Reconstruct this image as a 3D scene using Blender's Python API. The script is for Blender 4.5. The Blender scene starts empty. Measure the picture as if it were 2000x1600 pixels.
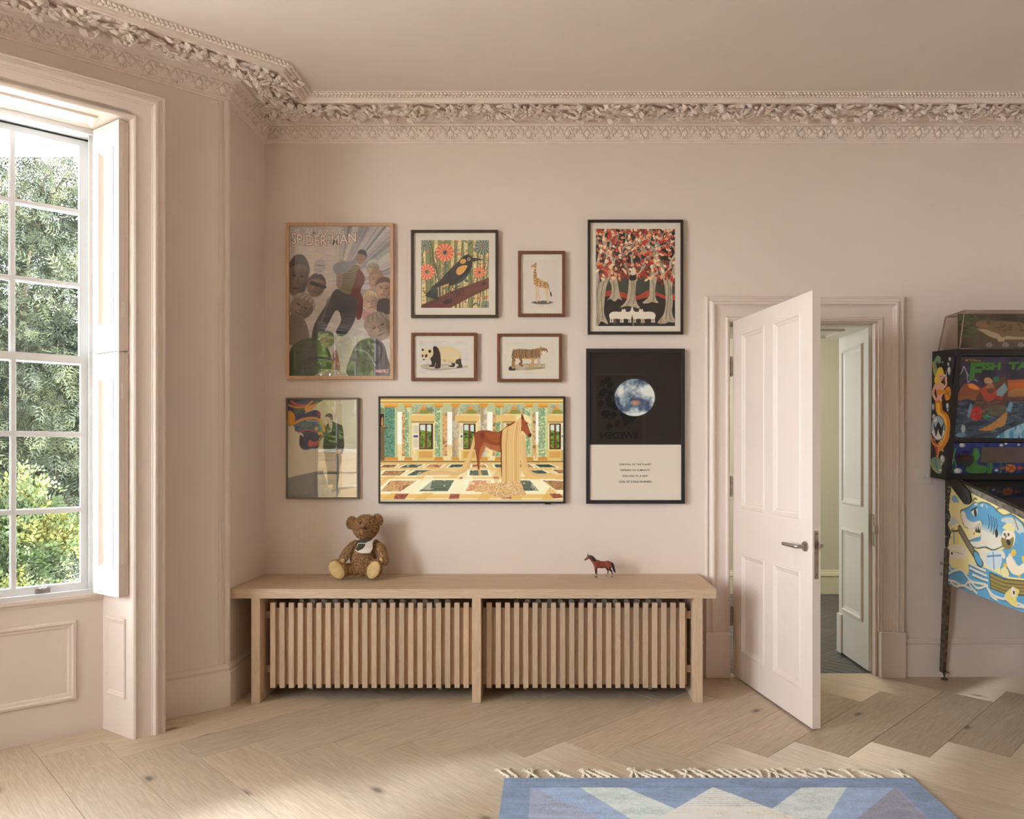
import bpy, bmesh, math, random
import numpy as np
from mathutils import Vector, Matrix

SC = bpy.context.scene
COL = SC.collection
R = random.Random(7)

# ------------------------------------------------------------------ camera, sky, exposure
CAM_D, EYE = 4.53, 1.375
cam_data = bpy.data.cameras.new('camera')
cam_data.sensor_fit = 'HORIZONTAL'
cam_data.sensor_width = 36.0
cam_data.lens = 1450.0 / 2000.0 * 36.0
cam_data.shift_x = -0.0365
cam_data.shift_y = 0.04
cam_data.clip_start = 0.05
cam = bpy.data.objects.new('camera', cam_data)
COL.objects.link(cam)
cam.location = (0, -CAM_D, EYE)
cam.rotation_euler = (math.pi / 2, 0, 0)
SC.camera = cam

SKY = 28.0
world = bpy.data.worlds.new('overcast_sky')
SC.world = world
world.use_nodes = True
bg = world.node_tree.nodes['Background']
bg.inputs['Color'].default_value = (0.93, 0.99, 1.08, 1)
bg.inputs['Strength'].default_value = SKY

SC.view_settings.view_transform = 'Standard'
SC.view_settings.look = 'None'
SC.view_settings.exposure = 0.0
SC.view_settings.gamma = 1.0
SC.view_settings.use_curve_mapping = False
SC.cycles.max_bounces = 12
SC.cycles.diffuse_bounces = 9
SC.cycles.transparent_max_bounces = 24
SC.cycles.caustics_reflective = False
SC.cycles.caustics_refractive = False
SC.cycles.sample_clamp_indirect = 15.0

# bay geometry: plan points of the room, counter-clockwise seen from above
XL, XR, YB, YR = -1.7375, 4.2, 0.0, -6.6
P0 = Vector((XL, -0.53))
U1 = Vector((-0.766, -0.643)).normalized()      # along the first canted wall, away from the corner
N1 = Vector((0.643, -0.766)).normalized()       # into the room
CANT = 2.1
Q1 = P0 + U1 * CANT
Q2 = Vector((Q1.x, -4.44))
P3 = Vector((XL, Q2.y - (P0.y - Q1.y)))
U3 = (P3 - Q2).normalized()
N3 = Vector((-U3.y, U3.x))
ZC = 3.365                                       # ceiling
TCEN, SILL, HEAD = 1.07, 0.674, 2.95


def portal(name, c, nrm, w, h):
    l = bpy.data.lights.new(name, 'AREA')
    l.shape = 'RECTANGLE'
    l.size, l.size_y = w, h
    l.cycles.is_portal = True
    o = bpy.data.objects.new(name, l)
    COL.objects.link(o)
    o.location = c
    o.rotation_euler = Vector(nrm).to_track_quat('-Z', 'Y').to_euler()


for (org, u, n, tc, wid) in ((P0, U1, N1, TCEN, 0.98), (Q1, Vector((0, -1)), Vector((1, 0)), (Q1.y - Q2.y) / 2, 1.82), (Q2, U3, N3, CANT - TCEN, 0.98)):
    c = org + u * tc - n * 0.22
    portal('window_portal', (c.x, c.y, (SILL + HEAD) / 2), (n.x, n.y, 0), wid, HEAD - SILL)

# daylight and lamp light of the hall behind the door
def area(name, loc, target, w, h, power, color):
    l = bpy.data.lights.new(name, 'AREA')
    l.shape = 'RECTANGLE'
    l.size, l.size_y = w, h
    l.energy = power
    l.color = color
    o = bpy.data.objects.new(name, l)
    COL.objects.link(o)
    o.location = loc
    o.rotation_euler = (Vector(target) - Vector(loc)).to_track_quat('-Z', 'Y').to_euler()
    return o


area('hall_window_light', (0.2, 1.75, 1.7), (2.2, 1.2, 1.0), 0.7, 1.4, 34.0, (0.84, 0.93, 1.0))
area('hall_ceiling_light', (1.9, 1.2, 2.6), (1.7, 1.9, 0.0), 0.6, 0.6, 15.0, (1.0, 0.94, 0.80))

# ------------------------------------------------------------------ helpers
WM = {}


def lin(c):
    c = np.asarray(c, dtype=float) / 255.0
    return np.where(c <= 0.04045, c / 12.92, ((c + 0.055) / 1.055) ** 2.4)


def rgba(c):
    l = lin(c)
    return (float(l[0]), float(l[1]), float(l[2]), 1.0)


def set_parent(o, p):
    o.parent = p
    o.matrix_parent_inverse = WM.get(p.name, Matrix.Identity(4)).inverted()


def props(o, label=None, cat=None, group=None, kind=None):
    if label: o['label'] = label
    if cat: o['category'] = cat
    if group: o['group'] = group
    if kind: o['kind'] = kind
    return o


def thing(name, label, cat, loc, group=None, kind=None):
    o = bpy.data.objects.new(name, None)
    o.empty_display_size = 0.05
    COL.objects.link(o)
    o.location = loc
    WM[o.name] = Matrix.Translation(Vector(loc))
    return props(o, label, cat, group, kind)


def link_mesh(name, me, mat, parent=None):
    o = bpy.data.objects.new(name, me)
    COL.objects.link(o)
    if mat is not None and not me.materials:
        me.materials.append(mat)
    WM[o.name] = Matrix.Identity(4)
    if parent is not None:
        set_parent(o, parent)
    return o


def catmull(pts, n=6, closed=True):
    P = np.asarray(pts, dtype=float)
    m = len(P)
    out = []
    rng = range(m) if closed else range(m - 1)
    for i in rng:
        if closed:
            a, b, c, d = P[(i - 1) % m], P[i], P[(i + 1) % m], P[(i + 2) % m]
        else:
            a, b, c, d = P[max(i - 1, 0)], P[i], P[i + 1], P[min(i + 2, m - 1)]
        for t in np.arange(n) / n:
            out.append(0.5 * (2 * b + (c - a) * t + (2 * a - 5 * b + 4 * c - d) * t * t + (3 * b - a - 3 * c + d) * t ** 3))
    if not closed:
        out.append(P[-1])
    return np.array(out)


class MB:
    """collects shapes and links them as one mesh object"""
    def __init__(s):
        s.v, s.f = [], []

    def add(s, vs, fs):
        b = len(s.v)
        s.v.extend(tuple(map(float, p)) for p in vs)
        s.f.extend(tuple(b + i for i in q) for q in fs)

    def obox(s, O, ax, ay, az):
        O, ax, ay, az = Vector(O), Vector(ax), Vector(ay), Vector(az)
        if ax.cross(ay).dot(az) < 0:
            O, ax = O + ax, -ax
        vs = [O, O + ax, O + ax + ay, O + ay, O + az, O + ax + az, O + ax + ay + az, O + ay + az]
        s.add(vs, [(3, 2, 1, 0), (4, 5, 6, 7), (0, 1, 5, 4), (1, 2, 6, 5), (2, 3, 7, 6), (3, 0, 4, 7)])

    def box(s, x0, x1, y0, y1, z0, z1):
        s.obox((x0, y0, z0), (x1 - x0, 0, 0), (0, y1 - y0, 0), (0, 0, z1 - z0))

    def bbox(s, x0, x1, y0, y1, z0, z1, b=0.002):
        """box with chamfered edges"""
        bm = bmesh.new()
        bmesh.ops.create_cube(bm, size=1.0)
        for v in bm.verts:
            v.co = Vector((x0 + (v.co.x + .5) * (x1 - x0), y0 + (v.co.y + .5) * (y1 - y0), z0 + (v.co.z + .5) * (z1 - z0)))
        bmesh.ops.bevel(bm, geom=bm.edges[:], offset=b, segments=1, affect='EDGES')
        s.bm(bm)

    def bm(s, bm):
        bm.verts.index_update()
        s.add([v.co for v in bm.verts], [[v.index for v in f.verts] for f in bm.faces])
        bm.free()

    def tube(s, pts, rad, seg=8, caps=True):
        pts = [Vector(p) for p in pts]
        n = len(pts)
        rad = rad if hasattr(rad, '__len__') else [rad] * n
        vs, fs = [], []
        ref = None
        for i in range(n):
            t = (pts[min(i + 1, n - 1)] - pts[max(i - 1, 0)]).normalized()
            if ref is None:
                ref = t.orthogonal().normalized()
            a = (ref - t * ref.dot(t)).normalized()
            ref = a
            b = t.cross(a)
            for k in range(seg):
                th = 2 * math.pi * k / seg
                vs.append(pts[i] + (a * math.cos(th) + b * math.sin(th)) * rad[i])
        for i in range(n - 1):
            for k in range(seg):
                k2 = (k + 1) % seg
                fs.append((i * seg + k, i * seg + k2, (i + 1) * seg + k2, (i + 1) * seg + k))
        if caps:
            fs.append(tuple(range(seg))[::-1])
            fs.append(tuple((n - 1) * seg + k for k in range(seg)))
        s.add(vs, fs)

    def ell(s, c, r, seg=10, rings=6, rot=None, fn=None):
        c = Vector(c)
        vs, fs = [], []
        pts = [Vector((0, 0, -1))]
        for i in range(1, rings):
            ph = -math.pi / 2 + math.pi * i / rings
            for k in range(seg):
                th = 2 * math.pi * k / seg
                pts.append(Vector((math.cos(ph) * math.cos(th), math.cos(ph) * math.sin(th), math.sin(ph))))
        pts.append(Vector((0, 0, 1)))
        for p in pts:
            q = Vector((p.x * r[0], p.y * r[1], p.z * r[2]))
            if fn: q = fn(q, p)
            if rot is not None: q = rot @ q
            vs.append(c + q)
        L = len(pts) - 1
        for k in range(seg):
            fs.append((0, 1 + (k + 1) % seg, 1 + k))
            fs.append((L, L - seg + k, L - seg + (k + 1) % seg))
        for i in range(rings - 2):
            for k in range(seg):
                a = 1 + i * seg
                fs.append((a + k, a + (k + 1) % seg, a + seg + (k + 1) % seg, a + seg + k))
        s.add(vs, fs)

    def lathe(s, O, axis, prof, seg=20):
        """prof: (radius, height along axis)"""
        O, axis = Vector(O), Vector(axis).normalized()
        a = axis.orthogonal().normalized()
        b = axis.cross(a)
        vs, fs = [], []
        for (r, h) in prof:
            for k in range(seg):
                th = 2 * math.pi * k / seg
                vs.append(O + axis * h + (a * math.cos(th) + b * math.sin(th)) * r)
        for i in range(len(prof) - 1):
            for k in range(seg):
                k2 = (k + 1) % seg
                fs.append((i * seg + k, i * seg + k2, (i + 1) * seg + k2, (i + 1) * seg + k))
        fs.append(tuple(range(seg))[::-1])
        fs.append(tuple((len(prof) - 1) * seg + k for k in range(seg)))
        s.add(vs, fs)

    def prism(s, poly, O, ax, ay, az):
        """polygon (2D) in the plane ax, ay extruded by az"""
        O, ax, ay, az = Vector(O), Vector(ax), Vector(ay), Vector(az)
        area = sum(poly[i][0] * poly[(i + 1) % len(poly)][1] - poly[(i + 1) % len(poly)][0] * poly[i][1] for i in range(len(poly)))
        if (area < 0) != (ax.cross(ay).dot(az) < 0):
            poly = list(poly)[::-1]
        n = len(poly)
        vs = [O + ax * p[0] + ay * p[1] for p in poly]
        vs += [p + az for p in vs]
        fs = [tuple(range(n))[::-1], tuple(range(n, 2 * n))]
        fs += [(i, (i + 1) % n, n + (i + 1) % n, n + i) for i in range(n)]
        s.add(vs, fs)

    def sweep(s, path, prof, closed=False, caps=True):
        """path: plan points, room on the left; prof: (offset into the room, z)"""
        P = [Vector(p) for p in path]
        n = len(P)
        m = len(prof)
        vs, fs = [], []
        for i in range(n):
            ns = []
            if closed or i > 0:
                d = (P[i] - P[i - 1]).normalized()
                ns.append(Vector((-d.y, d.x)))
            if closed or i < n - 1:
                d = (P[(i + 1) % n] - P[i]).normalized()
                ns.append(Vector((-d.y, d.x)))
            if len(ns) == 2:
                k = (ns[0] + ns[1]) / (1 + ns[0].dot(ns[1]))
            else:
                k = ns[0]
            for (o, z) in prof:
                q = P[i] + k * o
                vs.append((q.x, q.y, z))
        for i in range(n if closed else n - 1):
            j = (i + 1) % n
            for k in range(m - 1):
                fs.append((i * m + k, j * m + k, j * m + k + 1, i * m + k + 1))
        if not closed and caps:
            fs.append(tuple(range(m))[::-1])
            fs.append(tuple((n - 1) * m + k for k in range(m)))
        s.add(vs, fs)

    def ring(s, O, ax, ay, an, x0, y0, x1, y1, prof, fill=False):
        """rectangular moulding; prof: (inset, height); ax, ay, an unit vectors"""
        O, ax, ay, an = Vector(O), Vector(ax), Vector(ay), Vector(an)
        vs, fs = [], []
        for (i, h) in prof:
            for (x, y) in ((x0 + i, y0 + i), (x1 - i, y0 + i), (x1 - i, y1 - i), (x0 + i, y1 - i)):
                vs.append(O + ax * x + ay * y + an * h)
        flip = ax.cross(ay).dot(an) < 0
        for k in range(len(prof) - 1):
            for j in range(4):
                a, b = k * 4 + j, k * 4 + (j + 1) % 4
                q = (a, b, b + 4, a + 4)
                fs.append(q[::-1] if flip else q)
        if fill:
            b = (len(prof) - 1) * 4
            q = (b, b + 1, b + 2, b + 3)
            fs.append(q[::-1] if flip else q)
        s.add(vs, fs)

    def mesh(s, name, smooth=None):
        me = bpy.data.meshes.new(name)
        me.from_pydata(s.v, [], s.f)
        if smooth:
            me.polygons.foreach_set('use_smooth', [True] * len(me.polygons))
            if smooth is not True:
                me.set_sharp_from_angle(angle=smooth)
        me.update()
        return me

    def build(s, name, mat, parent=None, smooth=None, base=None, label=None, cat=None, group=None, kind=None):
        if parent is None:
            V = np.array(s.v)
            lo, hi = V.min(0), V.max(0)
            if base is None:
                base = ((lo[0] + hi[0]) / 2, (lo[1] + hi[1]) / 2, lo[2])
            s.v = [tuple(p) for p in (V - np.array(base))]
            o = link_mesh(name, s.mesh(name, smooth), mat)
            o.location = base
            WM[o.name] = Matrix.Translation(Vector(base))
        else:
            o = link_mesh(name, s.mesh(name, smooth), mat, parent)
        return props(o, label, cat, group, kind)


def np_mesh(name, V, F, cols=None, smooth=False):
    """V (n,3), F (m,k) arrays -> mesh, with an optional point colour attribute 'Col' (linear)"""
    V = np.asarray(V, dtype=np.float32)
    F = np.asarray(F, dtype=np.int32)
    me = bpy.data.meshes.new(name)
    me.vertices.add(len(V))
    me.vertices.foreach_set('co', V.ravel())
    k = F.shape[1]
    me.loops.add(F.size)
    me.loops.foreach_set('vertex_index', F.ravel())
    me.polygons.add(len(F))
    me.polygons.foreach_set('loop_start', np.arange(0, F.size, k, dtype=np.int32))
    me.polygons.foreach_set('loop_total', np.full(len(F), k, dtype=np.int32))
    if smooth:
        me.polygons.foreach_set('use_smooth', np.ones(len(F), dtype=bool))
    if cols is not None:
        at = me.color_attributes.new('Col', 'FLOAT_COLOR', 'POINT')
        c = np.ones((len(V), 4), dtype=np.float32)
        c[:, :3] = cols
        at.data.foreach_set('color', c.ravel())
    me.update(calc_edges=True)
    me.validate()
    return me


# ------------------------------------------------------------------ materials
def new_mat(name):
    m = bpy.data.materials.new(name)
    m.use_nodes = True
    nt = m.node_tree
    b = nt.nodes['Principled BSDF']
    return m, nt, b


def node(nt, kind, **kw):
    n = nt.nodes.new(kind)
    for k, v in kw.items():
        if k in n.inputs:
            n.inputs[k].default_value = v
        else:
            setattr(n, k, v)
    return n


def ramp(nt, stops, fac):
    r = nt.nodes.new('ShaderNodeValToRGB')
    el = r.color_ramp.elements
    while len(el) > 1:
        el.remove(el[0])
    el[0].position, el[0].color = stops[0]
    for p, c in stops[1:]:
        e = el.new(p)
        e.color = c
    nt.links.new(fac, r.inputs['Fac'])
    return r


def mix(nt, a, b, fac, mode='MIX'):
    n = nt.nodes.new('ShaderNodeMix')
    n.data_type = 'RGBA'
    n.blend_type = mode
    for sock, v in (('A', a), ('B', b)):
        i = [x for x in n.inputs if x.name == sock and x.type == 'RGBA'][0]
        if isinstance(v, tuple): i.default_value = v
        else: nt.links.new(v, i)
    f = n.inputs[0]
    if isinstance(fac, (int, float)): f.default_value = fac
    else: nt.links.new(fac, f)
    return [x for x in n.outputs if x.type == 'RGBA'][0]


def paint(name, c, rough=0.5, var=0.03, scale=6.0, bump=0.02, bscale=60.0, spec=0.5):
    m, nt, b = new_mat(name)
    tc = node(nt, 'ShaderNodeTexCoord')
    nz = node(nt, 'ShaderNodeTexNoise', Scale=scale, Detail=4.0)
    nt.links.new(tc.outputs['Object'], nz.inputs['Vector'])
    c = np.asarray(c, float)
    r = ramp(nt, [(0.3, rgba(np.clip(c * (1 - var), 0, 255))), (0.7, rgba(np.clip(c * (1 + var), 0, 255)))], nz.outputs['Fac'])
    nt.links.new(r.outputs['Color'], b.inputs['Base Color'])
    b.inputs['Roughness'].default_value = rough
    b.inputs['Specular IOR Level'].default_value = spec
    if bump:
        n2 = node(nt, 'ShaderNodeTexNoise', Scale=bscale, Detail=3.0)
        nt.links.new(tc.outputs['Object'], n2.inputs['Vector'])
        bp = node(nt, 'ShaderNodeBump', Strength=bump, Distance=0.01)
        nt.links.new(n2.outputs['Fac'], bp.inputs['Height'])
        nt.links.new(bp.outputs['Normal'], b.inputs['Normal'])
    return m


def metal(name, c, rough=0.3, var=0.1):
    m = paint(name, c, rough, var, 40.0, 0.01, 200.0)
    m.node_tree.nodes['Principled BSDF'].inputs['Metallic'].default_value = 1.0
    return m


def wood(name, light, dark, axis=0, grain=1.0, rough=0.5, knots=0.0, bump=0.06, per_object=True, line=None, tone=0.1, spec=0.4):
    """oak: fine streaks and cathedral lines along the axis, tone differs per object"""
    m, nt, b = new_mat(name)
    L = nt.links
    tc = node(nt, 'ShaderNodeTexCoord')
    oi = node(nt, 'ShaderNodeObjectInfo')
    off = node(nt, 'ShaderNodeVectorMath', operation='SCALE')
    cmb = node(nt, 'ShaderNodeCombineXYZ')
    mul = node(nt, 'ShaderNodeMath', operation='MULTIPLY')
    mul.inputs[1].default_value = 37.7
    L.new(oi.outputs['Random'], mul.inputs[0])
    for k in ('X', 'Y', 'Z'):
        L.new(mul.outputs[0], cmb.inputs[k])
    add = node(nt, 'ShaderNodeVectorMath', operation='ADD')
    L.new(tc.outputs['Object'], add.inputs[0])
    if per_object:
        L.new(cmb.outputs[0], add.inputs[1])
    mp = node(nt, 'ShaderNodeMapping')
    s = [14.0, 14.0, 14.0]
    s[axis] = 0.9
    mp.inputs['Scale'].default_value = s
    L.new(add.outputs[0], mp.inputs['Vector'])
    n1 = node(nt, 'ShaderNodeTexNoise', Scale=1.0 * grain, Detail=3.0, Distortion=0.6)
    L.new(mp.outputs[0], n1.inputs['Vector'])
    n2 = node(nt, 'ShaderNodeTexNoise', Scale=9.0 * grain, Detail=4.0, Roughness=0.7)
    L.new(mp.outputs[0], n2.inputs['Vector'])
    # cathedral rings
    mr = node(nt, 'ShaderNodeMath', operation='MULTIPLY')
    mr.inputs[1].default_value = 24.0
    L.new(n1.outputs['Fac'], mr.inputs[0])
    sn = node(nt, 'ShaderNodeMath', operation='SINE')
    mr2 = node(nt, 'ShaderNodeMath', operation='MULTIPLY')
    mr2.inputs[1].default_value = 3.0
    L.new(mr.outputs[0], mr2.inputs[0])
    L.new(mr2.outputs[0], sn.inputs[0])
    r1 = ramp(nt, [(0.30, rgba(dark)), (0.62, rgba(light))], n2.outputs['Fac'])
    ln = line if line is not None else dark
    r2 = ramp(nt, [(0.55, (0, 0, 0, 1)), (1.0, (1, 1, 1, 1))], sn.outputs[0])
    fm = node(nt, 'ShaderNodeMath', operation='MULTIPLY')
    fm.inputs[1].default_value = 0.35
    L.new(r2.outputs['Color'], fm.inputs[0])
    col = mix(nt, r1.outputs['Color'], rgba(ln), fm.outputs[0])
    # tone per piece
    rt = ramp(nt, [(0.0, (1 - tone, 1 - tone, 1 - tone * 0.9, 1)), (0.5, (1, 1, 1, 1)), (1.0, (1 + tone * .6, 1 + tone * .4, 1 + tone * .2, 1))], oi.outputs['Random'])
    col = mix(nt, col, rt.outputs['Color'], 1.0, 'MULTIPLY')
    if knots:
        mk = node(nt, 'ShaderNodeMapping')
        sk = [3.2, 3.2, 3.2]
        sk[axis] = 1.5
        mk.inputs['Scale'].default_value = sk
        L.new(add.outputs[0], mk.inputs['Vector'])
        nd = node(nt, 'ShaderNodeTexNoise', Scale=3.0, Detail=3.0)
        L.new(add.outputs[0], nd.inputs['Vector'])
        dm = mix(nt, mk.outputs[0], nd.outputs['Color'], 0.06)
        vo = node(nt, 'ShaderNodeTexVoronoi', voronoi_dimensions='2D')
        vo.inputs['Scale'].default_value = 1.0
        L.new(dm, vo.inputs['Vector'])
        rk = ramp(nt, [(0.022, (1, 1, 1, 1)), (0.05, (0.35, 0.35, 0.35, 1)), (0.085, (0, 0, 0, 1))], vo.outputs['Distance'])
        vs = node(nt, 'ShaderNodeSeparateColor')
        L.new(vo.outputs['Color'], vs.inputs[0])
        gate = node(nt, 'ShaderNodeMath', operation='GREATER_THAN')
        gate.inputs[1].default_value = 1 - knots
        L.new(vs.outputs[0], gate.inputs[0])
        gk = node(nt, 'ShaderNodeMath', operation='MULTIPLY')
        L.new(rk.outputs['Color'], gk.inputs[0])
        L.new(gate.outputs[0], gk.inputs[1])
        gk2 = node(nt, 'ShaderNodeMath', operation='MULTIPLY')
        gk2.inputs[1].default_value = 0.75
        L.new(gk.outputs[0], gk2.inputs[0])
        col = mix(nt, col, rgba((92, 82, 74)), gk2.outputs[0])
    L.new(col, b.inputs['Base Color'])
    b.inputs['Roughness'].default_value = rough
    b.inputs['Specular IOR Level'].default_value = spec
    bp = node(nt, 'ShaderNodeBump', Strength=bump, Distance=0.01)
    L.new(n2.outputs['Fac'], bp.inputs['Height'])
    L.new(bp.outputs['Normal'], b.inputs['Normal'])
    return m


def thin_glass(name, tint=(1, 1, 1, 1), ior=1.45, boost=1.0, rough=0.0):
    m = bpy.data.materials.new(name)
    m.use_nodes = True
    nt = m.node_tree
    nt.nodes.remove(nt.nodes['Principled BSDF'])
    out = nt.nodes['Material Output']
    lw = node(nt, 'ShaderNodeLayerWeight', Blend=0.5)
    f0 = ((ior - 1) / (ior + 1)) ** 2 * boost
    pw = node(nt, 'ShaderNodeMath', operation='POWER')
    pw.inputs[1].default_value = 5.0
    mu = node(nt, 'ShaderNodeMath', operation='MULTIPLY_ADD')
    mu.inputs[1].default_value = 1 - f0
    mu.inputs[2].default_value = f0
    tr = node(nt, 'ShaderNodeBsdfTransparent', Color=tint)
    gl = node(nt, 'ShaderNodeBsdfGlossy', Roughness=rough)
    mx = node(nt, 'ShaderNodeMixShader')
    nt.links.new(lw.outputs['Facing'], pw.inputs[0])
    nt.links.new(pw.outputs[0], mu.inputs[0])
    nt.links.new(mu.outputs[0], mx.inputs[0])
    nt.links.new(tr.outputs[0], mx.inputs[1])
    nt.links.new(gl.outputs[0], mx.inputs[2])
    nt.links.new(mx.outputs[0], out.inputs['Surface'])
    return m


def print_mat(name, rough=0.6, emit=0.0, spec=0.3):
    m, nt, b = new_mat(name)
    a = node(nt, 'ShaderNodeVertexColor', layer_name='Col')
    if emit:
        b.inputs['Base Color'].default_value = (0.01, 0.01, 0.01, 1)
        nt.links.new(a.outputs['Color'], b.inputs['Emission Color'])
        b.inputs['Emission Strength'].default_value = emit
    else:
        nt.links.new(a.outputs['Color'], b.inputs['Base Color'])
    b.inputs['Roughness'].default_value = rough
    b.inputs['Specular IOR Level'].default_value = spec
    return m


WALLC = (226, 213, 202)
M = {}
M['wall'] = paint('pink_plaster_paint', WALLC, 0.75, 0.008, 2.0, 0.015, 140.0, 0.25)
M['ceil'] = paint('ceiling_paint', (226, 214, 204), 0.8, 0.01, 2.0, 0.01, 140.0, 0.2)
M['trim'] = paint('pink_eggshell_paint', (223, 209, 198), 0.42, 0.008, 3.0, 0.012, 90.0, 0.45)
M['plaster'] = paint('painted_cast_plaster', (230, 217, 207), 0.7, 0.02, 30.0, 0.05, 120.0, 0.2)
M['sash'] = paint('white_sash_paint', (214, 215, 215), 0.35, 0.01, 4.0, 0.01, 60.0, 0.5)
M['hallwall'] = paint('green_grey_hall_paint', (208, 202, 180), 0.6, 0.01, 2.0, 0.01, 120.0, 0.3)
M['halltrim'] = paint('white_hall_gloss', (224, 220, 208), 0.3, 0.01, 4.0, 0.02, 60.0, 0.5)
M['plank'] = wood('oiled_oak_floor', (212, 196, 174), (192, 174, 150), 0, 1.0, 0.42, 0.36, 0.05, True, (226, 213, 194), 0.10, 0.4)
nt_ = M['plank'].node_tree; b_ = nt_.nodes['Principled BSDF']          # wood fibres: part of the light leaves in a lobe spread across the grain
vt_ = node(nt_, 'ShaderNodeVectorTransform'); vt_.vector_type = 'VECTOR'; vt_.convert_from = 'OBJECT'; vt_.convert_to = 'WORLD'
vt_.inputs[0].default_value = (0, 1, 0)
gl_ = node(nt_, 'ShaderNodeBsdfAnisotropic', Roughness=0.45, Anisotropy=-0.9)
nt_.links.new(vt_.outputs[0], gl_.inputs['Tangent'])
nt_.links.new(b_.inputs['Base Color'].links[0].from_socket, gl_.inputs['Color'])
mx_ = node(nt_, 'ShaderNodeMixShader', Fac=0.32)
nt_.links.new(b_.outputs[0], mx_.inputs[1]); nt_.links.new(gl_.outputs[0], mx_.inputs[2])
nt_.links.new(mx_.outputs[0], nt_.nodes['Material Output'].inputs['Surface'])
M['subfloor'] = paint('dark_joint', (96, 78, 60), 0.9)
M['bench'] = wood('pale_oak_x', (208, 182, 154), (190, 164, 136), 0, 1.0, 0.5, 0, 0.05, True, (180, 152, 124), 0.06)
M['benchz'] = wood('pale_oak_z', (206, 180, 152), (188, 162, 134), 2, 1.4, 0.5, 0, 0.05, True, (176, 148, 120), 0.13)
M['steel'] = metal('satin_steel', (172, 164, 154), 0.32)
M['darksteel'] = metal('worn_steel', (118, 108, 96), 0.45, 0.25)
M['black'] = paint('black_lacquer', (30, 27, 25), 0.45, 0.1)
M['glass'] = thin_glass('window_glass', (0.97, 0.985, 0.98, 1), 1.45, 1.0)
M['picglass'] = thin_glass('picture_glass', (1, 1, 1, 1), 1.5, 1.6)
M['print'] = print_mat('printed_paper')
M['mat'] = paint('ivory_mount_board', (236, 228, 212), 0.85, 0.01)
M['white'] = paint('white_plastic', (222, 214, 204), 0.4, 0.01)
# ------------------------------------------------------------------ room shell
def struct(mb, name, mat, smooth=None):
    return mb.build(name, mat, smooth=smooth, kind='structure')


DX0, DX1, DZ1 = 1.085, 2.0, 2.166           # door opening in the back wall
WT = 0.5                                     # back wall thickness
mb = MB()
mb.box(XL - 0.3, DX0, 0, WT, 0, ZC + 0.1)
mb.box(DX1, XR + 0.3, 0, WT, 0, ZC + 0.1)
mb.box(DX0, DX1, 0, WT, DZ1, ZC + 0.1)
struct(mb, 'wall_back', M['wall'])
mb = MB(); mb.box(XL - 0.3, XL, P0.y - 0.0, 0, 0, ZC + 0.1); struct(mb, 'wall_left', M['wall'])
mb = MB(); mb.box(XR, XR + 0.3, YR, 0, 0, ZC + 0.1); struct(mb, 'wall_right', M['wall'])
mb = MB(); mb.box(XL - 0.3, XR + 0.3, YR - 0.3, YR, 0, ZC + 0.1); struct(mb, 'wall_rear', M['wall'])
mb = MB(); mb.box(XL - 0.3, XL, YR, P3.y, 0, ZC + 0.1); struct(mb, 'wall_left_rear', M['wall'])
mb = MB(); mb.box(-4.2, XR + 0.3, YR - 0.3, WT, ZC, ZC + 0.2); struct(mb, 'ceiling', M['ceil'])

# ---- herringbone oak floor: every board a piece of its own
mb = MB()
mb.box(-4.0, XR + 0.3, YR - 0.2, 0.045, -0.06, -0.018)
floor = struct(mb, 'floor', M['subfloor'])
PW, PL = 0.256, 1.04
OX, OY = -1.1986, -1.207
S2 = math.sqrt(0.5)
A = Vector((S2, -S2)); B = Vector((S2, S2))


def clip_y(poly, ymax):
    out = []
    for i in range(len(poly)):
        p, q = poly[i], poly[(i + 1) % len(poly)]
        if p[1] <= ymax: out.append(p)
        if (p[1] <= ymax) != (q[1] <= ymax):
            t = (ymax - p[1]) / (q[1] - p[1])
            out.append((p[0] + t * (q[0] - p[0]), ymax))
    return out


def board_mesh(poly, lift=0.0, thick=0.016, bev=0.0012, gap=0.0006):
    """bevelled board from a 2D outline (local coordinates)"""
    c = np.mean(poly, axis=0)
    n = len(poly)
    def inset(d):
        out = []
        for i in range(n):
            p0, p, p1 = (np.array(poly[(i - 1) % n]), np.array(poly[i]), np.array(poly[(i + 1) % n]))
            e0, e1 = (p - p0), (p1 - p)
            e0 /= np.linalg.norm(e0) + 1e-9; e1 /= np.linalg.norm(e1) + 1e-9
            n0, n1 = np.array((-e0[1], e0[0])), np.array((-e1[1], e1[0]))
            k = (n0 + n1) / max(1 + n0.dot(n1), 0.2)
            out.append(p + k * d)
        return out
    a, b = inset(gap), inset(gap + bev)
    m = MB()
    vs = [(p[0], p[1], -thick) for p in a] + [(p[0], p[1], lift - bev) for p in a] + [(p[0], p[1], lift) for p in b]
    fs = []
    for r in (0, 1):
        for i in range(n):
            j = (i + 1) % n
            fs.append((r * n + i, r * n + j, (r + 1) * n + j, (r + 1) * n + i))
    fs.append(tuple(2 * n + i for i in range(n)))
    m.add(vs, fs)
    return m


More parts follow.
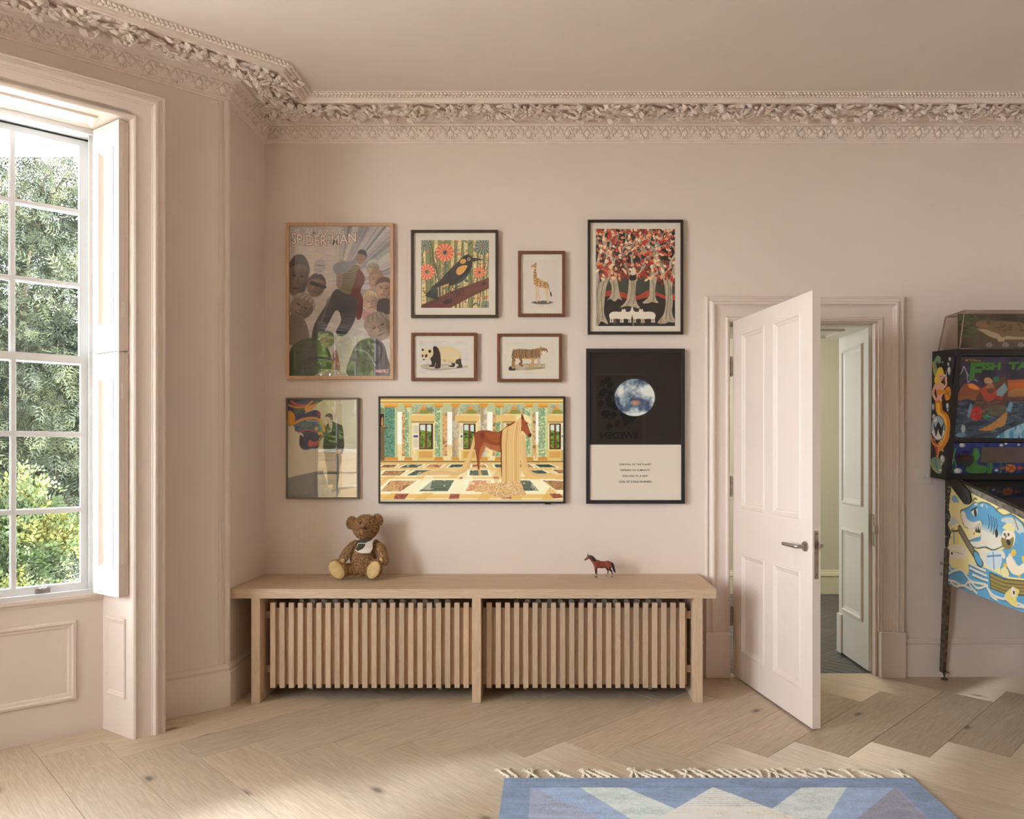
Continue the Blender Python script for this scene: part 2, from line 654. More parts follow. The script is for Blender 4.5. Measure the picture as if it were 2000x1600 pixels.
def herringbone(parent, mat, w, l, ox, oy, inside, ymax=None, ymin=None, z=0.0, name='plank', lift=0.0):
    full = board_mesh([(0, 0), (l, 0), (l, w), (0, w)]).mesh(name)
    full.materials.append(mat)
    cnt = 0
    for r in range(-9, 10):
        for k in range(-60, 61):
            for kind in (0, 1):
                a, b = k * w - r * l, k * w + r * l
                if kind == 0:
                    rect = [(a, b), (a + l, b), (a + l, b + w), (a, b + w)]
                else:
                    rect = [(a, b + w), (a + w, b + w), (a + w, b + w + l), (a, b + w + l)]
                W = [(ox + p[0] * A.x + p[1] * B.x, oy + p[0] * A.y + p[1] * B.y) for p in rect]
                cx, cy = np.mean(W, axis=0)
                if not any(inside(x, y) for x, y in W + [(cx, cy)]):
                    continue
                # board frame: x along its length
                if kind == 0:
                    o, ang = W[0], -math.pi / 4
                else:
                    o, ang = W[1], math.pi / 4
                me = full
                if (ymax is not None and max(p[1] for p in W) > ymax) or (ymin is not None and min(p[1] for p in W) < ymin):
                    Wc = clip_y(W, ymax) if ymax is not None else W
                    if ymin is not None:
                        Wc = [(x, -y) for x, y in clip_y([(x, -y) for x, y in Wc], -ymin)]
                    if len(Wc) < 3: continue
                    ca, sa = math.cos(-ang), math.sin(-ang)
                    loc = [((x - o[0]) * ca - (y - o[1]) * sa, (x - o[0]) * sa + (y - o[1]) * ca) for x, y in Wc]
                    ar = sum(loc[i][0] * loc[(i + 1) % len(loc)][1] - loc[(i + 1) % len(loc)][0] * loc[i][1] for i in range(len(loc)))
                    if abs(ar) < 2e-3: continue
                    if ar < 0: loc = loc[::-1]
                    me = board_mesh(loc).mesh(name)
                    me.materials.append(mat)
                ob = link_mesh(name, me, mat, parent)
                ob.location = (o[0], o[1], z + R.uniform(-0.0003, 0.0003))
                ob.rotation_euler = (0, 0, ang)
                cnt += 1
    return cnt


def in_room(x, y):
    if not (YR < y < 0.03 and x < XR): return False
    if x > XL: return True
    return Vector((x - P0.x, y - P0.y)).dot(N1) > -0.02 and x > Q1.x and y < P0.y and Vector((x - Q2.x, y - Q2.y)).dot(N3) > -0.02


herringbone(floor, M['plank'], PW, PL, OX, OY, in_room, ymax=0.05)

# ---- cornice
PATH = [(XR, YB), (XL, YB), tuple(P0), tuple(Q1), tuple(Q2), tuple(P3), (XL, YR), (XR, YR)]
prof = [(0.0, 3.245), (0.008, 3.248), (0.012, 3.256), (0.02, 3.258), (0.026, 3.264), (0.028, 3.274), (0.034, 3.282), (0.044, 3.310),
        (0.056, 3.328), (0.066, 3.331), (0.070, 3.337), (0.092, 3.340), (0.098, 3.349), (0.120, 3.352), (0.128, 3.361), (0.150, 3.362),
        (0.335, 3.350), (0.345, 3.340), (0.352, 3.326), (0.366, 3.326), (0.368, 3.336), (0.374, 3.339), (0.376, 3.350), (0.384, 3.356),
        (0.392, 3.358), (0.412, 3.360), (0.420, 3.364), (0.424, 3.372)]
mb = MB(); mb.sweep(PATH, prof, closed=True)
cornice = struct(mb, 'trim_1', M['plaster'], smooth=0.5)


def leaf(m, O, rot, L, W, curl, seed):
    """a modelled leaf: pointed, ribbed, curling, closed on its underside"""
    rr = random.Random(seed)
    nx, vs, fs = 6, [], []
    for i in range(nx + 1):
        t = i / nx
        w = W * (math.sin(math.pi * min(t * 0.92 + 0.08, 1.0)) ** 0.8) * (1.0 if i % 2 == 0 else 0.8)
        z = math.sin(t * 2.6) * curl
        for (k, h) in ((-1, 0), (-0.5, 0.35), (0, 0.12), (0.5, 0.35), (1, 0)):
            vs.append((t * L, k * w, z + h * W * 0.8 + rr.uniform(-1, 1) * W * 0.05))
    for i in range(nx):
        for k in range(4):
            a = i * 5 + k
            fs.append((a, a + 5, a + 6, a + 1))
    b = len(vs)
    vs.append((L * 0.45, 0, -W * 0.5))
    rim = [i * 5 for i in range(nx + 1)] + [i * 5 + 4 for i in range(nx, -1, -1)]
    for i in range(len(rim)):
        fs.append((rim[i], rim[(i + 1) % len(rim)], b))
    m.add([Vector(O) + rot @ Vector(p) for p in vs], fs)


def garland(seed):
    """one length of the undercut vine: leaves, blossoms and berry bunches hanging from the soffit"""
    rr = random.Random(seed)
    m = MB()
    L = 0.44
    pts = [(x, 0.035 * math.sin(x / L * 2 * math.pi), -0.012) for x in np.linspace(-L / 2, L / 2, 13)]
    m.tube(pts, 0.010, 6)
    for i in range(64):
        x = -L / 2 + L * (i + rr.random()) / 64
        y = rr.uniform(-0.095, 0.095)
        yaw = rr.uniform(-0.9, 0.9) + (math.pi if rr.random() < 0.35 else 0)
        rot = Matrix.Rotation(yaw, 3, 'Z') @ Matrix.Rotation(rr.uniform(-0.2, 0.65), 3, 'Y') @ Matrix.Rotation(math.pi + rr.uniform(-0.6, 0.6), 3, 'X')
        leaf(m, (x, y, rr.uniform(-0.017, -0.003)), rot, rr.uniform(0.035, 0.06), rr.uniform(0.015, 0.024), rr.uniform(0.005, 0.013), seed * 97 + i)
    for (cx, cy) in ((-0.12, 0.05), (0.1, -0.03)):
        for k in range(11):
            m.ell((cx + rr.uniform(-.03, .03), cy + rr.uniform(-.03, .03), rr.uniform(-0.030, -0.014)), (0.0105,) * 3, 7, 5)
    for k in range(5):
        th = k * 2 * math.pi / 5
        rot = Matrix.Rotation(th, 3, 'Z') @ Matrix.Rotation(0.5, 3, 'Y')
        m.ell((0.0 + 0.022 * math.cos(th), 0.01 + 0.022 * math.sin(th), -0.024), (0.02, 0.013, 0.006), 7, 5, rot)
    m.ell((0, 0.01, -0.030), (0.009, 0.009, 0.007), 7, 5)
    return m


gar = [garland(k).mesh('leaf_garland', 0.9) for k in (3, 5, 8)]


def palmette():
    """one leaf-and-scroll unit of the lower band"""
    m = MB()
    for s in (-1, 1):
        pts = [(s * (0.008 + 0.050 * t), 0.002 + 0.005 * math.sin(3 * t), 0.027 - 0.046 * math.sin(t * 2.2) + 0.012 * t) for t in np.linspace(0, 1, 8)]
        m.tube(pts, [0.0085 - 0.003 * t for t in np.linspace(0, 1, 8)], 7)
        m.ell((s * 0.043, 0.006, 0.000), (0.015, 0.012, 0.014), 9, 6)
        m.ell((s * 0.024, 0.007, 0.020), (0.013, 0.010, 0.012), 9, 6)
        m.ell((s * 0.030, 0.004, -0.022), (0.011, 0.008, 0.009), 9, 6, Matrix.Rotation(s * 0.5, 3, 'Y'))
    m.ell((0, 0.007, -0.010), (0.018, 0.014, 0.020), 10, 7)
    m.ell((0, 0.012, 0.012), (0.011, 0.010, 0.014), 9, 6)
    for x in (-0.014, 0.0, 0.014):
        m.ell((x, 0.001, -0.037), (0.005, 0.008, 0.008), 7, 5)
    for x in (-0.056, 0.056):
        m.ell((x, 0.003, 0.022), (0.010, 0.008, 0.009), 8, 5)
    return m


pal = palmette().mesh('scroll_ornament', 0.9)
for me in gar + [pal]:
    me.materials.append(M['plaster'])


def along(p, q, off, pitch, lo, hi):
    """stations between two plan points offset into the room"""
    p, q = Vector(p), Vector(q)
    d = (q - p).normalized()
    n = Vector((-d.y, d.x))
    L = (q - p).length
    s = lo
    while s < L - hi:
        c = p + d * s + n * off
        yield c, math.atan2(-d.y, -d.x)
        s += pitch


beads = MB()
segs = [((3.3, 0), (XL, 0), 0.0), ((XL, 0), tuple(P0), 0.0), (tuple(P0), tuple(Q1), 0.0)]
for i, (p, q, _) in enumerate(segs):
    k = 0
    lo2, hi2 = ((0.0, 0.15), (0.36, -0.14), (-0.06, 0.3))[i]
    for c, a in along(p, q, 0.243, 0.40 if i == 1 else 0.44, lo2 if i != 1 else 0.40, hi2):
        o = link_mesh('leaf_garland', gar[(k + i) % 3], None, cornice)
        o.location = (c.x, c.y, 3.350)
        o.rotation_euler = (-0.065, 0, a)
        k += 1
    lo3, hi3 = ((0.0, 0.06), (0.11, 0.0), (0.03, 0.1))[i]
    for c, a in along(p, q, 0.047, 0.118, lo3, hi3):
        o = link_mesh('scroll_ornament', pal, None, cornice)
        o.location = (c.x, c.y, 3.302)
        o.rotation_euler = (0.45, 0, a)
    lo4, hi4 = ((0.0, 0.42), (0.42, -0.19), (-0.19, 0.3))[i]
    for row, (off, zz) in enumerate(((0.390, 3.353), (0.409, 3.357))):
        for j, (c, a) in enumerate(along(p, q, off, 0.021, lo4 + 0.010 * row, hi4)):
            rot = Matrix.Rotation(a + 0.5 * (1 if row else -1), 3, 'Z')
            beads.ell((c.x, c.y, zz), (0.0145, 0.0095, 0.0090), 6, 4, rot)
beads.build('bead_band', M['plaster'], cornice, smooth=True, kind='stuff')

# ---- skirting boards
skirt = [(0.0, 0.0), (0.024, 0.0), (0.024, 0.180), (0.021, 0.186), (0.017, 0.188), (0.016, 0.196), (0.022, 0.203), (0.021, 0.211), (0.012, 0.217), (0.008, 0.228), (0.0, 0.230)]
ARC0, ARC1 = 0.953, 2.153
SUR = 0.345                                   # where the window surround begins on the canted wall
s_end = P0 + U1 * (SUR + 0.004)
mb = MB(); mb.sweep([(ARC0, 0), (XL, 0), tuple(P0), tuple(s_end)], skirt)
struct(mb, 'baseboard_left', M['trim'], smooth=0.5)
mb = MB(); mb.sweep([(XR, YR), (XR, 0), (ARC1, 0)], skirt)
struct(mb, 'baseboard_right', M['trim'], smooth=0.5)
mb = MB(); mb.sweep([tuple(Q2 + U3 * (CANT - SUR)), tuple(P3), (XL, YR), (XR, YR)], skirt)
struct(mb, 'baseboard_rear', M['trim'], smooth=0.5)

# ---- bead down the corner of the bay
mb = MB()
d = (Vector((1, 0)) + N1).normalized()
c = Vector((P0.x, P0.y)) + d * 0.002
mb.tube([(c.x, c.y, 0.229), (c.x, c.y, 3.25)], 0.017, 16)
f1 = P0 + U1 * 0.03
mb.obox((f1.x, f1.y, 0.229), (U1.x * 0.012, U1.y * 0.012, 0), (N1.x * 0.006, N1.y * 0.006, 0), (0, 0, 3.02))
mb.box(XL, XL + 0.006, P0.y + 0.024, P0.y + 0.034, 0.229, 3.25)
struct(mb, 'trim_2', M['trim'], smooth=0.7)

# ------------------------------------------------------------------ windows
class Fr:
    """local frame of a wall: t along it, n into the room, z up"""
    def __init__(s, o, u, n): s.o, s.u, s.n = o, u, n
    def p(s, t, n, z):
        q = s.o + s.u * t + s.n * n
        return Vector((q.x, q.y, z))
    def T(s): return Vector((s.u.x, s.u.y, 0))
    def N(s): return Vector((s.n.x, s.n.y, 0))


def fbox(mb, F, t0, t1, n0, n1, z0, z1):
    mb.obox(F.p(t0, n0, z0), F.T() * (t1 - t0), F.N() * (n1 - n0), (0, 0, z1 - z0))


PANEL = [(0, 0.0), (0.004, 0.006), (0.012, 0.007), (0.016, 0.002), (0.024, -0.001), (0.030, -0.008), (0.034, -0.008)]
Z3 = Vector((0, 0, 1))


def window(F, length, tc, num, wall_name, cols=3):
    ex = (cols - 3) * 0.141                            # half of the extra width
    HO, HI, HB, HG = 0.725 + ex, 0.579 + ex, 0.497 + ex, 0.41 + ex   # half widths: surround, reveal front, reveal back, glass
    # the wall around the opening
    mb = MB()
    fbox(mb, F, 0, tc - HI, -0.3, 0, 0, ZC + 0.1)
    fbox(mb, F, tc + HI, length, -0.3, 0, 0, ZC + 0.1)
    fbox(mb, F, tc - HI, tc + HI, -0.3, 0, HEAD + 0.03, ZC + 0.1)
    fbox(mb, F, tc - HI, tc + HI, -0.3, -0.052, -0.2, SILL - 0.02)
    struct(mb, wall_name, M['wall'])
    # the frame is the window itself
    mb = MB()
    for sgn in (-1, 1):
        a, b = (tc - HB - 0.04, tc - HG - 0.045) if sgn < 0 else (tc + HG + 0.045, tc + HB + 0.04)
        fbox(mb, F, a, b, -0.24, -0.055, SILL, HEAD)
        # staff bead
        e = tc + sgn * (HG + 0.045)
        fbox(mb, F, min(e, e - sgn * 0.014), max(e, e - sgn * 0.014), -0.085, -0.06, SILL, HEAD - 0.02)
        e2 = tc + sgn * (HB - 0.006)
        fbox(mb, F, min(e2, e2 - sgn * 0.022), max(e2, e2 - sgn * 0.022), -0.056, -0.044, SILL, HEAD)
    fbox(mb, F, tc - HB, tc + HB, -0.24, -0.055, HEAD - 0.028, HEAD + 0.02)
    fbox(mb, F, tc - HB, tc + HB, -0.24, -0.06, SILL - 0.03, SILL + 0.012)
    fbox(mb, F, tc - HG - 0.05, tc + HG + 0.05, -0.06, -0.045, SILL + 0.0, SILL + 0.022)
    fbox(mb, F, tc - HB, tc + HB, -0.05, -0.036, HEAD - 0.03, HEAD - 0.002)
    win = mb.build('window_%d' % num, M['sash'], kind='structure')
    # surround with moulded face
    mb = MB()
    prof = [(0.146, 0.0), (0.146, 0.199), (0.140, 0.205), (0.133, 0.205), (0.131, 0.199), (0.124, 0.200), (0.117, 0.207), (0.108, 0.216),
            (0.098, 0.218), (0.092, 0.214), (0.090, 0.206), (0.084, 0.205), (0.083, 0.200), (0.024, 0.200), (0.022, 0.204), (0.014, 0.210), (0.005, 0.208), (0.0, 0.202), (0.0, -0.06)]
    for sgn in (-1, 1):
        vs, fs = [], []
        for (w, n) in prof:
            vs.append(F.p(tc + sgn * (HI + w), n, 0.0))
            vs.append(F.p(tc + sgn * (HI + w), n, HEAD + w))
        for k in range(len(prof) - 1):
            q = (2 * k, 2 * k + 1, 2 * k + 3, 2 * k + 2)
            fs.append(q if sgn > 0 else q[::-1])
        mb.add(vs, fs)
    vs, fs = [], []
    for (w, n) in prof:
        vs.append(F.p(tc - HI - w, n, HEAD + w)); vs.append(F.p(tc + HI + w, n, HEAD + w))
    for k in range(len(prof) - 1):
        fs.append((2 * k, 2 * k + 1, 2 * k + 3, 2 * k + 2))
    mb.add(vs, fs)
    mb.build('window_surround', M['trim'], win, smooth=0.5)
    # lining of the reveal: splayed sides, soffit, apron
    mb = MB()
    # soffit
    so = F.p(tc, 0.2, HEAD)
    vs = [F.p(tc - HI, 0.2, HEAD), F.p(tc + HI, 0.2, HEAD), F.p(tc + HB, -0.055, HEAD - 0.006), F.p(tc - HB, -0.055, HEAD - 0.006)]
    vs += [v + Z3 * 0.04 for v in vs]
    mb.add(vs, [(0, 1, 2, 3), (7, 6, 5, 4), (0, 4, 5, 1), (1, 5, 6, 2), (2, 6, 7, 3), (3, 7, 4, 0)])
    mb.ring(F.p(tc, 0.2, HEAD - 0.0015), F.T(), -F.N(), -Z3, -HI + 0.13, 0.06, HI - 0.13, 0.205, [(0, 0), (0.003, 0.010), (0.012, 0.012), (0.018, 0.006), (0.024, 0.004), (0.028, 0.0)])
    # splayed linings
    for sgn in (-1, 1):
        a, b = F.p(tc + sgn * HI, 0.2, 0), F.p(tc + sgn * HB, -0.055, 0)
        dv = (b - a)
        L = dv.length
        dv.normalize()
        nv = Vector((-dv.y, dv.x, 0))
        if nv.dot(F.T()) * sgn > 0: nv = -nv          # faces the opening
        mb.obox(a - nv * 0.03, dv * L, nv * 0.03, Z3 * HEAD)
        mb.ring(a, dv, Z3, nv, 0.055, 0.18, L - 0.04, 0.565, [(0, 0.0015), (0.003, 0.008), (0.010, 0.009), (0.016, 0.004), (0.024, 0.0025), (0.028, -0.0)])
    # apron
    fbox(mb, F, tc - HB - 0.02, tc + HB + 0.02, -0.09, -0.05, 0.012, SILL - 0.012)
    for (a, b) in ((tc - HB + 0.11, tc + HB - 0.11),):
        mb.ring(F.p(0, -0.05, 0), F.T(), Z3, F.N(), a, 0.17, b, 0.555, [(0, 0.0015), (0.003, 0.010), (0.014, 0.012), (0.022, 0.006), (0.032, 0.004), (0.038, 0.0)])
    mb.build('panelled_lining', M['trim'], win)
    # sill nosing
    mb = MB()
    fbox(mb, F, tc - HB - 0.012, tc + HB + 0.012, -0.09, -0.036, SILL - 0.018, SILL)
    fbox(mb, F, tc - HB - 0.006, tc + HB + 0.006, -0.06, -0.044, SILL - 0.032, SILL - 0.018)
    mb.build('window_sill', M['trim'], win)
    # sashes
    rows = {0: [(0.728, 1.072), (1.098, 1.441), (1.467, 1.800)], 1: [(1.840, 2.180), (2.206, 2.545), (2.571, 2.885)]}
    for si, (n0, n1) in ((0, (-0.128, -0.090)), (1, (-0.172, -0.134))):
        mb = MB()
        zb = SILL + 0.004 if si == 0 else 1.800
        zt = 1.838 if si == 0 else HEAD - 0.022
        ws = HG + 0.043
        fbox(mb, F, tc - ws, tc - HG, n0, n1, zb, zt)
        fbox(mb, F, tc + HG, tc + ws, n0, n1, zb, zt)
        fbox(mb, F, tc - HG, tc + HG, n0, n1, zb, rows[si][0][0])
        fbox(mb, F, tc - HG, tc + HG, n0, n1, rows[si][-1][1], zt)
        sash = mb.build('sash', M['sash'], win)
        if si == 1:
            mb = MB(); fbox(mb, F, tc - ws, tc + ws, n1 - 0.002, n1 + 0.002, HEAD - 0.036, HEAD - 0.0285); mb.build('draught_strip', M['black'], sash)
        for k in range(2):
            z0, z1 = rows[si][k][1], rows[si][k + 1][0]
            mb = MB()
            fbox(mb, F, tc - HG, tc + HG, n0 + 0.006, n1, z0 + 0.004, z1 - 0.004)
            fbox(mb, F, tc - HG, tc + HG, n0 + 0.006, n1 - 0.010, z0, z1)
            mb.build('glazing_bar', M['sash'], sash)
        pit = (2 * HG + 0.025) / cols
        for k in range(1, cols):
            cx = tc - HG - 0.0125 + k * pit
            mb = MB()
            fbox(mb, F, cx - 0.008, cx + 0.008, n0 + 0.006, n1 + 0.001, rows[si][0][0], rows[si][-1][1])
            fbox(mb, F, cx - 0.0125, cx + 0.0125, n0 + 0.006, n1 - 0.010, rows[si][0][0], rows[si][-1][1])
            mb.build('glazing_bar', M['sash'], sash)
        xs = [(-HG + k * pit, -HG + (k + 1) * pit - 0.025) for k in range(cols)]
        for (z0, z1) in rows[si]:
            for (x0, x1) in xs:
                mb = MB()
                fbox(mb, F, tc + x0, tc + x1, (n0 + n1) / 2 - 0.008, (n0 + n1) / 2 - 0.005, z0, z1)
                # one thin sheet: keep the faces that look in and out
                mb.f = [q for q in mb.f if abs((Vector(mb.v[q[1]]) - Vector(mb.v[q[0]])).cross(Vector(mb.v[q[2]]) - Vector(mb.v[q[1]])).normalized().dot(F.N())) > 0.9][:1]
                mb.build('pane', M['glass'], sash)
        if si == 0:
            mb = MB()
            tl = tc - 0.3 + 0.045
            fbox(mb, F, tl - 0.03, tl + 0.03, n1, n1 + 0.003, SILL + 0.018, SILL + 0.042)
            pts = [F.p(tl + 0.013 * math.cos(a), n1 + 0.003 + 0.02 * math.sin(a), SILL + 0.046) for a in np.linspace(0, math.pi, 9)]
            mb.tube(pts, 0.0055, 8)
            fbox(mb, F, tl - 0.013, tl + 0.013, n1, n1 + 0.012, SILL + 0.036, SILL + 0.054)
            for dx in (-0.021, 0.021):
                mb.lathe(F.p(tl + dx, n1 + 0.003, SILL + 0.030), F.N(), [(0.003, 0), (0.003, 0.001)], 10)
            mb.build('sash_lift', M['steel'], sash)
    # folded shutters
    for sgn in (-1, 1):
        a, b = F.p(tc + sgn * HI, 0.2, 0), F.p(tc + sgn * HB, -0.055, 0)
        dv = (b - a); L = dv.length; dv.normalize()
        nv = Vector((-dv.y, dv.x, 0))
        if nv.dot(F.T()) * sgn > 0: nv = -nv
        for (z0, z1) in ((SILL + 0.006, 1.842), (1.846, HEAD - 0.012)):
            mb = MB()
            s0, s1 = 0.022, L - 0.012
            # back leaf
            mb.obox(a + dv * (s0 + 0.006) + nv * 0.002 + Z3 * (z0 + 0.004), dv * (s1 - s0 - 0.03), nv * 0.018, Z3 * (z1 - z0 - 0.008))
            # front leaf: stiles, rails, recessed field
            b0 = a + nv * 0.024
            st, th = 0.05, 0.026
            zb, zt = z0 + 0.13, z1 - 0.12
            mb.obox(b0 + dv * s0 + Z3 * z0, dv * st, nv * th, Z3 * (z1 - z0))
            mb.obox(b0 + dv * (s1 - st) + Z3 * z0, dv * st, nv * th, Z3 * (z1 - z0))
            mb.obox(b0 + dv * (s0 + st) + Z3 * z0, dv * (s1 - s0 - 2 * st), nv * th, Z3 * (zb - z0))
            mb.obox(b0 + dv * (s0 + st) + Z3 * zt, dv * (s1 - s0 - 2 * st), nv * th, Z3 * (z1 - zt))
            mb.obox(b0 + dv * (s0 + st) + Z3 * zb, dv * (s1 - s0 - 2 * st), nv * 0.012, Z3 * (zt - zb))
            mb.ring(b0, dv, Z3, nv, s0 + st - 0.004, zb - 0.004, s1 - st + 0.004, zt + 0.004, [(0, th), (0.002, th + 0.003), (0.008, th + 0.003), (0.014, th - 0.004), (0.020, 0.016), (0.026, 0.012)])
            sh = mb.build('shutter', M['trim'], win)
            mb = MB()
            for zh in (z0 + 0.16, z1 - 0.22):
                mb.obox(b0 + dv * (s0 - 0.004) + nv * 0.0 + Z3 * zh, dv * 0.004, nv * 0.012, Z3 * 0.07)
                mb.obox(b0 + dv * (s1) + nv * 0.006 + Z3 * zh, dv * 0.006, nv * 0.012, Z3 * 0.07)
            mb.build('hinge', M['trim'], sh)
    return win


F1 = Fr(P0, U1, N1)
window(F1, CANT, TCEN, 1, 'wall_bay_far')
F2 = Fr(Q1, Vector((0, -1)), Vector((1, 0)))
window(F2, Q1.y - Q2.y, (Q1.y - Q2.y) / 2, 2, 'wall_bay_middle', 6)
F3 = Fr(Q2, U3, N3)
window(F3, CANT, CANT - TCEN, 3, 'wall_bay_near')

# ------------------------------------------------------------------ doorway, door, hall
mb = MB()
prof = [(0.150, 0.0), (0.150, 0.034), (0.145, 0.038), (0.138, 0.038), (0.136, 0.030), (0.128, 0.031), (0.120, 0.036), (0.110, 0.046), (0.100, 0.047),
        (0.095, 0.041), (0.093, 0.032), (0.085, 0.030), (0.083, 0.025), (0.028, 0.022), (0.026, 0.026), (0.018, 0.032), (0.010, 0.030), (0.006, 0.022), (0.0, 0.022), (0.0, -0.02)]
aw = 0.148
AX0, AX1, AZ = DX0 + 0.012, DX1 + 0.0, DZ1 - 0.006
for sgn, xe in ((-1, AX0), (1, AX1)):
    vs, fs = [], []
    for (w, n) in prof:
        vs.append((xe + sgn * w, -n, 0.27)); vs.append((xe + sgn * w, -n, AZ + w))
    for k in range(len(prof) - 1):
        q = (2 * k, 2 * k + 1, 2 * k + 3, 2 * k + 2)
        fs.append(q if sgn > 0 else q[::-1])
    mb.add(vs, fs)
vs, fs = [], []
for (w, n) in prof:
    vs.append((AX0 - w, -n, AZ + w)); vs.append((AX1 + w, -n, AZ + w))
for k in range(len(prof) - 1):
    fs.append((2 * k, 2 * k + 1, 2 * k + 3, 2 * k + 2))
mb.add(vs, fs)
arch = struct(mb, 'trim_3', M['trim'], smooth=0.5)
for (x0, x1) in ((AX0 - 0.153, AX0 - 0.004), (AX1 + 0.004, AX1 + 0.153)):
    mb = MB(); mb.bbox(x0, x1, -0.052, 0.0, 0.0, 0.276, 0.003)
    mb.build('plinth_block', M['trim'], arch)

# lining of the opening with panels
mb = MB()
mb.box(DX0 - 0.001, DX0 + 0.012, 0.0, WT + 0.02, 0, DZ1)                     # hinge side lining
mb.box(DX1 - 0.012, DX1 + 0.001, -0.0, WT + 0.02, 0, DZ1)
mb.box(DX0, DX1, 0.0, WT + 0.02, DZ1 - 0.012, DZ1 + 0.001)
struct(mb, 'trim_4', M['trim'])
mb = MB()
mb.box(DX1 - 0.030, DX1 - 0.011, 0.055, WT + 0.02, 0.012, DZ1 - 0.012)       # stop and panelled jamb
for (z0, z1) in ((0.30, 0.86), (1.02, 2.05)):
    mb.ring((DX1 - 0.030, 0, 0), (0, 1, 0), Z3, (-1, 0, 0), 0.135, z0, 0.46, z1, [(0, 0.001), (0.004, 0.012), (0.016, 0.013), (0.026, 0.004), (0.036, 0.002), (0.042, 0.0)])
mb.box(DX1 - 0.042, DX1 - 0.011, 0.46, WT + 0.03, 0.012, 0.27)
mb.box(DX0 + 0.011, DX0 + 0.030, 0.055, WT + 0.02, 0.012, DZ1 - 0.012)
mb.box(DX0 + 0.03, DX1 - 0.03, 0.055, WT + 0.02, DZ1 - 0.030, DZ1 - 0.011)
mb.ring((0, 0, DZ1 - 0.030), (1, 0, 0), (0, 1, 0), -Z3, DX0 + 0.16, 0.14, DX1 - 0.14, 0.44, [(0, 0.001), (0.004, 0.012), (0.016, 0.013), (0.026, 0.004), (0.036, 0.0)])
lin_hall = struct(mb, 'trim_5', M['halltrim'])
mb = MB()
mb.box(DX1 - 0.016, DX1 - 0.0115, 0.012, 0.042, 0.79, 0.985)
mb.box(DX1 - 0.018, DX1 - 0.0115, -0.004, 0.03, 0.87, 0.915)
mb.build('strike_plate', M['steel'], lin_hall, label='steel strike plate')

# door leaf, standing open into the room
HX, HY = DX0 + 0.034, -0.004
dang = math.radians(-79.2)
dd = Vector((math.cos(dang), math.sin(dang), 0))          # along the leaf from the hinge
dn = Vector((dd.y, -dd.x, 0))                              # face towards the camera's left
if dn.x > 0: dn = -dn
DWID, DTH, DB, DT = 0.905, 0.043, 0.010, 2.160
door_o = Vector((HX, HY, 0))
# front face plane passes through door_o; thickness goes away from dn
mb = MB()
def dbox(m, s0, s1, z0, z1, h0, h1):
    m.obox(door_o + dd * s0 + Z3 * z0 + dn * h0, dd * (s1 - s0), dn * (h1 - h0), Z3 * (z1 - z0))
ST = [(0, 0.11), (0.40, 0.51), (0.795, DWID)]
ST = [(0, 0.115), (0.402, 0.503), (0.79, DWID)]
for (a, b) in ST:
    dbox(mb, a, b, DB, DT, -DTH, 0)
for (a, b) in ((ST[0][1], ST[1][0]), (ST[1][1], ST[2][0])):
    for (z0, z1) in ((DB, 0.172), (0.765, 1.030), (2.072, DT)):
        dbox(mb, a, b, z0, z1, -DTH, 0)
door = mb.build('door_1', M['trim'], kind='structure', base=(HX, HY, 0))
for (a, b) in ((ST[0][1], ST[1][0]), (ST[1][1], ST[2][0])):
    for (z0, z1) in ((0.172, 0.765), (1.030, 2.072)):
        mb = MB()
        dbox(mb, a, b, z0, z1, -DTH + 0.012, -0.012)
        pr = [(-0.002, 0.0), (0.002, 0.004), (0.010, 0.004), (0.016, -0.003), (0.026, -0.006), (0.032, -0.0115)]
        mb.ring(door_o, dd, Z3, dn, a, z0, b, z1, pr)
        mb.ring(door_o - dn * DTH, dd, Z3, -dn, a, z0, b, z1, pr)
        mb.build('panel', M['trim'], door)
# lever handles on both faces
for side in (1, -1):
    mb = MB()
    n = dn * side
    c = door_o + dd * 0.842 + Z3 * 0.897 + (n * 0 if side > 0 else -dn * DTH)
    mb.lathe(c, n, [(0.026, 0), (0.026, 0.006), (0.024, 0.009), (0.012, 0.0095)], 24)
    pts = [c + n * 0.008, c + n * 0.034, c + n * 0.046 - dd * 0.006, c + n * 0.051 - dd * 0.02, c + n * 0.051 - dd * 0.075, c + n * 0.0515 - dd * 0.13]
    mb.tube(catmull([tuple(p) for p in pts], 4, False), 0.0098, 14)
    mb.build('lever_handle', M['steel'], door, smooth=0.7, label='satin steel lever handle')
mb = MB()
e = door_o + dd * DWID - dn * (DTH * 0.72)
mb.obox(e + Z3 * 0.745, dd * 0.0012, dn * 0.021, Z3 * 0.235)
latch = mb.build('latch_plate', M['steel'], door, label='steel latch plate')
mb = MB()
mb.obox(e + Z3 * 0.892 + dn * 0.004, dd * 0.010, dn * 0.013, Z3 * 0.034)
for zz in (0.765, 0.965):
    mb.lathe(e + Z3 * zz + dn * 0.0105 + dd * 0.001, dd, [(0.0035, 0), (0.0035, 0.0012)], 10)
mb.build('latch_bolt', M['darksteel'], latch)
for zz in (1.83, 1.10, 0.31):
    mb = MB()
    hp = door_o - dd * 0.004 + dn * 0.004 + Vector((-0.006, 0, 0))
    for k in range(5):
        mb.lathe(hp + Z3 * (zz + k * 0.023), Z3, [(0.0062, 0.0), (0.0062, 0.0215)], 12)
    mb.lathe(hp + Z3 * (zz - 0.006), Z3, [(0.003, 0), (0.006, 0.006)], 10)
    mb.lathe(hp + Z3 * (zz + 0.115), Z3, [(0.006, 0), (0.003, 0.006)], 10)
    mb.obox(hp + Z3 * zz + dd * 0.004, dd * 0.0015, -dn * 0.032, Z3 * 0.115)
    mb.build('hinge', M['steel'], door, smooth=0.7, label='steel butt hinge')

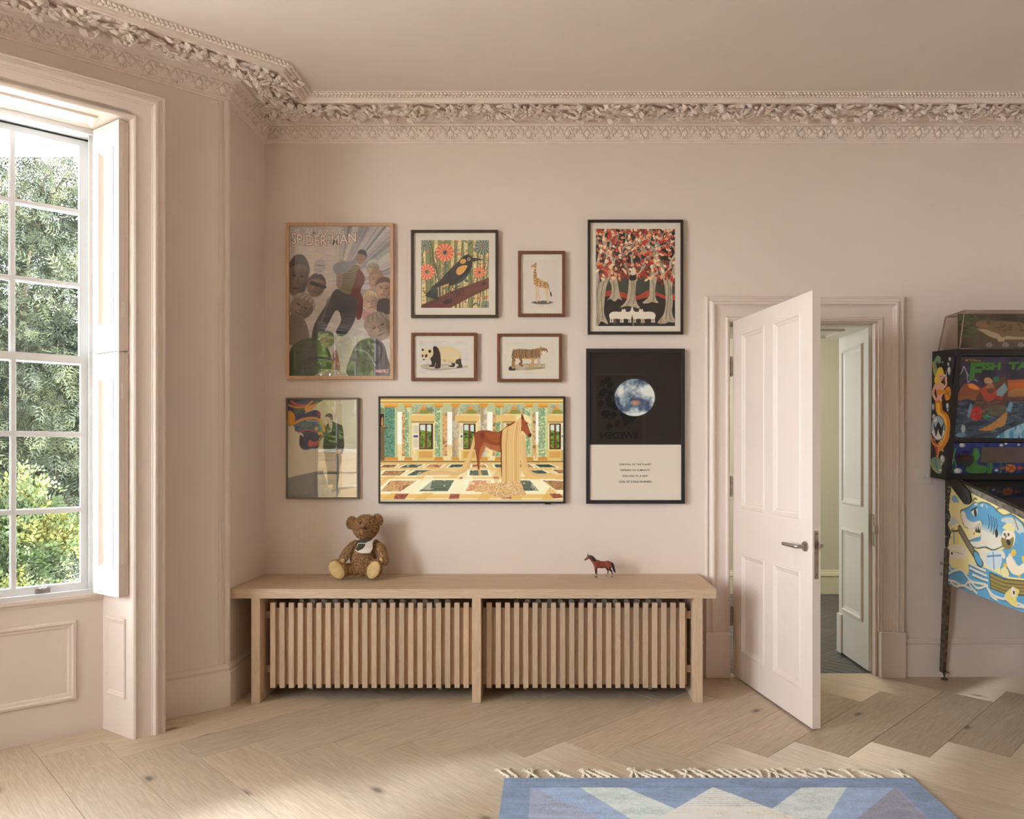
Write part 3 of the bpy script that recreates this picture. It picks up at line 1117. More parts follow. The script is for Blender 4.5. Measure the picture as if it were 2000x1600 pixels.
# hall behind
mb = MB()
mb.box(-0.2, 3.6, 2.6, 2.75, 0, 2.9)
struct(mb, 'wall_hall', M['hallwall'])
mb = MB(); mb.box(-0.35, -0.2, WT, 2.75, 0, 2.9); struct(mb, 'wall_hall_left', M['hallwall'])
mb = MB(); mb.box(3.6, 3.75, WT, 2.75, 0, 2.9); struct(mb, 'wall_hall_right', M['hallwall'])
mb = MB(); mb.box(-0.35, 3.75, WT, 2.75, 2.9, 3.0); struct(mb, 'ceiling_hall', M['hallwall'])
mb = MB(); mb.sweep([(3.6, 2.6), (-0.2, 2.6)], [(0, 0), (0.02, 0), (0.02, 0.165), (0.026, 0.170), (0.028, 0.178), (0.022, 0.184), (0.021, 0.198), (0.012, 0.206), (0.010, 0.222), (0, 0.226)])
struct(mb, 'baseboard_hall', paint('cream_hall_skirting', (226, 218, 186), 0.35, 0.01), smooth=0.5)
M['grout'] = paint('pale_joint', (206, 202, 188), 0.9, 0.02)
M['slate'] = wood('dark_grey_boards', (92, 90, 88), (74, 73, 73), 0, 1.0, 0.35, 0, 0.03, True, (100, 98, 96), 0.12)
mb = MB(); mb.box(-0.2, 3.6, 0.052, 2.62, -0.05, -0.002)
hfloor = struct(mb, 'floor_hall', M['grout'])
_bm = board_mesh
board_mesh = lambda poly, lift=0.0, thick=0.003, bev=0.0006, gap=0.0026: _bm(poly, lift, thick, bev, gap)
herringbone(hfloor, M['slate'], 0.068, 0.42, 1.0, 0.3, lambda x, y: 0.9 < x < 3.1 and 0.06 < y < 2.6, ymax=2.59, ymin=0.056, z=0.0, name='tile')
board_mesh = _bm
# ------------------------------------------------------------------ flat print: drawn on a fine grid whose points carry the ink colour
class Canvas:
    def __init__(s, x0, y0, x1, y1, W, bgc=(255, 255, 255)):
        s.x0, s.y0, s.x1, s.y1 = x0, y0, x1, y1
        s.W = W
        s.H = max(2, int(round(W * (y1 - y0) / (x1 - x0))))
        s.img = np.empty((s.H, s.W, 3)); s.img[:] = bgc
        s.xs = x0 + (np.arange(s.W) + 0.5) * (x1 - x0) / s.W
        s.ys = y0 + (np.arange(s.H) + 0.5) * (y1 - y0) / s.H
        s.px = (x1 - x0) / s.W

    def win(s, lo, hi):
        a = np.searchsorted(s.xs, lo[0] - s.px); b = np.searchsorted(s.xs, hi[0] + s.px)
        c = np.searchsorted(s.ys, lo[1] - s.px); d = np.searchsorted(s.ys, hi[1] + s.px)
        return a, b, c, d

    def put(s, w, cov, c):
        a, b, cc, d = w
        cov = np.clip(cov, 0, 1)[..., None]
        col = c if isinstance(c, np.ndarray) and c.ndim == 3 else np.asarray(c, float)
        s.img[cc:d, a:b] = s.img[cc:d, a:b] * (1 - cov) + col * cov

    def cover(s, pts):
        P = np.asarray(pts, float)
        w = s.win(P.min(0), P.max(0))
        a, b, c, d = w
        if b <= a or d <= c: return w, None
        cov = np.zeros((d - c, b - a))
        Q = np.roll(P, -1, axis=0)
        for ox in (-0.25, 0.25):
            for oy in (-0.25, 0.25):
                X = s.xs[a:b][None, :] + ox * s.px
                Y = s.ys[c:d][:, None] + oy * s.px
                ins = np.zeros((d - c, b - a), bool)
                for (xa, ya), (xb, yb) in zip(P, Q):
                    if ya == yb: continue
                    cr = (ya > Y) != (yb > Y)
                    xi = xa + (Y - ya) * (xb - xa) / (yb - ya)
                    ins ^= cr & (X < xi)
                cov += ins * 0.25
        return w, cov

    def poly(s, pts, c, a=1.0, sm=0):
        if sm: pts = catmull(pts, sm)
        w, cov = s.cover(pts)
        if cov is not None: s.put(w, cov * a, c)

    def ell(s, cx, cy, rx, ry, c, rot=0.0, a=1.0, soft=0.0):
        r = max(rx, ry) * (1 + soft)
        w = s.win((cx - r, cy - r), (cx + r, cy + r))
        A, B, C, D = w
        if B <= A or D <= C: return
        X = s.xs[A:B][None, :] - cx; Y = s.ys[C:D][:, None] - cy
        ca, sa = math.cos(rot), math.sin(rot)
        u, v = (X * ca + Y * sa) / rx, (-X * sa + Y * ca) / ry
        d = np.sqrt(u * u + v * v)
        if soft: cov = np.clip((1 + soft - d) / (2 * soft), 0, 1)
        else: cov = np.clip((1 - d) * min(rx, ry) / s.px + 0.5, 0, 1)
        s.put(w, cov * a, c)

    def line(s, pts, wd, c, a=1.0, sm=0):
        if sm: pts = catmull(pts, sm, False)
        P = np.asarray(pts, float)
        w = s.win(P.min(0) - wd, P.max(0) + wd)
        A, B, C, D = w
        if B <= A or D <= C: return
        X = s.xs[A:B][None, :]; Y = s.ys[C:D][:, None]
        dm = np.full((D - C, B - A), 1e9)
        for p, q in zip(P[:-1], P[1:]):
            e = q - p
            t = np.clip(((X - p[0]) * e[0] + (Y - p[1]) * e[1]) / max(e.dot(e), 1e-9), 0, 1)
            dm = np.minimum(dm, np.hypot(X - p[0] - t * e[0], Y - p[1] - t * e[1]))
        s.put(w, np.clip((wd / 2 - dm) / s.px + 0.5, 0, 1) * min(1.0, wd / s.px) * a, c)

    def rect(s, x0, y0, x1, y1, c, a=1.0):
        s.poly([(x0, y0), (x1, y0), (x1, y1), (x0, y1)], c, a)

    def noise(s, cell, seed=0, octs=3, sx=1.0, sy=1.0):
        rg = np.random.RandomState(seed)
        out = np.zeros((s.H, s.W)); amp, tot = 1.0, 0.0
        X = (s.xs - s.x0) * sx; Y = (s.ys - s.y0) * sy
        for k in range(octs):
            c = cell / 2 ** k
            gx, gy = X / c, Y / c
            g = rg.rand(int(gy[-1]) + 3, int(gx[-1]) + 3)
            ix, iy = gx.astype(int), gy.astype(int)
            fx, fy = gx - ix, gy - iy
            fx = fx * fx * (3 - 2 * fx); fy = fy * fy * (3 - 2 * fy)
            v = (g[np.ix_(iy, ix)] * (1 - fx) + g[np.ix_(iy, ix + 1)] * fx) * (1 - fy)[:, None] + (g[np.ix_(iy + 1, ix)] * (1 - fx) + g[np.ix_(iy + 1, ix + 1)] * fx) * fy[:, None]
            out += amp * v; tot += amp; amp *= 0.55
        return out / tot

    def texture(s, pts, cols, cell, seed=0, sx=1.0, sy=1.0, a=1.0, sharp=1.0, sm=0):
        """polygon filled with a noise blend of colours"""
        if sm: pts = catmull(pts, sm)
        w, cov = s.cover(pts)
        if cov is None: return
        A, B, C, D = w
        n = s.noise(cell, seed, 3, sx, sy)[C:D, A:B]
        n = np.clip((n - 0.5) * 2.2 * sharp + 0.5, 0, 1) * (len(cols) - 1)
        cols = np.asarray(cols, float)
        i = np.clip(n.astype(int), 0, len(cols) - 2)
        f = (n - i)[..., None]
        s.put(w, cov * a, cols[i] * (1 - f) + cols[i + 1] * f)

    def grad(s, pts, c0, c1, p0, p1, a=1.0, sm=0):
        if sm: pts = catmull(pts, sm)
        w, cov = s.cover(pts)
        if cov is None: return
        A, B, C, D = w
        X = s.xs[A:B][None, :]; Y = s.ys[C:D][:, None]
        e = np.array(p1, float) - np.array(p0, float)
        t = np.clip(((X - p0[0]) * e[0] + (Y - p0[1]) * e[1]) / e.dot(e), 0, 1)[..., None]
        s.put(w, cov * a, np.asarray(c0, float) * (1 - t) + np.asarray(c1, float) * t)

    def sheet(s, name, mat, O, ax, ay, parent=None, gain=1.0, keep=None, label=None):
        """O: top left corner, ax: whole width to the right, ay: whole height downwards"""
        O, ax, ay = (np.array(v, float) for v in (O, ax, ay))
        H, W = s.H, s.W
        u = np.linspace(0, 1, W); v = np.linspace(0, 1, H)
        V = O[None, None] + u[None, :, None] * ax + v[:, None, None] * ay
        idx = np.arange(H * W).reshape(H, W)
        F = np.stack([idx[1:, :-1], idx[1:, 1:], idx[:-1, 1:], idx[:-1, :-1]], -1).reshape(-1, 4)
        if keep is not None:
            k = np.array([keep(s.xs[i], s.ys[j]) for j in range(H) for i in range(W)]).reshape(H, W)
            F = F[(k[1:, :-1] & k[1:, 1:] & k[:-1, 1:] & k[:-1, :-1]).reshape(-1)]
        cols = lin(np.clip(s.img, 0, 255)).reshape(-1, 3) * gain
        me = np_mesh(name, V.reshape(-1, 3), F, np.clip(cols, 0, 1))
        o = link_mesh(name, me, mat, parent)
        if label: o['label'] = label
        return o


INK = {}


def ink(c, emit=False):
    k = (tuple(c), emit)
    if k not in INK:
        INK[k] = paint('printing_ink', c, 0.6, 0.0, 5.0, 0.0, 50, 0.2)
    return INK[k]


def lettering(body, O, ax, ay, x, y, w, h, color, parent, bold=0.0, warp=None, spacing=1.0, shear=0.0, thick=0.0, mat=None, name='lettering', outline=0.0):
    """flat type: fitted to the box x..x+w, y..y+h (units of the unit vectors ax to the right, ay upwards)"""
    cu = bpy.data.curves.new(name, 'FONT')
    cu.body = body
    cu.resolution_u = 3
    cu.offset = bold + outline
    cu.space_character = spacing
    cu.shear = shear
    cu.align_x = 'CENTER'
    ob = bpy.data.objects.new(name, cu)
    COL.objects.link(ob)
    bpy.context.view_layer.update()
    me = bpy.data.meshes.new_from_object(ob.evaluated_get(bpy.context.evaluated_depsgraph_get()))
    bpy.data.objects.remove(ob)
    bpy.data.curves.remove(cu)
    V = np.array([v.co for v in me.vertices])
    F = [tuple(p.vertices) for p in me.polygons]
    bpy.data.meshes.remove(me)
    lo, hi = V.min(0), V.max(0)
    lo, hi = lo + outline, hi - outline
    sx = w / (hi[0] - lo[0])
    sy = (h / (hi[1] - lo[1])) if h else sx
    O, ax, ay = Vector(O), Vector(ax), Vector(ay)
    m = MB()
    vs = []
    for p in V:
        u, v = (p[0] - lo[0]) * sx / w, (p[1] - lo[1]) * sy
        if warp:
            u2, v2 = warp(u, v / (h or 1))
            vs.append(O + ax * (x + u2 * w) + ay * (y + v2 * (h or 1)))
        else:
            vs.append(O + ax * (x + u * w) + ay * (y + v))
    m.add(vs, F)
    return m.build(name, mat or ink(color), parent)


DW = 4.50                                    # depth of the picture fronts


def wx(px, d=DW): return (px - 1073.0) * d / 1450.0
def wz(py, d=DW): return EYE - (py - 880.0) * d / 1450.0


GAIN = 1.35


def framed(name, label, cat, box, fw, fmat, print_box, canvas, mount=False, depth=0.028, gain=GAIN, glass=True, group='framed pictures on the pink wall', fh=None):
    """box, print_box: photo pixels x0,y0,x1,y1; returns thing, print sheet"""
    x0, x1, z1, z0 = wx(box[0]), wx(box[2]), wz(box[1]), wz(box[3])
    t = thing(name, label, cat, ((x0 + x1) / 2, -0.002, z0), group)
    yb, yf = -0.003, -0.003 - depth
    w = fw
    # frame: four mitred members in one moulding
    mb = MB()
    pr = [(0.0, yb), (0.0, yf + 0.0015), (0.0015, yf), (w - 0.0015, yf), (w, yf + 0.0015), (w, yb)]
    mb.ring((x0, 0, z0), (1, 0, 0), (0, 0, 1), (0, -1, 0), 0, 0, x1 - x0, z1 - z0, [(i, -y) for (i, y) in pr])
    mb.build('frame', fmat, t)
    yp = yf + 0.014 if mount else yf + 0.010
    mb = MB(); mb.box(x0 + w * .5, x1 - w * .5, yp + 0.0006, yb - 0.0005, z0 + w * .5, z1 - w * .5)
    mb.build('mount' if mount else 'backing_board', M['mat'], t)
    a0, a1, b1, b0 = wx(print_box[0]), wx(print_box[2]), wz(print_box[1]), wz(print_box[3])
    sh = canvas.sheet('print', M['print'], (a0, yp, b1), (a1 - a0, 0, 0), (0, 0, b0 - b1), t, gain)
    if glass:
        mb = MB()
        mb.add([(x0 + w * .8, yf + 0.004, z0 + w * .8), (x1 - w * .8, yf + 0.004, z0 + w * .8), (x1 - w * .8, yf + 0.004, z1 - w * .8), (x0 + w * .8, yf + 0.004, z1 - w * .8)], [(0, 1, 2, 3)])
        mb.build('glass', M['picglass'], t)
    return t, sh, (a0, yp - 0.0004, b0, a1 - a0, b1 - b0)


# ---- 1 comic cover poster: heading, rays, a striding figure and bystanders (plain generic figures)
c = Canvas(125, 100, 1068, 1522, 215, (196, 186, 178))
for k in range(150):
    th = R.uniform(-0.75, 1.5)
    L0, L1 = R.uniform(60, 320), R.uniform(700, 1300)
    ox, oy = 560, 700
    dx, dy = math.cos(th), math.sin(th) * -1
    wv = R.uniform(0.008, 0.03)
    colr = R.choice([(150, 146, 148), (128, 128, 126), (186, 172, 180), (206, 194, 198), (166, 150, 162), (104, 110, 106)])
    c.poly([(ox + L0 * math.cos(th - wv), oy - L0 * math.sin(th - wv)), (ox + L1 * math.cos(th - wv), oy - L1 * math.sin(th - wv)), (ox + L1 * math.cos(th + wv), oy - L1 * math.sin(th + wv)), (ox + L0 * math.cos(th + wv), oy - L0 * math.sin(th + wv))], colr, 0.55)
c.ell(330, 520, 360, 420, (206, 194, 182), 0, 0.75, 0.6)
def head(cx, cy, rx, ry, skin, hair, rot=0.0, dark=0.7):
    c.ell(cx, cy, rx, ry, skin, rot)
    ca, sa = math.cos(rot), math.sin(rot)
    def q(u, v): return (cx + u * rx * ca - v * ry * sa, cy + u * rx * sa + v * ry * ca)
    c.poly([q(*p) for p in ((-1.04, -.12), (-.98, -.6), (-.45, -1.1), (.4, -1.1), (.97, -.6), (1.04, -.2), (.8, -.52), (0.1, -.7), (-.78, -.46))], hair, 1, 4)
    sk = np.array(skin) * dark
    c.ell(*q(.45, .1), rx * .42, ry * .75, sk, rot, .45, .5)
    c.ell(*q(-.35, .2), rx * .22, ry * .2, np.clip(np.array(skin) * 1.18, 0, 255), rot, .5, .6)
    for k in range(9):
        u = -.8 + .2 * k
        c.line([q(u, -.62 + .1 * u * u), q(u * .9 + .05, -.85 - .05 * k % .1), q(u * .8 + .1, -1.0 + .25 * u * u)], rx * .05, np.array(hair) * (.7 if k % 2 else 1.25), .8, 3)
    c.poly([q(.35, .75), q(.7, .6), q(.95, .2), q(1.0, -.2), q(.7, -.45), q(.62, .1), q(.45, .5)], sk * .85, .55, 3)
    c.line([q(-.55, -.2), q(-.35, -.26), q(-.15, -.2)], rx * .06, np.array(hair) * .8, .9, 3); c.line([q(.15, -.2), q(.35, -.26), q(.55, -.2)], rx * .06, np.array(hair) * .8, .9, 3)
    for e in (-.35, .35):
        c.ell(*q(e, -.08), rx * .16, ry * .06, sk * .6, rot)
    c.line([q(0, -.05), q(.08, .28), q(-.08, .3)], rx * .09, sk)
    c.line([q(-.28, .55), q(.25, .55)], ry * .07, sk * .8)
head(205, 590, 100, 190, (120, 98, 84), (78, 64, 56), 0.1)
head(375, 670, 82, 105, (134, 110, 96), (76, 62, 54), 0.25)
c.line([(330, 640), (455, 680)], 34, (52, 46, 44))
head(240, 870, 110, 120, (140, 118, 106), (162, 150, 142), 0.5)
c.ell(410, 485, 55, 75, (176, 172, 172), 0.15); c.line([(375, 470), (450, 480)], 8, (110, 106, 108)); c.line([(395, 530), (430, 530)], 6, (120, 110, 110))
head(905, 500, 58, 72, (170, 150, 130), (190, 184, 176), 0.1)
head(935, 615, 66, 90, (168, 132, 108), (150, 112, 80), 0.15)
head(1010, 700, 78, 100, (178, 140, 116), (92, 58, 44), 0.1)
head(885, 820, 66, 95, (186, 152, 130), (196, 172, 128), -0.15)
c.poly([(815, 900), (900, 930), (940, 970), (820, 990)], (190, 140, 140), 1, 3)
c.poly([(960, 800), (1068, 800), (1068, 930), (950, 930)], (70, 62, 58), 1, 3)
head(960, 1060, 120, 130, (156, 132, 116), (146, 128, 114), -0.4)
c.poly([(125, 950), (230, 960), (290, 1040), (300, 1180), (125, 1220)], (120, 104, 92), 1, 4)
# the striding figure
c.poly([(600, 700), (740, 740), (770, 800), (735, 1000), (640, 1140), (560, 1110), (610, 990), (560, 900), (440, 1120), (340, 1190), (360, 1030), (480, 830), (540, 720)], (62, 58, 58), 1, 4)
c.poly([(480, 790), (520, 760), (440, 1000), (420, 1010)], (120, 116, 112), .7)
c.poly([(585, 560), (640, 500), (760, 470), (790, 520), (750, 600), (700, 745), (590, 700)], (130, 112, 76), 1, 4)
for k in range(8):
    c.line([(600 + k * 3, 540 + k * 22), (690 + k * 2, 560 + k * 22), (760 - k * 6, 530 + k * 26)], 5, (74, 62, 46), 1, 3)
c.poly([(770, 510), (820, 560), (830, 620), (790, 720), (815, 800), (800, 960), (760, 990), (750, 930), (770, 800), (710, 770), (700, 740), (740, 620)], (104, 42, 36), 1, 4)
c.poly([(535, 480), (620, 430), (700, 440), (750, 380), (760, 430), (690, 520), (600, 570), (560, 560)], (138, 138, 138), 1, 4)
c.poly([(570, 560), (620, 570), (610, 680), (570, 680)], (150, 122, 104), 1, 3)
c.ell(800, 400, 48, 68, (150, 118, 98), 0.35); c.poly([(760, 360), (790, 325), (840, 340), (850, 400), (830, 380), (790, 365)], (64, 56, 52), 1, 4)
# lower figures
c.poly([(130, 1290), (200, 1200), (330, 1160), (460, 1220), (520, 1360), (500, 1500), (125, 1522)], (64, 74, 50), 1, 4)
c.texture([(150, 1300), (210, 1215), (330, 1180), (450, 1235), (500, 1360), (480, 1500), (140, 1515)], [(50, 58, 42), (84, 90, 62), (60, 66, 46)], 60, 4, a=.8)
head(480, 1180, 70, 70, (150, 124, 100), (84, 90, 66), 0.3)
c.poly([(530, 1330), (570, 1280), (600, 1500), (520, 1522)], (150, 92, 70), 1, 3)
c.poly([(390, 1500), (470, 1460), (600, 1470), (640, 1522), (380, 1522)], (176, 158, 140), 1, 4)
c.poly([(700, 1330), (770, 1200), (890, 1160), (1000, 1210), (1040, 1340), (1068, 1522), (680, 1522)], (86, 82, 80), 1, 4)
c.line([(890, 1190), (970, 1220), (990, 1300), (950, 1390), (930, 1400)], 26, (54, 44, 40), 1, 5)
c.line([(740, 1270), (850, 1300), (930, 1420)], 14, (150, 148, 146), 1, 4)
c.rect(930, 1455, 1046, 1498, (158, 44, 36)); c.rect(1040, 1455, 1048, 1498, (196, 190, 180))
c.img *= (0.86 + 0.28 * c.noise(260, 21, 4, 1.0, .6))[..., None]
c.img *= (0.93 + 0.14 * c.noise(26, 22, 3, .5, 2.0))[..., None]
M['oakframe'] = wood('pale_oak_frame', (206, 170, 136), (190, 152, 118), 2, 2.0, 0.5, 0, 0.03, False, (180, 144, 112), 0.02)
t, sh, (pa, py_, pb, pw, ph) = framed('framed_poster', 'tall framed comic cover poster in a pale wood frame, top left of the picture wall', 'poster', (558, 435, 768, 741), 0.0195, M['oakframe'], (564.5, 440.5, 761, 734), c, gain=1.0)
def unit(u, v, cv, a): return (a[0] + (u - cv.x0) / (cv.x1 - cv.x0) * a[3], a[2] + (cv.y1 - v) / (cv.y1 - cv.y0) * a[4])
def put_text(body, cv, a, sh, u0, v0, u1, v1, color, lift=0.0, **k):
    x0, z0 = unit(u0, v1, cv, a); x1, z1 = unit(u1, v0, cv, a)
    return lettering(body, (0, a[1] - lift, 0), (1, 0, 0), (0, 0, 1), x0, z0, x1 - x0, z1 - z0, color, sh, **k)
ar = (pa, py_, pb, pw, ph)
def arc1(u, v): return u, v * (0.78 - 0.1 * u) + 0.16 + 1.3 * (u - 0.42) ** 2 * 0.62
put_text('SPIDER-MAN', c, ar, sh, 145, 175, 748, 310, (124, 52, 46), 0, bold=0.012, outline=0.03, warp=arc1)
put_text('SPIDER-MAN', c, ar, sh, 145, 175, 748, 310, (240, 226, 216), 0.0004, bold=0.006, warp=arc1)
def arc2(u, v): return u, v * 0.9 + 0.25 * (2 * u - 1) ** 2
put_text('AMAZING', c, ar, sh, 272, 128, 636, 192, (112, 88, 82), 0, bold=0.006, outline=0.03, warp=arc2)
put_text('AMAZING', c, ar, sh, 272, 128, 636, 192, (240, 226, 216), 0.0004, bold=0.004, warp=arc2)
put_text('The', c, ar, sh, 220, 128, 275, 160, (120, 92, 88), 0.0002, shear=0.3)
put_text('MARVEL', c, ar, sh, 936, 1461, 1040, 1492, (216, 206, 196), 0.0002, bold=0.03)
put_text('© MARVEL', c, ar, sh, 995, 1505, 1046, 1512, (190, 180, 170), 0.0002)

# ---- 2 bird print
c = Canvas(155, 185, 797, 827, 200, (126, 128, 82))
for (x, w) in ((165, 30), (280, 34), (350, 24), (440, 26), (500, 36), (560, 34), (650, 26), (700, 34), (760, 28)):
    c.poly([(x, 185), (x + w, 185), (x + w + 8, 827), (x - 6, 827)], (214, 192, 140))
    for k in range(42):
        yy = R.uniform(185, 827); c.line([(x + R.uniform(-4, w * .3), yy), (x + R.uniform(w * .5, w), yy + R.uniform(-5, 5))], 3.0, (96, 84, 56), .8)
for k in range(26):
    x = R.uniform(150, 800); y0 = R.uniform(185, 500); dx = R.uniform(-90, 90)
    c.line([(x, y0), (x + dx * .5, y0 + 150), (x + dx, 827)], 5, (62, 62, 50), 1, 4)
    for j in range(3):
        c.line([(x + dx * .4, y0 + 120 + 50 * j), (x + dx * .4 + R.uniform(-70, 70), y0 + 60 + 50 * j)], 3, (62, 62, 50))
for k in range(48):
    x, y = R.uniform(160, 790), R.uniform(190, 820)
    c.ell(x, y, 24, 7, R.choice([(84, 100, 96), (196, 108, 78), (70, 84, 80), (90, 104, 70)]), R.choice([-.8, .8, .6, -.6]))
for k in range(40):
    c.ell(R.uniform(160, 790), R.uniform(190, 820), 6, 6, (110, 72, 50))
def flower(cx, cy, r, c0, c1, cc, n=26):
    for k in range(n):
        a0, a1 = 2 * math.pi * k / n, 2 * math.pi * (k + 1) / n
        c.poly([(cx, cy), (cx + r * math.cos(a0), cy + r * math.sin(a0)), (cx + r * 1.03 * math.cos((a0 + a1) / 2), cy + r * 1.03 * math.sin((a0 + a1) / 2)), (cx + r * math.cos(a1), cy + r * math.sin(a1))], c0 if k % 2 else c1)
    c.ell(cx, cy, r * .24, r * .24, cc)
flower(380, 302, 84, (206, 92, 66), (222, 146, 108), (86, 92, 84))
flower(210, 485, 72, (206, 92, 66), (222, 150, 112), (86, 92, 84))
flower(705, 490, 52, (206, 92, 66), (222, 150, 112), (86, 92, 84), 22)
flower(742, 245, 78, (74, 90, 92), (146, 150, 120), (120, 110, 90))
flower(188, 236, 56, (74, 90, 92), (146, 150, 120), (96, 100, 96))
flower(768, 806, 46, (84, 104, 104), (146, 150, 120), (96, 92, 84))
c.poly([(155, 800), (300, 735), (440, 668), (600, 610), (797, 540), (797, 640), (640, 715), (430, 827), (155, 827)], (104, 62, 54))
for (x0, y0, x1, y1) in ((240, 800, 420, 720), (330, 812, 560, 700), (480, 680, 700, 620), (560, 745, 790, 640), (200, 815, 300, 765)):
    c.line([(x0, y0), ((x0 + x1) / 2, (y0 + y1) / 2 - 14), (x1, y1)], 4, (70, 42, 38), 1, 5)
c.ell(408, 766, 46, 24, (62, 48, 44), -.3); c.ell(748, 598, 24, 12, (62, 48, 44), -.3)
c.poly([(250, 632), (330, 570), (420, 470), (500, 395), (560, 335), (600, 322), (632, 345), (640, 380), (632, 440), (600, 500), (540, 560), (470, 605), (380, 622), (300, 632)], (48, 44, 44), 1, 3)
c.poly([(470, 600), (540, 540), (610, 480), (636, 420), (630, 450), (590, 530), (520, 590), (430, 618)], (54, 66, 72), 1, 3)
c.poly([(626, 352), (700, 362), (755, 374), (690, 378), (636, 384)], (44, 40, 38))
c.poly([(262, 630), (312, 624), (318, 745), (270, 742), (190, 712)], (46, 48, 50))
c.line([(300, 632), (240, 722)], 8, (60, 74, 80)); c.line([(306, 640), (296, 738)], 6, (60, 74, 80))
c.poly([(330, 626), (420, 592), (412, 618), (360, 628)], (200, 150, 82))
c.ell(552, 386, 30, 22, (204, 150, 82), -.4)
c.poly([(486, 490), (500, 450), (545, 426), (592, 426), (580, 460), (548, 500), (510, 516)], (204, 150, 82), 1, 4)
c.ell(606, 366, 15, 15, (206, 190, 150)); c.ell(606, 366, 9, 9, (34, 30, 30))
for (x, y) in ((430, 612), (470, 590)):
    c.line([(x, y - 6), (x - 18, y + 40), (x + 20, y + 76)], 8, (44, 40, 40))
    for k in range(3): c.line([(x + 10 + 22 * k, y + 70 - 8 * k), (x + 34 + 24 * k, y + 84 - 8 * k), (x + 42 + 24 * k, y + 112 - 10 * k)], 6, (44, 40, 40), 1, 4)
M['darkframe'] = wood('dark_walnut_frame', (84, 66, 48), (64, 50, 38), 2, 2.0, 0.5, 0, 0.03, False, (58, 44, 34), 0.02)
framed('framed_print', 'square framed bird print with orange flowers in a dark brown frame', 'picture', (802.5, 449, 972.5, 620), 0.0155, M['darkframe'], (822, 468, 954.5, 600.6), c, True)

# ---- 3 small animal studies
M['brownframe'] = wood('brown_walnut_frame', (128, 82, 54), (102, 64, 42), 2, 2.0, 0.45, 0, 0.03, False, (92, 56, 38), 0.02)
c = Canvas(1145, 368, 1445, 835, 100, (204, 194, 182))
c.ell(1305, 776, 96, 17, (96, 90, 80), 0, 1, .15)
yel, brn = (196, 158, 106), (118, 80, 48)
c.poly([(1232, 420), (1250, 430), (1248, 500), (1262, 540), (1310, 566), (1352, 588), (1366, 610), (1362, 650), (1340, 650), (1300, 636), (1262, 632), (1240, 620), (1228, 590), (1222, 520), (1230, 460)], yel, 1, 4)
c.poly([(1198, 440), (1206, 424), (1232, 410), (1250, 416), (1250, 432), (1226, 440), (1204, 446)], (176, 134, 88), 1, 3)
c.line([(1238, 412), (1242, 402)], 6, brn); c.line([(1246, 414), (1250, 406)], 6, brn)
for (pts, w) in (([(1246, 620), (1252, 690), (1254, 768)], 14), ([(1264, 625), (1272, 690), (1284, 764)], 11), ([(1350, 640), (1356, 700), (1354, 772)], 14), ([(1334, 640), (1344, 700), (1366, 772)], 10)):
    c.line(pts, w, (200, 176, 140), 1, 4)
for k in range(150):
    x, y = R.uniform(1224, 1364), R.uniform(440, 650)
    i = int((y - c.y0) / c.px); j = int((x - c.x0) / c.px)
    if np.abs(c.img[i, j] - np.array(yel)).sum() < 30: c.ell(x, y, 6, 5, brn, 0, .8)
c.line([(1362, 610), (1372, 660), (1386, 690)], 4, brn); c.ell(1386, 698, 7, 24, (50, 40, 34), -.2)
c.line([(1270, 808), (1318, 808)], 5, (170, 156, 140), .7)
SMALL = 'small animal studies in brown wood frames'
framed('framed_print', 'small upright framed giraffe study in a brown wood frame', 'picture', (1011.7, 490, 1103.5, 618), 0.0175, M['brownframe'], (1026, 506, 1088, 602), c, True, group=SMALL)

c = Canvas(137, 1137, 606, 1449, 150, (200, 194, 186))
c.texture([(137, 1137), (606, 1137), (606, 1449), (137, 1449)], [(196, 190, 184), (208, 200, 190)], 80, 3, 1, 4)
c.texture([(140, 1372), (250, 1356), (450, 1362), (588, 1370), (580, 1395), (440, 1412), (300, 1422), (190, 1405)], [(168, 158, 140), (200, 190, 172)], 40, 5, .5, 2, sm=4)
cream, blk = (206, 188, 148), (52, 42, 38)
c.poly([(415, 1330), (470, 1330), (470, 1385), (420, 1385), (415, 1378), (450, 1365)], blk, 1, 3)
c.poly([(250, 1300), (290, 1310), (285, 1380), (236, 1384), (232, 1374), (256, 1362)], blk, 1, 3)
c.poly([(300, 1210), (360, 1197), (450, 1200), (510, 1230), (540, 1290), (525, 1340), (460, 1350), (380, 1342), (320, 1330)], cream, 1, 4)
c.texture([(320, 1300), (400, 1320), (480, 1320), (530, 1280), (525, 1340), (460, 1350), (380, 1342)], [(160, 136, 92), (206, 188, 148)], 60, 6, a=.6, sm=3)
c.poly([(490, 1320), (530, 1310), (535, 1350), (545, 1390), (500, 1398), (490, 1388), (510, 1370), (480, 1350)], blk, 1, 3)
c.poly([(270, 1200), (300, 1195), (326, 1230), (340, 1290), (338, 1390), (300, 1402), (284, 1394), (296, 1350), (250, 1330), (245, 1290), (270, 1250)], blk, 1, 4)
c.poly([(160, 1260), (170, 1232), (220, 1214), (262, 1226), (272, 1262), (250, 1300), (200, 1312), (182, 1322), (168, 1304)], cream, 1, 4)
c.ell(172, 1226, 11, 11, blk); c.ell(238, 1240, 13, 15, blk); c.ell(170, 1282, 9, 12, blk, .3); c.ell(204, 1282, 11, 16, blk, .4); c.ell(182, 1318, 9, 6, blk)
c.line([(160, 1395), (300, 1412), (440, 1404), (560, 1392)], 5, (120, 110, 96), .8, 5)
framed('framed_print', 'small framed study of a black and white panda in a brown wood frame', 'picture', (803, 650, 931, 743.7), 0.0175, M['brownframe'], (818, 664.5, 915, 729), c, True, group=SMALL)

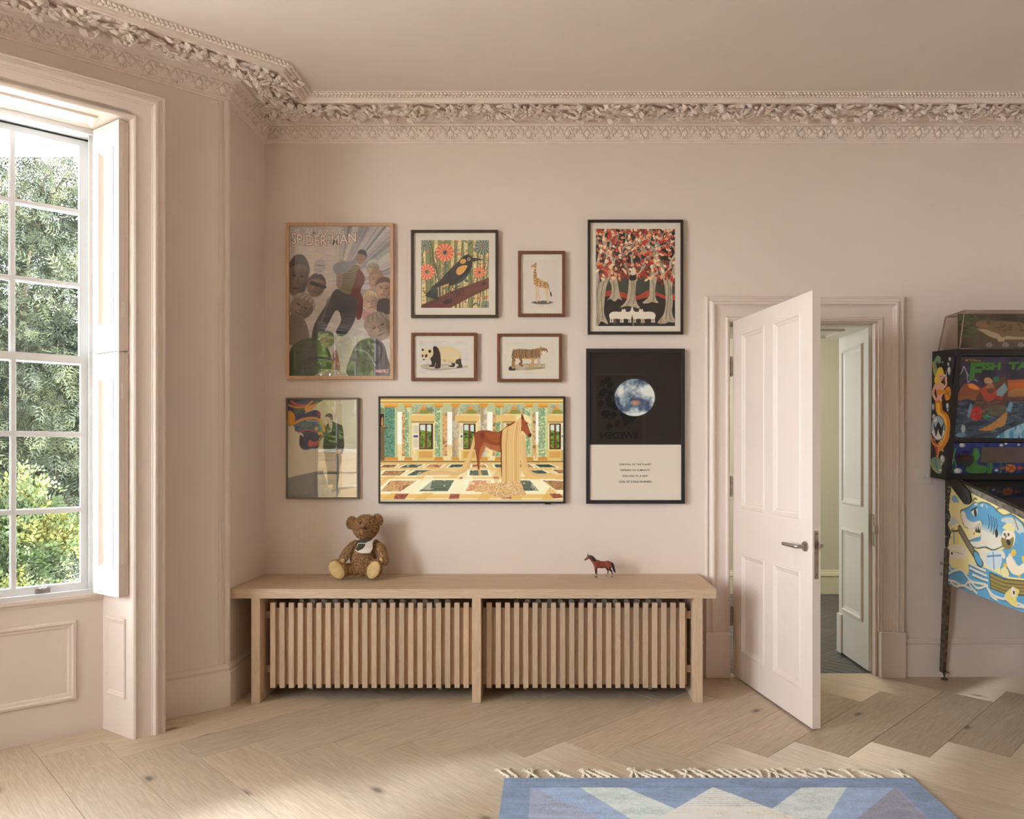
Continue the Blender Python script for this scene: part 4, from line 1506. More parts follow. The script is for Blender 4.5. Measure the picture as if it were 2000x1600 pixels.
c = Canvas(945, 1148, 1415, 1458, 150, (204, 196, 178))
c.texture([(945, 1148), (1415, 1148), (1415, 1458), (945, 1458)], [(200, 196, 180), (208, 198, 178)], 80, 3, 1, 3)
c.texture([(990, 1380), (1100, 1356), (1330, 1356), (1330, 1400), (1200, 1416), (1020, 1420)], [(150, 134, 106), (186, 172, 142)], 50, 5, .6, 2)
c.poly([(988, 1392), (1010, 1382), (1046, 1396), (1044, 1418), (992, 1418)], (52, 44, 40), 1, 3)
tan = (172, 134, 86)
c.poly([(1022, 1260), (1040, 1226), (1090, 1216), (1160, 1222), (1220, 1220), (1270, 1206), (1300, 1226), (1300, 1262), (1280, 1290), (1250, 1312), (1160, 1312), (1080, 1310), (1040, 1304)], tan, 1, 4)
c.poly([(1276, 1214), (1292, 1192), (1306, 1202), (1340, 1212), (1356, 1238), (1330, 1260), (1290, 1252)], (176, 144, 104), 1, 4)
c.poly([(1296, 1240), (1340, 1236), (1330, 1260), (1300, 1258)], (214, 204, 186), 1, 3)
for pts, w, cc in (([(1040, 1290), (1030, 1340), (1028, 1388)], 30, tan), ([(1096, 1306), (1108, 1340), (1092, 1360), (1112, 1372)], 22, (120, 92, 64)), ([(1216, 1300), (1212, 1350), (1204, 1384)], 28, (184, 148, 98)), ([(1262, 1290), (1268, 1340), (1278, 1376)], 20, (206, 186, 150))):
    c.line(pts, w, cc, 1, 4)
for k in range(30):
    x = 1030 + k * 8.6 + R.uniform(-3, 3); y = 1222 + R.uniform(-4, 4)
    c.line([(x, y), (x - 8, y + 40), (x + 2, y + 76)], 4.5, (66, 50, 40), .85, 4)
for k in range(8):
    c.line([(1020, 1300 + k * 11), (1044, 1306 + k * 11)], 4, (66, 50, 40), .8); c.line([(1258, 1290 + k * 11), (1284, 1294 + k * 11)], 3, (66, 50, 40), .7)
    c.line([(1286 + k * 8, 1212), (1290 + k * 8, 1228 + (k % 3) * 8)], 4, (66, 50, 40), .8)
c.line([(1024, 1262), (1018, 1300), (1050, 1330)], 6, (66, 50, 40), 1, 4); c.ell(1340, 1228, 4, 3, (30, 26, 24)); c.ell(1352, 1240, 5, 4, (60, 40, 36))
c.line([(1120, 1442), (1210, 1442)], 4, (160, 150, 130), .7)
framed('framed_print', 'small framed tiger study in a brown wood frame', 'picture', (971, 651.5, 1097.3, 745.7), 0.0175, M['brownframe'], (985, 667, 1082, 731), c, True, group=SMALL)

# ---- 4 autumn trees
c = Canvas(218, 167, 1208, 1382, 235, (42, 40, 36))
c.rect(218, 740, 1208, 980, (58, 66, 54))
c.texture([(218, 600), (1208, 560), (1208, 880), (1060, 880), (960, 860), (840, 780), (600, 790), (480, 780), (218, 800)], [(70, 44, 36), (150, 62, 46), (60, 46, 38)], 40, 2, sharp=1.6)
c.texture([(218, 980), (340, 950), (420, 930), (520, 950), (640, 985), (740, 1000), (880, 930), (980, 960), (1100, 1000), (1208, 980), (1208, 1060), (1080, 1046), (960, 1000), (720, 1056), (560, 1030), (420, 1005), (218, 1030)], [(150, 58, 42), (172, 70, 50)], 50, 4, sm=3)
c.texture([(218, 1030), (420, 1015), (560, 1040), (720, 1066), (960, 1010), (1080, 1056), (1208, 1060), (1208, 1382), (218, 1382)], [(38, 35, 32), (50, 45, 41)], 90, 6)
bark = (170, 158, 134)
def trunk(pts, line_dx=0):
    c.texture(pts, [(150, 138, 114), (182, 170, 146), (160, 148, 122)], 30, len(pts), 2.5, .3, sm=3)
trunk([(390, 800), (470, 760), (500, 880), (520, 1000), (550, 1060), (500, 1040), (455, 1075), (400, 1040), (355, 1064), (410, 990), (415, 880)])
trunk([(905, 680), (1000, 690), (960, 900), (965, 1030), (1000, 1090), (920, 1080), (870, 1096), (800, 1090), (880, 1010), (890, 860)])
trunk([(600, 640), (650, 720), (730, 730), (800, 640), (850, 560), (840, 640), (740, 770), (715, 930), (720, 1060), (768, 1160), (680, 1140), (600, 1130), (522, 1150), (600, 1060), (625, 900), (630, 740), (580, 600)])
trunk([(218, 640), (262, 760), (270, 840), (340, 740), (420, 560), (470, 520), (450, 600), (400, 760), (350, 900), (330, 1060), (325, 1230), (376, 1360), (290, 1320), (250, 1372), (218, 1330)])
trunk([(1050, 640), (1090, 720), (1140, 800), (1190, 600), (1208, 540), (1208, 700), (1170, 900), (1180, 1060), (1170, 1220), (1208, 1330), (1130, 1330), (1080, 1350), (990, 1340), (1060, 1240), (1090, 1100), (1080, 900), (1050, 780), (1000, 660)])
def branch(x, y, th, L, w, dep):
    p = [(x, y)]
    for k in range(4):
        th += R.uniform(-.35, .35); x += math.cos(th) * L / 4; y -= math.sin(th) * L / 4; p.append((x, y))
    c.line(p, w, R.choice([bark, (150, 138, 116), (186, 174, 150)]), 1, 4)
    c.line([(a + w * .3, b) for a, b in p], max(w * .22, 3), (84, 74, 62), .8, 4)
    if dep > 0:
        for s in (-1, 1): branch(x, y, th + s * R.uniform(.3, .8), L * .72, w * .6, dep - 1)
for (x, y, th, w) in ((300, 660, 1.2, 46), (430, 600, 1.8, 46), (600, 640, 2.0, 40), (680, 620, 1.5, 30), (800, 640, 1.0, 44), (930, 690, 1.7, 50), (950, 640, 1.2, 44), (1060, 660, 1.9, 46), (1150, 640, 1.4, 40), (240, 600, 1.4, 34), (470, 540, .6, 34), (860, 500, 2.4, 34)):
    branch(x, y, th, 190, w, 3)
reds = [(172, 62, 48), (196, 92, 68), (186, 46, 40), (214, 160, 120), (208, 130, 96), (222, 190, 150), (160, 52, 40), (224, 204, 172)]
for k in range(430):
    x, y = R.uniform(218, 1208), 167 + 640 * R.random() ** 1.25
    cc = R.choice(reds); th = R.uniform(0, 6.28); s = R.uniform(15, 27)
    ca, sa = math.cos(th), math.sin(th)
    pts = [(x + (u * ca - v * sa) * s, y + (u * sa + v * ca) * s) for u, v in ((-1.15, 0), (-.4, .62), (.4, .58), (1.25, 0), (.4, -.58), (-.4, -.62))]
    c.poly(pts, cc, 1, 3)
    if k % 3 == 0: c.line([(x - ca * s, y - sa * s), (x + ca * s, y + sa * s)], 3, np.array(cc) * .7, .8)
for pts in ([(255, 820), (240, 1000), (250, 1200), (240, 1330)], [(320, 820), (290, 1000), (300, 1180), (310, 1300)], [(660, 780), (670, 900), (650, 1040), (610, 1120)], [(690, 820), (700, 960), (690, 1100)], [(1110, 800), (1130, 960), (1110, 1140), (1090, 1290)], [(1150, 880), (1150, 1050), (1140, 1240), (1170, 1320)], [(440, 820), (450, 960), (430, 1040)], [(930, 820), (940, 960), (930, 1060)]):
    c.line(pts, 6, (70, 62, 52), .85, 5); c.line([(x + 16, y) for x, y in pts], 3, (90, 80, 66), .7, 5)
c.poly([(640, 745), (715, 745), (722, 800), (690, 812), (645, 808)], (36, 32, 30), 1, 3); c.poly([(660, 690), (690, 640), (720, 690), (705, 740), (655, 740)], (206, 196, 176), 1, 3)
wh = (216, 206, 188)
def wolf(x, y, s, howl):
    f = lambda P: [(x + u * s, y + v) for u, v in P]
    c.poly(f([(-85, -120), (-40, -135), (30, -132), (70, -140), (90, -110), (80, -60), (60, -40), (-20, -45), (-60, -40), (-90, -50), (-105, -85)]), wh, 1, 4)
    for lx in (-88, -62, 40, 66): c.poly(f([(lx - 12, -70), (lx + 14, -70), (lx + 8, -20), (lx + 14, 0), (lx - 10, 0), (lx - 4, -30)]), wh)
    if howl: c.poly(f([(50, -120), (80, -170), (92, -200), (108, -160), (100, -110), (80, -90)]), wh, 1, 3)
    else: c.poly(f([(52, -120), (56, -170), (70, -158), (88, -170), (104, -150), (96, -120), (74, -100)]), wh, 1, 3)
wolf(490, 1335, 1, False); wolf(600, 1335, .8, True); wolf(745, 1335, -.8, True); wolf(860, 1335, -1, False)
for x in (455, 470, 690, 680, 800, 815, 1030, 1020, 240, 255):
    for k in range(5): c.line([(x + R.uniform(-14, 14), 1375 - (0 if x in (690, 680) else 20)), (x + R.uniform(-16, 16), 1290)], 3, R.choice([(150, 120, 84), (190, 160, 120), (130, 70, 50)]))
M['espresso'] = wood('espresso_frame', (58, 46, 36), (44, 35, 28), 2, 2.0, 0.45, 0, 0.03, False, (38, 30, 24), 0.02)
framed('framed_print', 'large framed print of white wolves under red autumn trees', 'picture', (1148, 429, 1334.7, 652.5), 0.0155, M['espresso'], (1164, 446, 1319, 636.2), c, True)

# ---- 5 earth poster
c = Canvas(107, 88, 975, 1490, 180, (14, 13, 13))
c.rect(107, 962, 975, 1490, (208, 198, 182))
w = c.win((340, 340), (728, 694)); A_, B_, C_, D_ = w
X = (c.xs[A_:B_][None, :] - 534) / 190; Y = (c.ys[C_:D_][:, None] - 517) / 176
cov = np.clip((1 - np.hypot(X, Y)) * 190 / c.px + .5, 0, 1)
n1 = c.noise(120, 11, 5, 1.0, 1.0)[C_:D_, A_:B_]; n2 = c.noise(70, 12, 5, 1.4, .8)[C_:D_, A_:B_]; n3 = c.noise(160, 14, 4)[C_:D_, A_:B_]
cl = np.clip((n1 - .45) * 5 + .55 + (X * .35), 0, 1)[..., None]
base = np.clip((n2 - .4) * 4, 0, 1)[..., None] * np.array((96, 122, 140)) + (1 - np.clip((n2 - .4) * 4, 0, 1)[..., None]) * np.array((52, 66, 96))
land = np.clip((.16 - np.hypot((X - .02) * .7, Y - .28)) * 9 + (n3 - .5) * 3, 0, 1)[..., None]
base = base * (1 - land) + np.array((176, 128, 108)) * land
c.put(w, cov, base * (1 - cl * (1 - land * .8)) + np.array((206, 212, 206)) * cl * (1 - land * .8))
M['blackframe'] = paint('black_wood_frame', (34, 30, 28), 0.5, 0.08)
t, sh, ar = framed('framed_poster', 'tall black framed poster of the earth above a white text panel', 'poster', (1145, 681, 1337.7, 984), 0.0215, M['blackframe'], (1152, 688, 1331, 977.3), c)
for (txt, y0, y1, x0, x1) in (('SURVIVAL OF THE PLANET', 1142, 1159, 388, 692), ('DEPENDS ON HUMANITY', 1197, 1214, 397, 680), ('EVOLVING TO A NEW', 1252, 1270, 420, 658), ('LEVEL OF CONSCIOUSNESS', 1306, 1325, 385, 693)):
    put_text(txt, c, ar, sh, x0, y0, x1, y1, (30, 28, 28), 0, bold=0.02, spacing=1.1)

# ---- 6 suited man and colour profile
c = Canvas(150, 143, 1087, 1468, 150, (190, 180, 158))
c.rect(880, 143, 1087, 1468, (204, 198, 182))
c.poly([(150, 1205), (300, 1170), (620, 1100), (700, 1340), (1087, 1330), (1087, 1468), (150, 1468)], (120, 118, 114))
c.poly([(820, 1468), (850, 1370), (1087, 1330), (1087, 1468)], (186, 172, 146))
nav, ora, tea, red = (52, 54, 82), (196, 134, 52), (72, 92, 98), (168, 74, 60)
c.poly([(150, 143), (600, 143), (560, 190), (520, 230), (430, 270), (380, 330), (520, 285), (590, 330), (590, 410), (640, 480), (690, 580), (700, 620), (600, 680), (560, 800), (470, 810), (380, 830), (320, 790), (308, 730), (360, 640), (330, 590), (250, 570), (235, 490), (150, 480)], nav, 1, 3)
c.texture([(240, 450), (380, 420), (520, 420), (600, 470), (640, 560), (560, 600), (440, 560), (300, 580), (240, 530)], [(60, 84, 96), (90, 112, 112), (54, 66, 90)], 70, 3, 1, 2, sm=4)
c.texture([(250, 260), (420, 200), (540, 160), (600, 150), (500, 230), (330, 330), (250, 340)], [(62, 78, 66), (90, 100, 70), (50, 60, 66)], 50, 5, sm=3)
c.poly([(150, 300), (230, 330), (250, 420), (220, 490), (150, 470)], ora, 1, 3)
c.poly([(380, 250), (520, 200), (560, 180), (470, 290), (430, 300), (390, 300)], ora, 1, 3)
c.line([(240, 470), (330, 420), (450, 395), (560, 410), (620, 480), (640, 560), (690, 600)], 34, ora, 1, 5)
c.line([(150, 215), (260, 250), (380, 240), (480, 170)], 22, ora, 1, 5)
c.line([(200, 170), (280, 220), (370, 225)], 36, red, 1, 5)
c.line([(290, 590), (400, 560), (520, 580), (600, 640)], 16, red, 1, 5)
c.poly([(440, 690), (500, 720), (560, 700), (540, 770), (430, 780)], red, 1, 3)
c.poly([(320, 620), (370, 690), (380, 800), (330, 790), (306, 730)], (44, 46, 60), 1, 3)
c.ell(590, 610, 30, 30, ora); c.ell(590, 640, 16, 20, (60, 66, 100)); c.ell(535, 540, 24, 26, (190, 166, 84))
c.line([(570, 780), (585, 660), (690, 610)], 10, ora, 1, 3); c.ell(570, 340, 20, 44, (150, 56, 66), -.3); c.line([(400, 430), (560, 440)], 10, (190, 180, 150))
# man
c.poly([(690, 470), (760, 445), (840, 480), (892, 530), (892, 870), (640, 870), (655, 560)], (56, 56, 44), 1, 3)
c.poly([(700, 470), (752, 450), (735, 590)], (196, 188, 170)); c.line([(722, 480), (728, 570)], 10, (96, 92, 80))
c.poly([(650, 860), (870, 860), (850, 1100), (815, 1370), (760, 1380), (745, 1290), (690, 1300), (680, 1080)], (90, 78, 62), 1, 2)
c.poly([(665, 390), (700, 350), (750, 360), (755, 430), (710, 466), (675, 450)], (190, 166, 142), 1, 4)
c.poly([(650, 372), (690, 336), (740, 340), (756, 390), (750, 450), (720, 400), (690, 380)], (64, 54, 46), 1, 3)
c.ell(770, 1378, 34, 16, (62, 36, 34), -.2); c.poly([(690, 1300), (760, 1305), (755, 1340), (690, 1335)], (196, 176, 150))
c.ell(825, 850, 28, 34, (196, 170, 148)); c.line([(680, 700), (890, 700)], 6, (40, 40, 34))
M['greyframe'] = paint('grey_brown_frame', (112, 100, 84), 0.45, 0.03)
framed('framed_poster', 'framed poster of a suited man beside a colourful abstract profile, grey frame', 'poster', (558, 777, 700, 974.8), 0.0105, M['greyframe'], (561.5, 780.5, 696.5, 971), c)

# ---- 7 wall screen showing a palace hall and a long-maned horse
c = Canvas(65, 92, 1897, 1128, 440, (240, 222, 160))
c.grad([(65, 92), (1897, 92), (1897, 160), (65, 160)], (236, 208, 130), (196, 158, 80), (0, 92), (0, 160))
for y, cc in ((100, (120, 88, 40)), (118, (252, 236, 170)), (134, (176, 136, 64)), (146, (250, 230, 160))): c.line([(65, y), (1897, y)], 6, cc)
c.rect(65, 150, 1897, 255, (190, 196, 160))
for (x0, x1) in ((385, 602), (865, 1062), (1288, 1512), (1748, 1897)):
    c.texture([(x0, 160), (x1, 160), (x1, 250), (x0, 250)], [(150, 170, 150), (196, 196, 160), (120, 140, 120)], 60, x0)
    m_ = (x0 + x1) / 2
    c.poly([(x0 + 20, 245), (m_ - 40, 225), (m_ - 10, 180), (m_ + 15, 165), (m_ + 30, 200), (m_ + 70, 230), (x1 - 20, 245)], (216, 150, 80), 1, 4)
    c.ell(m_ + 10, 170, 16, 18, (226, 170, 110)); c.poly([(m_ - 30, 245), (m_ - 20, 210), (m_ + 50, 215), (m_ + 60, 245)], (146, 150, 70), 1, 3)
c.rect(65, 255, 1897, 720, (238, 222, 170))
for k in range(30):
    x = 65 + 1832 * R.random(); c.texture([(x, 255), (x + 70, 255), (x + 70, 700), (x, 700)], [(232, 200, 140), (250, 240, 200), (206, 176, 120)], 40, k, 1, .4, a=.5)
for (x0, x1) in ((228, 282), (735, 790), (1135, 1190), (1618, 1650)): c.rect(x0, 230, x1, 555, (252, 250, 244))
for (x0, x1) in ((282, 312), (690, 735), (1190, 1222), (1585, 1620)): c.texture([(x0, 240), (x1, 240), (x1, 670), (x0, 670)], [(200, 150, 96), (226, 190, 140), (150, 110, 76)], 30, x0)
for (x0, x1, t0) in ((108, 236, 0), (310, 378, 1), (610, 690, 2), (1218, 1292, 3), (1518, 1590, 4), (1648, 1742, 5)):
    cl = [(124, 158, 124), (196, 212, 168), (96, 132, 104), (214, 222, 180)] if t0 else [(64, 120, 104), (134, 176, 150), (80, 130, 116)]
    c.texture([(x0, 178), (x1, 178), (x1, 690), (x0, 690)], cl, 16, 20 + t0, sharp=1.6)
    c.grad([(x1 - 26, 178), (x1, 178), (x1, 690), (x1 - 26, 690)], (232, 226, 180), (200, 200, 150), (x1 - 26, 0), (x1, 0), .8)
    c.poly([(x0 - 14, 148), (x1 + 10, 148), (x1 - 4, 186), (x0 + 4, 186)], (214, 150, 56)); c.line([(x0 - 10, 160), (x1 + 8, 160)], 6, (246, 206, 120))
    c.poly([(x0 - 8, 714), (x1 + 10, 714), (x1, 682), (x0, 682)], (210, 146, 62))
for (x0, x1) in ((786, 850), (1068, 1132)):
    c.texture([(x0, 180), (x1, 180), (x1, 690), (x0, 690)], [(196, 184, 166), (228, 214, 190), (160, 150, 138), (206, 170, 120)], 50, x0, 1, .8)
    c.grad([(x0, 180), (x1, 180), (x1, 690), (x0, 690)], (120, 110, 96), (255, 246, 226), (x0, 0), (x1, 0), .3)
    c.poly([(x0 - 18, 146), (x1 + 14, 146), (x1, 186), (x0, 186)], (218, 160, 70)); c.poly([(x0 - 8, 714), (x1 + 10, 714), (x1, 680), (x0, 680)], (214, 156, 76))
for (x0, x1, sh0, sh1) in ((455, 592, 392, 450), (895, 1018, 862, 893), (1303, 1400, 1303, 1322), (1757, 1872, 1874, 1897)):
    c.rect(x0 - 80 if x0 < 1700 else x0 - 20, 262, x1 + 20, 330, (232, 196, 130)); c.rect(min(x0, sh0) - 14, 322, max(x1, sh1) + 14, 340, (176, 146, 90))
    c.rect(x0, 345, x1, 604, (98, 54, 34))
    c.rect(x0 + 10, 358, x1 - 8, 592, (214, 230, 226)); c.texture([(x0 + 10, 410), (x1 - 8, 430), (x1 - 8, 592), (x0 + 10, 592)], [(70, 104, 44), (150, 166, 70), (46, 74, 34)], 30, x0)
    c.rect((x0 + x1) / 2 - 9, 345, (x0 + x1) / 2 + 9, 604, (112, 60, 38)); c.rect(x1 - 16, 345, x1, 604, (60, 34, 24))
    c.rect(sh0, 340, sh1, 604, (240, 232, 210)); c.rect(sh0 + 6, 362, sh1 - 6, 446, (214, 206, 186)); c.rect(sh0 + 6, 462, sh1 - 6, 486, (70, 84, 150)); c.rect(sh0 + 6, 498, sh1 - 6, 584, (214, 206, 186))
    c.rect(x0 - 20, 610, x1 + 10, 712, (226, 196, 120)); c.rect(x0, 626, x1 - 6, 690, (214, 166, 96))
c.poly([(65, 180), (104, 200), (104, 250), (65, 262)], (126, 134, 104)); c.rect(65, 250, 104, 370, (40, 30, 22)); c.poly([(72, 365), (78, 290), (92, 275), (98, 365)], (196, 140, 86)); c.poly([(65, 370), (160, 385), (108, 410), (65, 410)], (120, 92, 56)); c.rect(65, 410, 108, 750, (116, 96, 64))
c.rect(1875, 610, 1897, 730, (196, 176, 120))
c.grad([(65, 716), (1897, 716), (1897, 1128), (65, 1128)], (216, 176, 110), (252, 240, 206), (0, 716), (0, 940))
c.line([(65, 726), (1897, 726)], 12, (140, 112, 70)); c.line([(65, 740), (1897, 740)], 8, (232, 200, 130))
def tile(pts, cols, seed, edge=(252, 244, 220)):
    m_ = np.mean(pts, axis=0)
    c.poly([tuple(m_ + (np.array(p) - m_) * 1.26) for p in pts], edge)
    c.texture(pts, cols, 40, seed, 1, 1.5)
grn, brn2, rus = [(48, 66, 56), (74, 92, 80), (36, 48, 42), (150, 160, 140)], [(150, 100, 62), (186, 140, 92), (120, 76, 50)], [(176, 120, 72), (214, 176, 120), (150, 80, 50)]
gold = (212, 158, 66)
for x in (-900, -560, -260, 60, 380, 700, 1020, 1340): c.poly([(x + 900, 740), (x + 960, 740), (x * 1.0 + 760, 1128) if x > 300 else (x + 420, 1128), (x + 640, 1128) if x > 300 else (x + 300, 1128)], gold, .55)
for y, h in ((800, 10), (880, 22), (1050, 44)): c.rect(65, y, 1897, y + h, (226, 178, 90), .75)
for i, (p, q) in enumerate((([(100, 758), (240, 758), (200, 786), (66, 786)], brn2), ([(330, 756), (496, 756), (430, 786), (260, 786)], grn), ([(560, 756), (700, 756), (660, 784), (510, 784)], rus), ([(780, 754), (900, 754), (890, 784), (745, 784)], grn), ([(985, 756), (1110, 756), (1130, 784), (985, 784)], rus), ([(1200, 754), (1330, 754), (1360, 784), (1220, 784)], grn), ([(1420, 754), (1560, 754), (1600, 784), (1450, 784)], brn2), ([(1610, 754), (1760, 754), (1830, 784), (1660, 784)], grn),
        ([(120, 815), (330, 815), (260, 866), (66, 866)], brn2), ([(420, 812), (620, 812), (520, 864), (330, 866)], grn), ([(965, 812), (1135, 812), (1150, 864), (955, 866)], grn), ([(1560, 812), (1690, 812), (1750, 848), (1600, 848)], grn), ([(1790, 808), (1897, 808), (1897, 846), (1850, 846)], brn2),
        ([(170, 916), (430, 916), (270, 1024), (66, 1024)], rus), ([(590, 912), (806, 912), (740, 1022), (450, 1022)], grn), ([(1450, 914), (1560, 914), (1652, 1018), (1500, 1018)], grn), ([(1690, 914), (1897, 920), (1897, 1010), (1820, 1010)], brn2), ([(960, 914), (1170, 914), (1182, 966), (1020, 1020), (920, 1020)], [(232, 206, 160), (196, 90, 56), (222, 180, 130)]))):
    tile(p, q, i)
for (p) in ([(220, 1050), (350, 1046), (310, 1100), (200, 1100)], [(766, 1048), (862, 1048), (850, 1098), (752, 1098)], [(1756, 1046), (1860, 1046), (1897, 1084), (1800, 1096)], [(1280, 1070), (1370, 1070), (1380, 1096), (1280, 1098)], [(862, 880), (890, 880), (886, 900), (858, 900)], [(1196, 878), (1246, 878), (1252, 898), (1202, 898)]):
    c.texture(p, [(130, 44, 36), (176, 110, 90), (110, 34, 30)], 14, 3)
c.rect(65, 1104, 1897, 1128, (206, 192, 164))
c.poly([(450, 1000), (520, 860), (600, 860), (560, 1010)], (255, 252, 236), .5); c.poly([(880, 900), (960, 860), (1000, 900), (930, 1000)], (255, 252, 240), .6)
c.ell(980, 930, 700, 120, (255, 250, 226), 0, .35, .9)
c.img = 255 * (np.clip(c.img, 0, 255) / 255) ** 1.06 * np.array((1.03, 1.0, 0.93))
# horse
hb, hd, hl = (150, 72, 34), (96, 42, 22), (188, 110, 60)
c.poly([(1060, 470), (1095, 560), (1110, 600), (1075, 660), (1060, 720), (1058, 800), (1072, 850), (1048, 856), (1040, 800), (1030, 700), (1016, 620), (1004, 520)], hb, 1, 4)
c.poly([(1086, 560), (1120, 580), (1090, 640), (1066, 700), (1052, 720), (1056, 640)], hl, 1, 3)
c.poly([(1044, 806), (1060, 806), (1086, 850), (1070, 866), (1050, 858)], (214, 170, 110), 1, 3)
c.poly([(1000, 470), (1020, 435), (1070, 415), (1150, 415), (1230, 432), (1290, 405), (1340, 360), (1400, 330), (1440, 320), (1480, 280), (1500, 270), (1540, 330), (1560, 380), (1580, 440), (1570, 480), (1545, 482), (1510, 440), (1480, 420), (1460, 460), (1400, 620), (1300, 640), (1230, 620), (1160, 600), (1100, 560), (1060, 580), (1010, 560)], hb, 1, 4)
c.poly([(1100, 530), (1180, 560), (1270, 570), (1280, 620), (1200, 612), (1110, 570)], hl, .8, 4); c.poly([(1110, 440), (1200, 450), (1270, 440), (1260, 530), (1180, 520)], (172, 92, 46), .6, 4)
c.ell(1085, 462, 22, 34, hd, 0, .6, .4); c.line([(1282, 430), (1262, 520), (1276, 620)], 12, hd, .7, 4)
c.poly([(1268, 600), (1290, 600), (1292, 900), (1276, 900)], hd)
c.poly([(1470, 300), (1500, 290), (1536, 340), (1565, 430), (1578, 470), (1546, 486), (1528, 452), (1478, 400)], (166, 84, 42), 1, 4); c.ell(1562, 462, 14, 18, (70, 40, 30), .3); c.line([(1545, 350), (1568, 420), (1582, 446)], 12, (244, 224, 190), 1, 4); c.ell(1522, 350, 8, 5, (30, 18, 12))
c.poly([(1474, 262), (1486, 250), (1500, 300), (1484, 310)], hd)
bl, bl2, bd = (236, 190, 120), (252, 224, 168), (190, 136, 72)
c.poly([(1000, 470), (1010, 560), (985, 660), (930, 780), (880, 840), (800, 862), (690, 850), (560, 862), (460, 858), (540, 820), (680, 806), (800, 824), (870, 790), (930, 690), (980, 560)], bl, 1, 4)
for k in range(8): c.line([(996 + k, 500), (985 + k, 640), (920 + k * 4, 780), (860, 836 + k * 2), (700, 812 + k * 6), (540, 830 + k * 4)], 4, bd if k % 2 else bl2, .7, 5)
c.poly([(1500, 262), (1540, 265), (1576, 310), (1570, 345), (1530, 330), (1505, 300)], bl2, 1, 4)
c.poly([(1464, 500), (1500, 440), (1520, 560), (1530, 700), (1560, 800), (1640, 850), (1760, 840), (1860, 870), (1840, 890), (1700, 896), (1580, 900), (1500, 850), (1470, 700)], bl, 1, 4)
for k in range(8): c.line([(1480 + k * 4, 480), (1490 + k * 5, 700), (1530 + k * 6, 820), (1620 + k * 10, 872 - k * 3), (1780, 870 - k * 4)], 4, bd if k % 2 else bl2, .7, 5)
c.poly([(1474, 290), (1474, 420), (1466, 600), (1462, 900), (1470, 960), (1290, 960), (1284, 800), (1280, 600), (1286, 440), (1310, 395), (1380, 360), (1440, 310)], bl, 1, 4)
for k in range(26):
    x = 1286 + k * 7.2; y0 = 420 - (k / 26) * 120
    c.line([(min(x + 20, 1470), y0), (x, y0 + 160), (x + R.uniform(-4, 4), 700), (x, 950)], 4, R.choice([bd, bl2, (216, 164, 96), bl2]), .75, 5)
c.texture([(1000, 1000), (1100, 960), (1290, 930), (1460, 930), (1500, 1010), (1520, 1060), (1400, 1070), (1290, 1090), (1180, 1060), (1120, 1030), (1020, 1030)], [(226, 170, 104), (250, 220, 166), (180, 124, 70), (244, 208, 148)], 22, 9, 1, 1.6, sharp=1.4, sm=4)
x0, x1, z1, z0 = wx(739), wx(1104.2), wz(774.3), wz(983.6)
tv = thing('television', 'wide wall television showing a horse with a long mane in a palace hall', 'television', ((x0 + x1) / 2, -0.002, z0))
mb = MB()
mb.ring((x0, 0, z0), (1, 0, 0), Z3, (0, -1, 0), 0, 0, x1 - x0, z1 - z0, [(0, 0.003), (0, 0.030), (0.001, 0.031), (0.0095, 0.031), (0.0105, 0.030), (0.0105, 0.026)])
mb.build('bezel', M['blackframe'], tv)
mb = MB(); mb.box(x0 + .004, x1 - .004, -0.024, -0.003, z0 + .004, z1 - .004); mb.build('back_panel', M['black'], tv)
M['screen'] = print_mat('television_screen', 0.35, 0.92)
c.sheet('screen', M['screen'], (wx(742.7), -0.0255, wz(778)), (wx(1100) - wx(742.7), 0, 0), (0, 0, wz(980) - wz(778)), tv)
mb = MB(); xs = wx(1070); mb.bbox(xs - .018, xs + .018, -0.024, -0.012, z0 - 0.006, z0 + 0.001, 0.001); mb.build('sensor', M['black'], tv)
# ------------------------------------------------------------------ slatted oak bench
BT, BU = 0.622, 0.571
bx0, bx1, bf = XL + 0.001, 0.906, -0.498
bench = thing('slatted_bench', 'long pale oak bench with vertical slats under the picture wall', 'bench', ((bx0 + bx1) / 2, -0.25, 0))
mb = MB()
mb.box(bx0, bx1, bf, -0.108, BU, BT)
mb.box(bx0, bx1, -0.098, -0.003, BU, BT)
cuts = [bx0, -0.931, -0.437, -0.365, 0.13, bx1]
for a, b in ((cuts[0], cuts[1]), (cuts[2], cuts[3]), (cuts[4], cuts[5])):
    mb.box(a, b, -0.108, -0.098, BU, BT)
mb.build('bench_top', M['bench'], bench)
for (a, b) in ((-1.621, -1.573), (-0.4205, -0.372), (0.786, 0.834)):
    mb = MB(); mb.bbox(a, b, bf + 0.004, -0.03, 0.0005, BU, 0.0012)
    mb.build('side_panel', M['benchz'], bench)
slat = None
for i, (a, b, s0) in enumerate(((-1.573, -0.4205, -1.5385), (-0.372, 0.786, -0.3465))):
    mb = MB(); mb.box(a + 0.003 + (0.022 if i == 0 else 0), b - 0.003 - (0.0 if i == 0 else 0.022), -0.4155, -0.400, 0.078, 0.503)
    mb.build('backing_board', M['benchz'], bench)
    for z in (0.14, 0.44):
        mb = MB(); mb.box(a + 0.001, b - 0.001, -0.400, -0.375, z, z + 0.04)
        mb.build('batten', M['bench'], bench)
    for k in range(22):
        if slat is None:
            mb = MB(); mb.bbox(0, 0.0285, 0, 0.0235, 0, 0.470, 0.0010)
            slat = mb.mesh('slat'); slat.materials.append(M['benchz'])
        o = link_mesh('slat', slat, None, bench)
        o.location = (s0 + k * 0.05075, -0.4395, 0.0655)
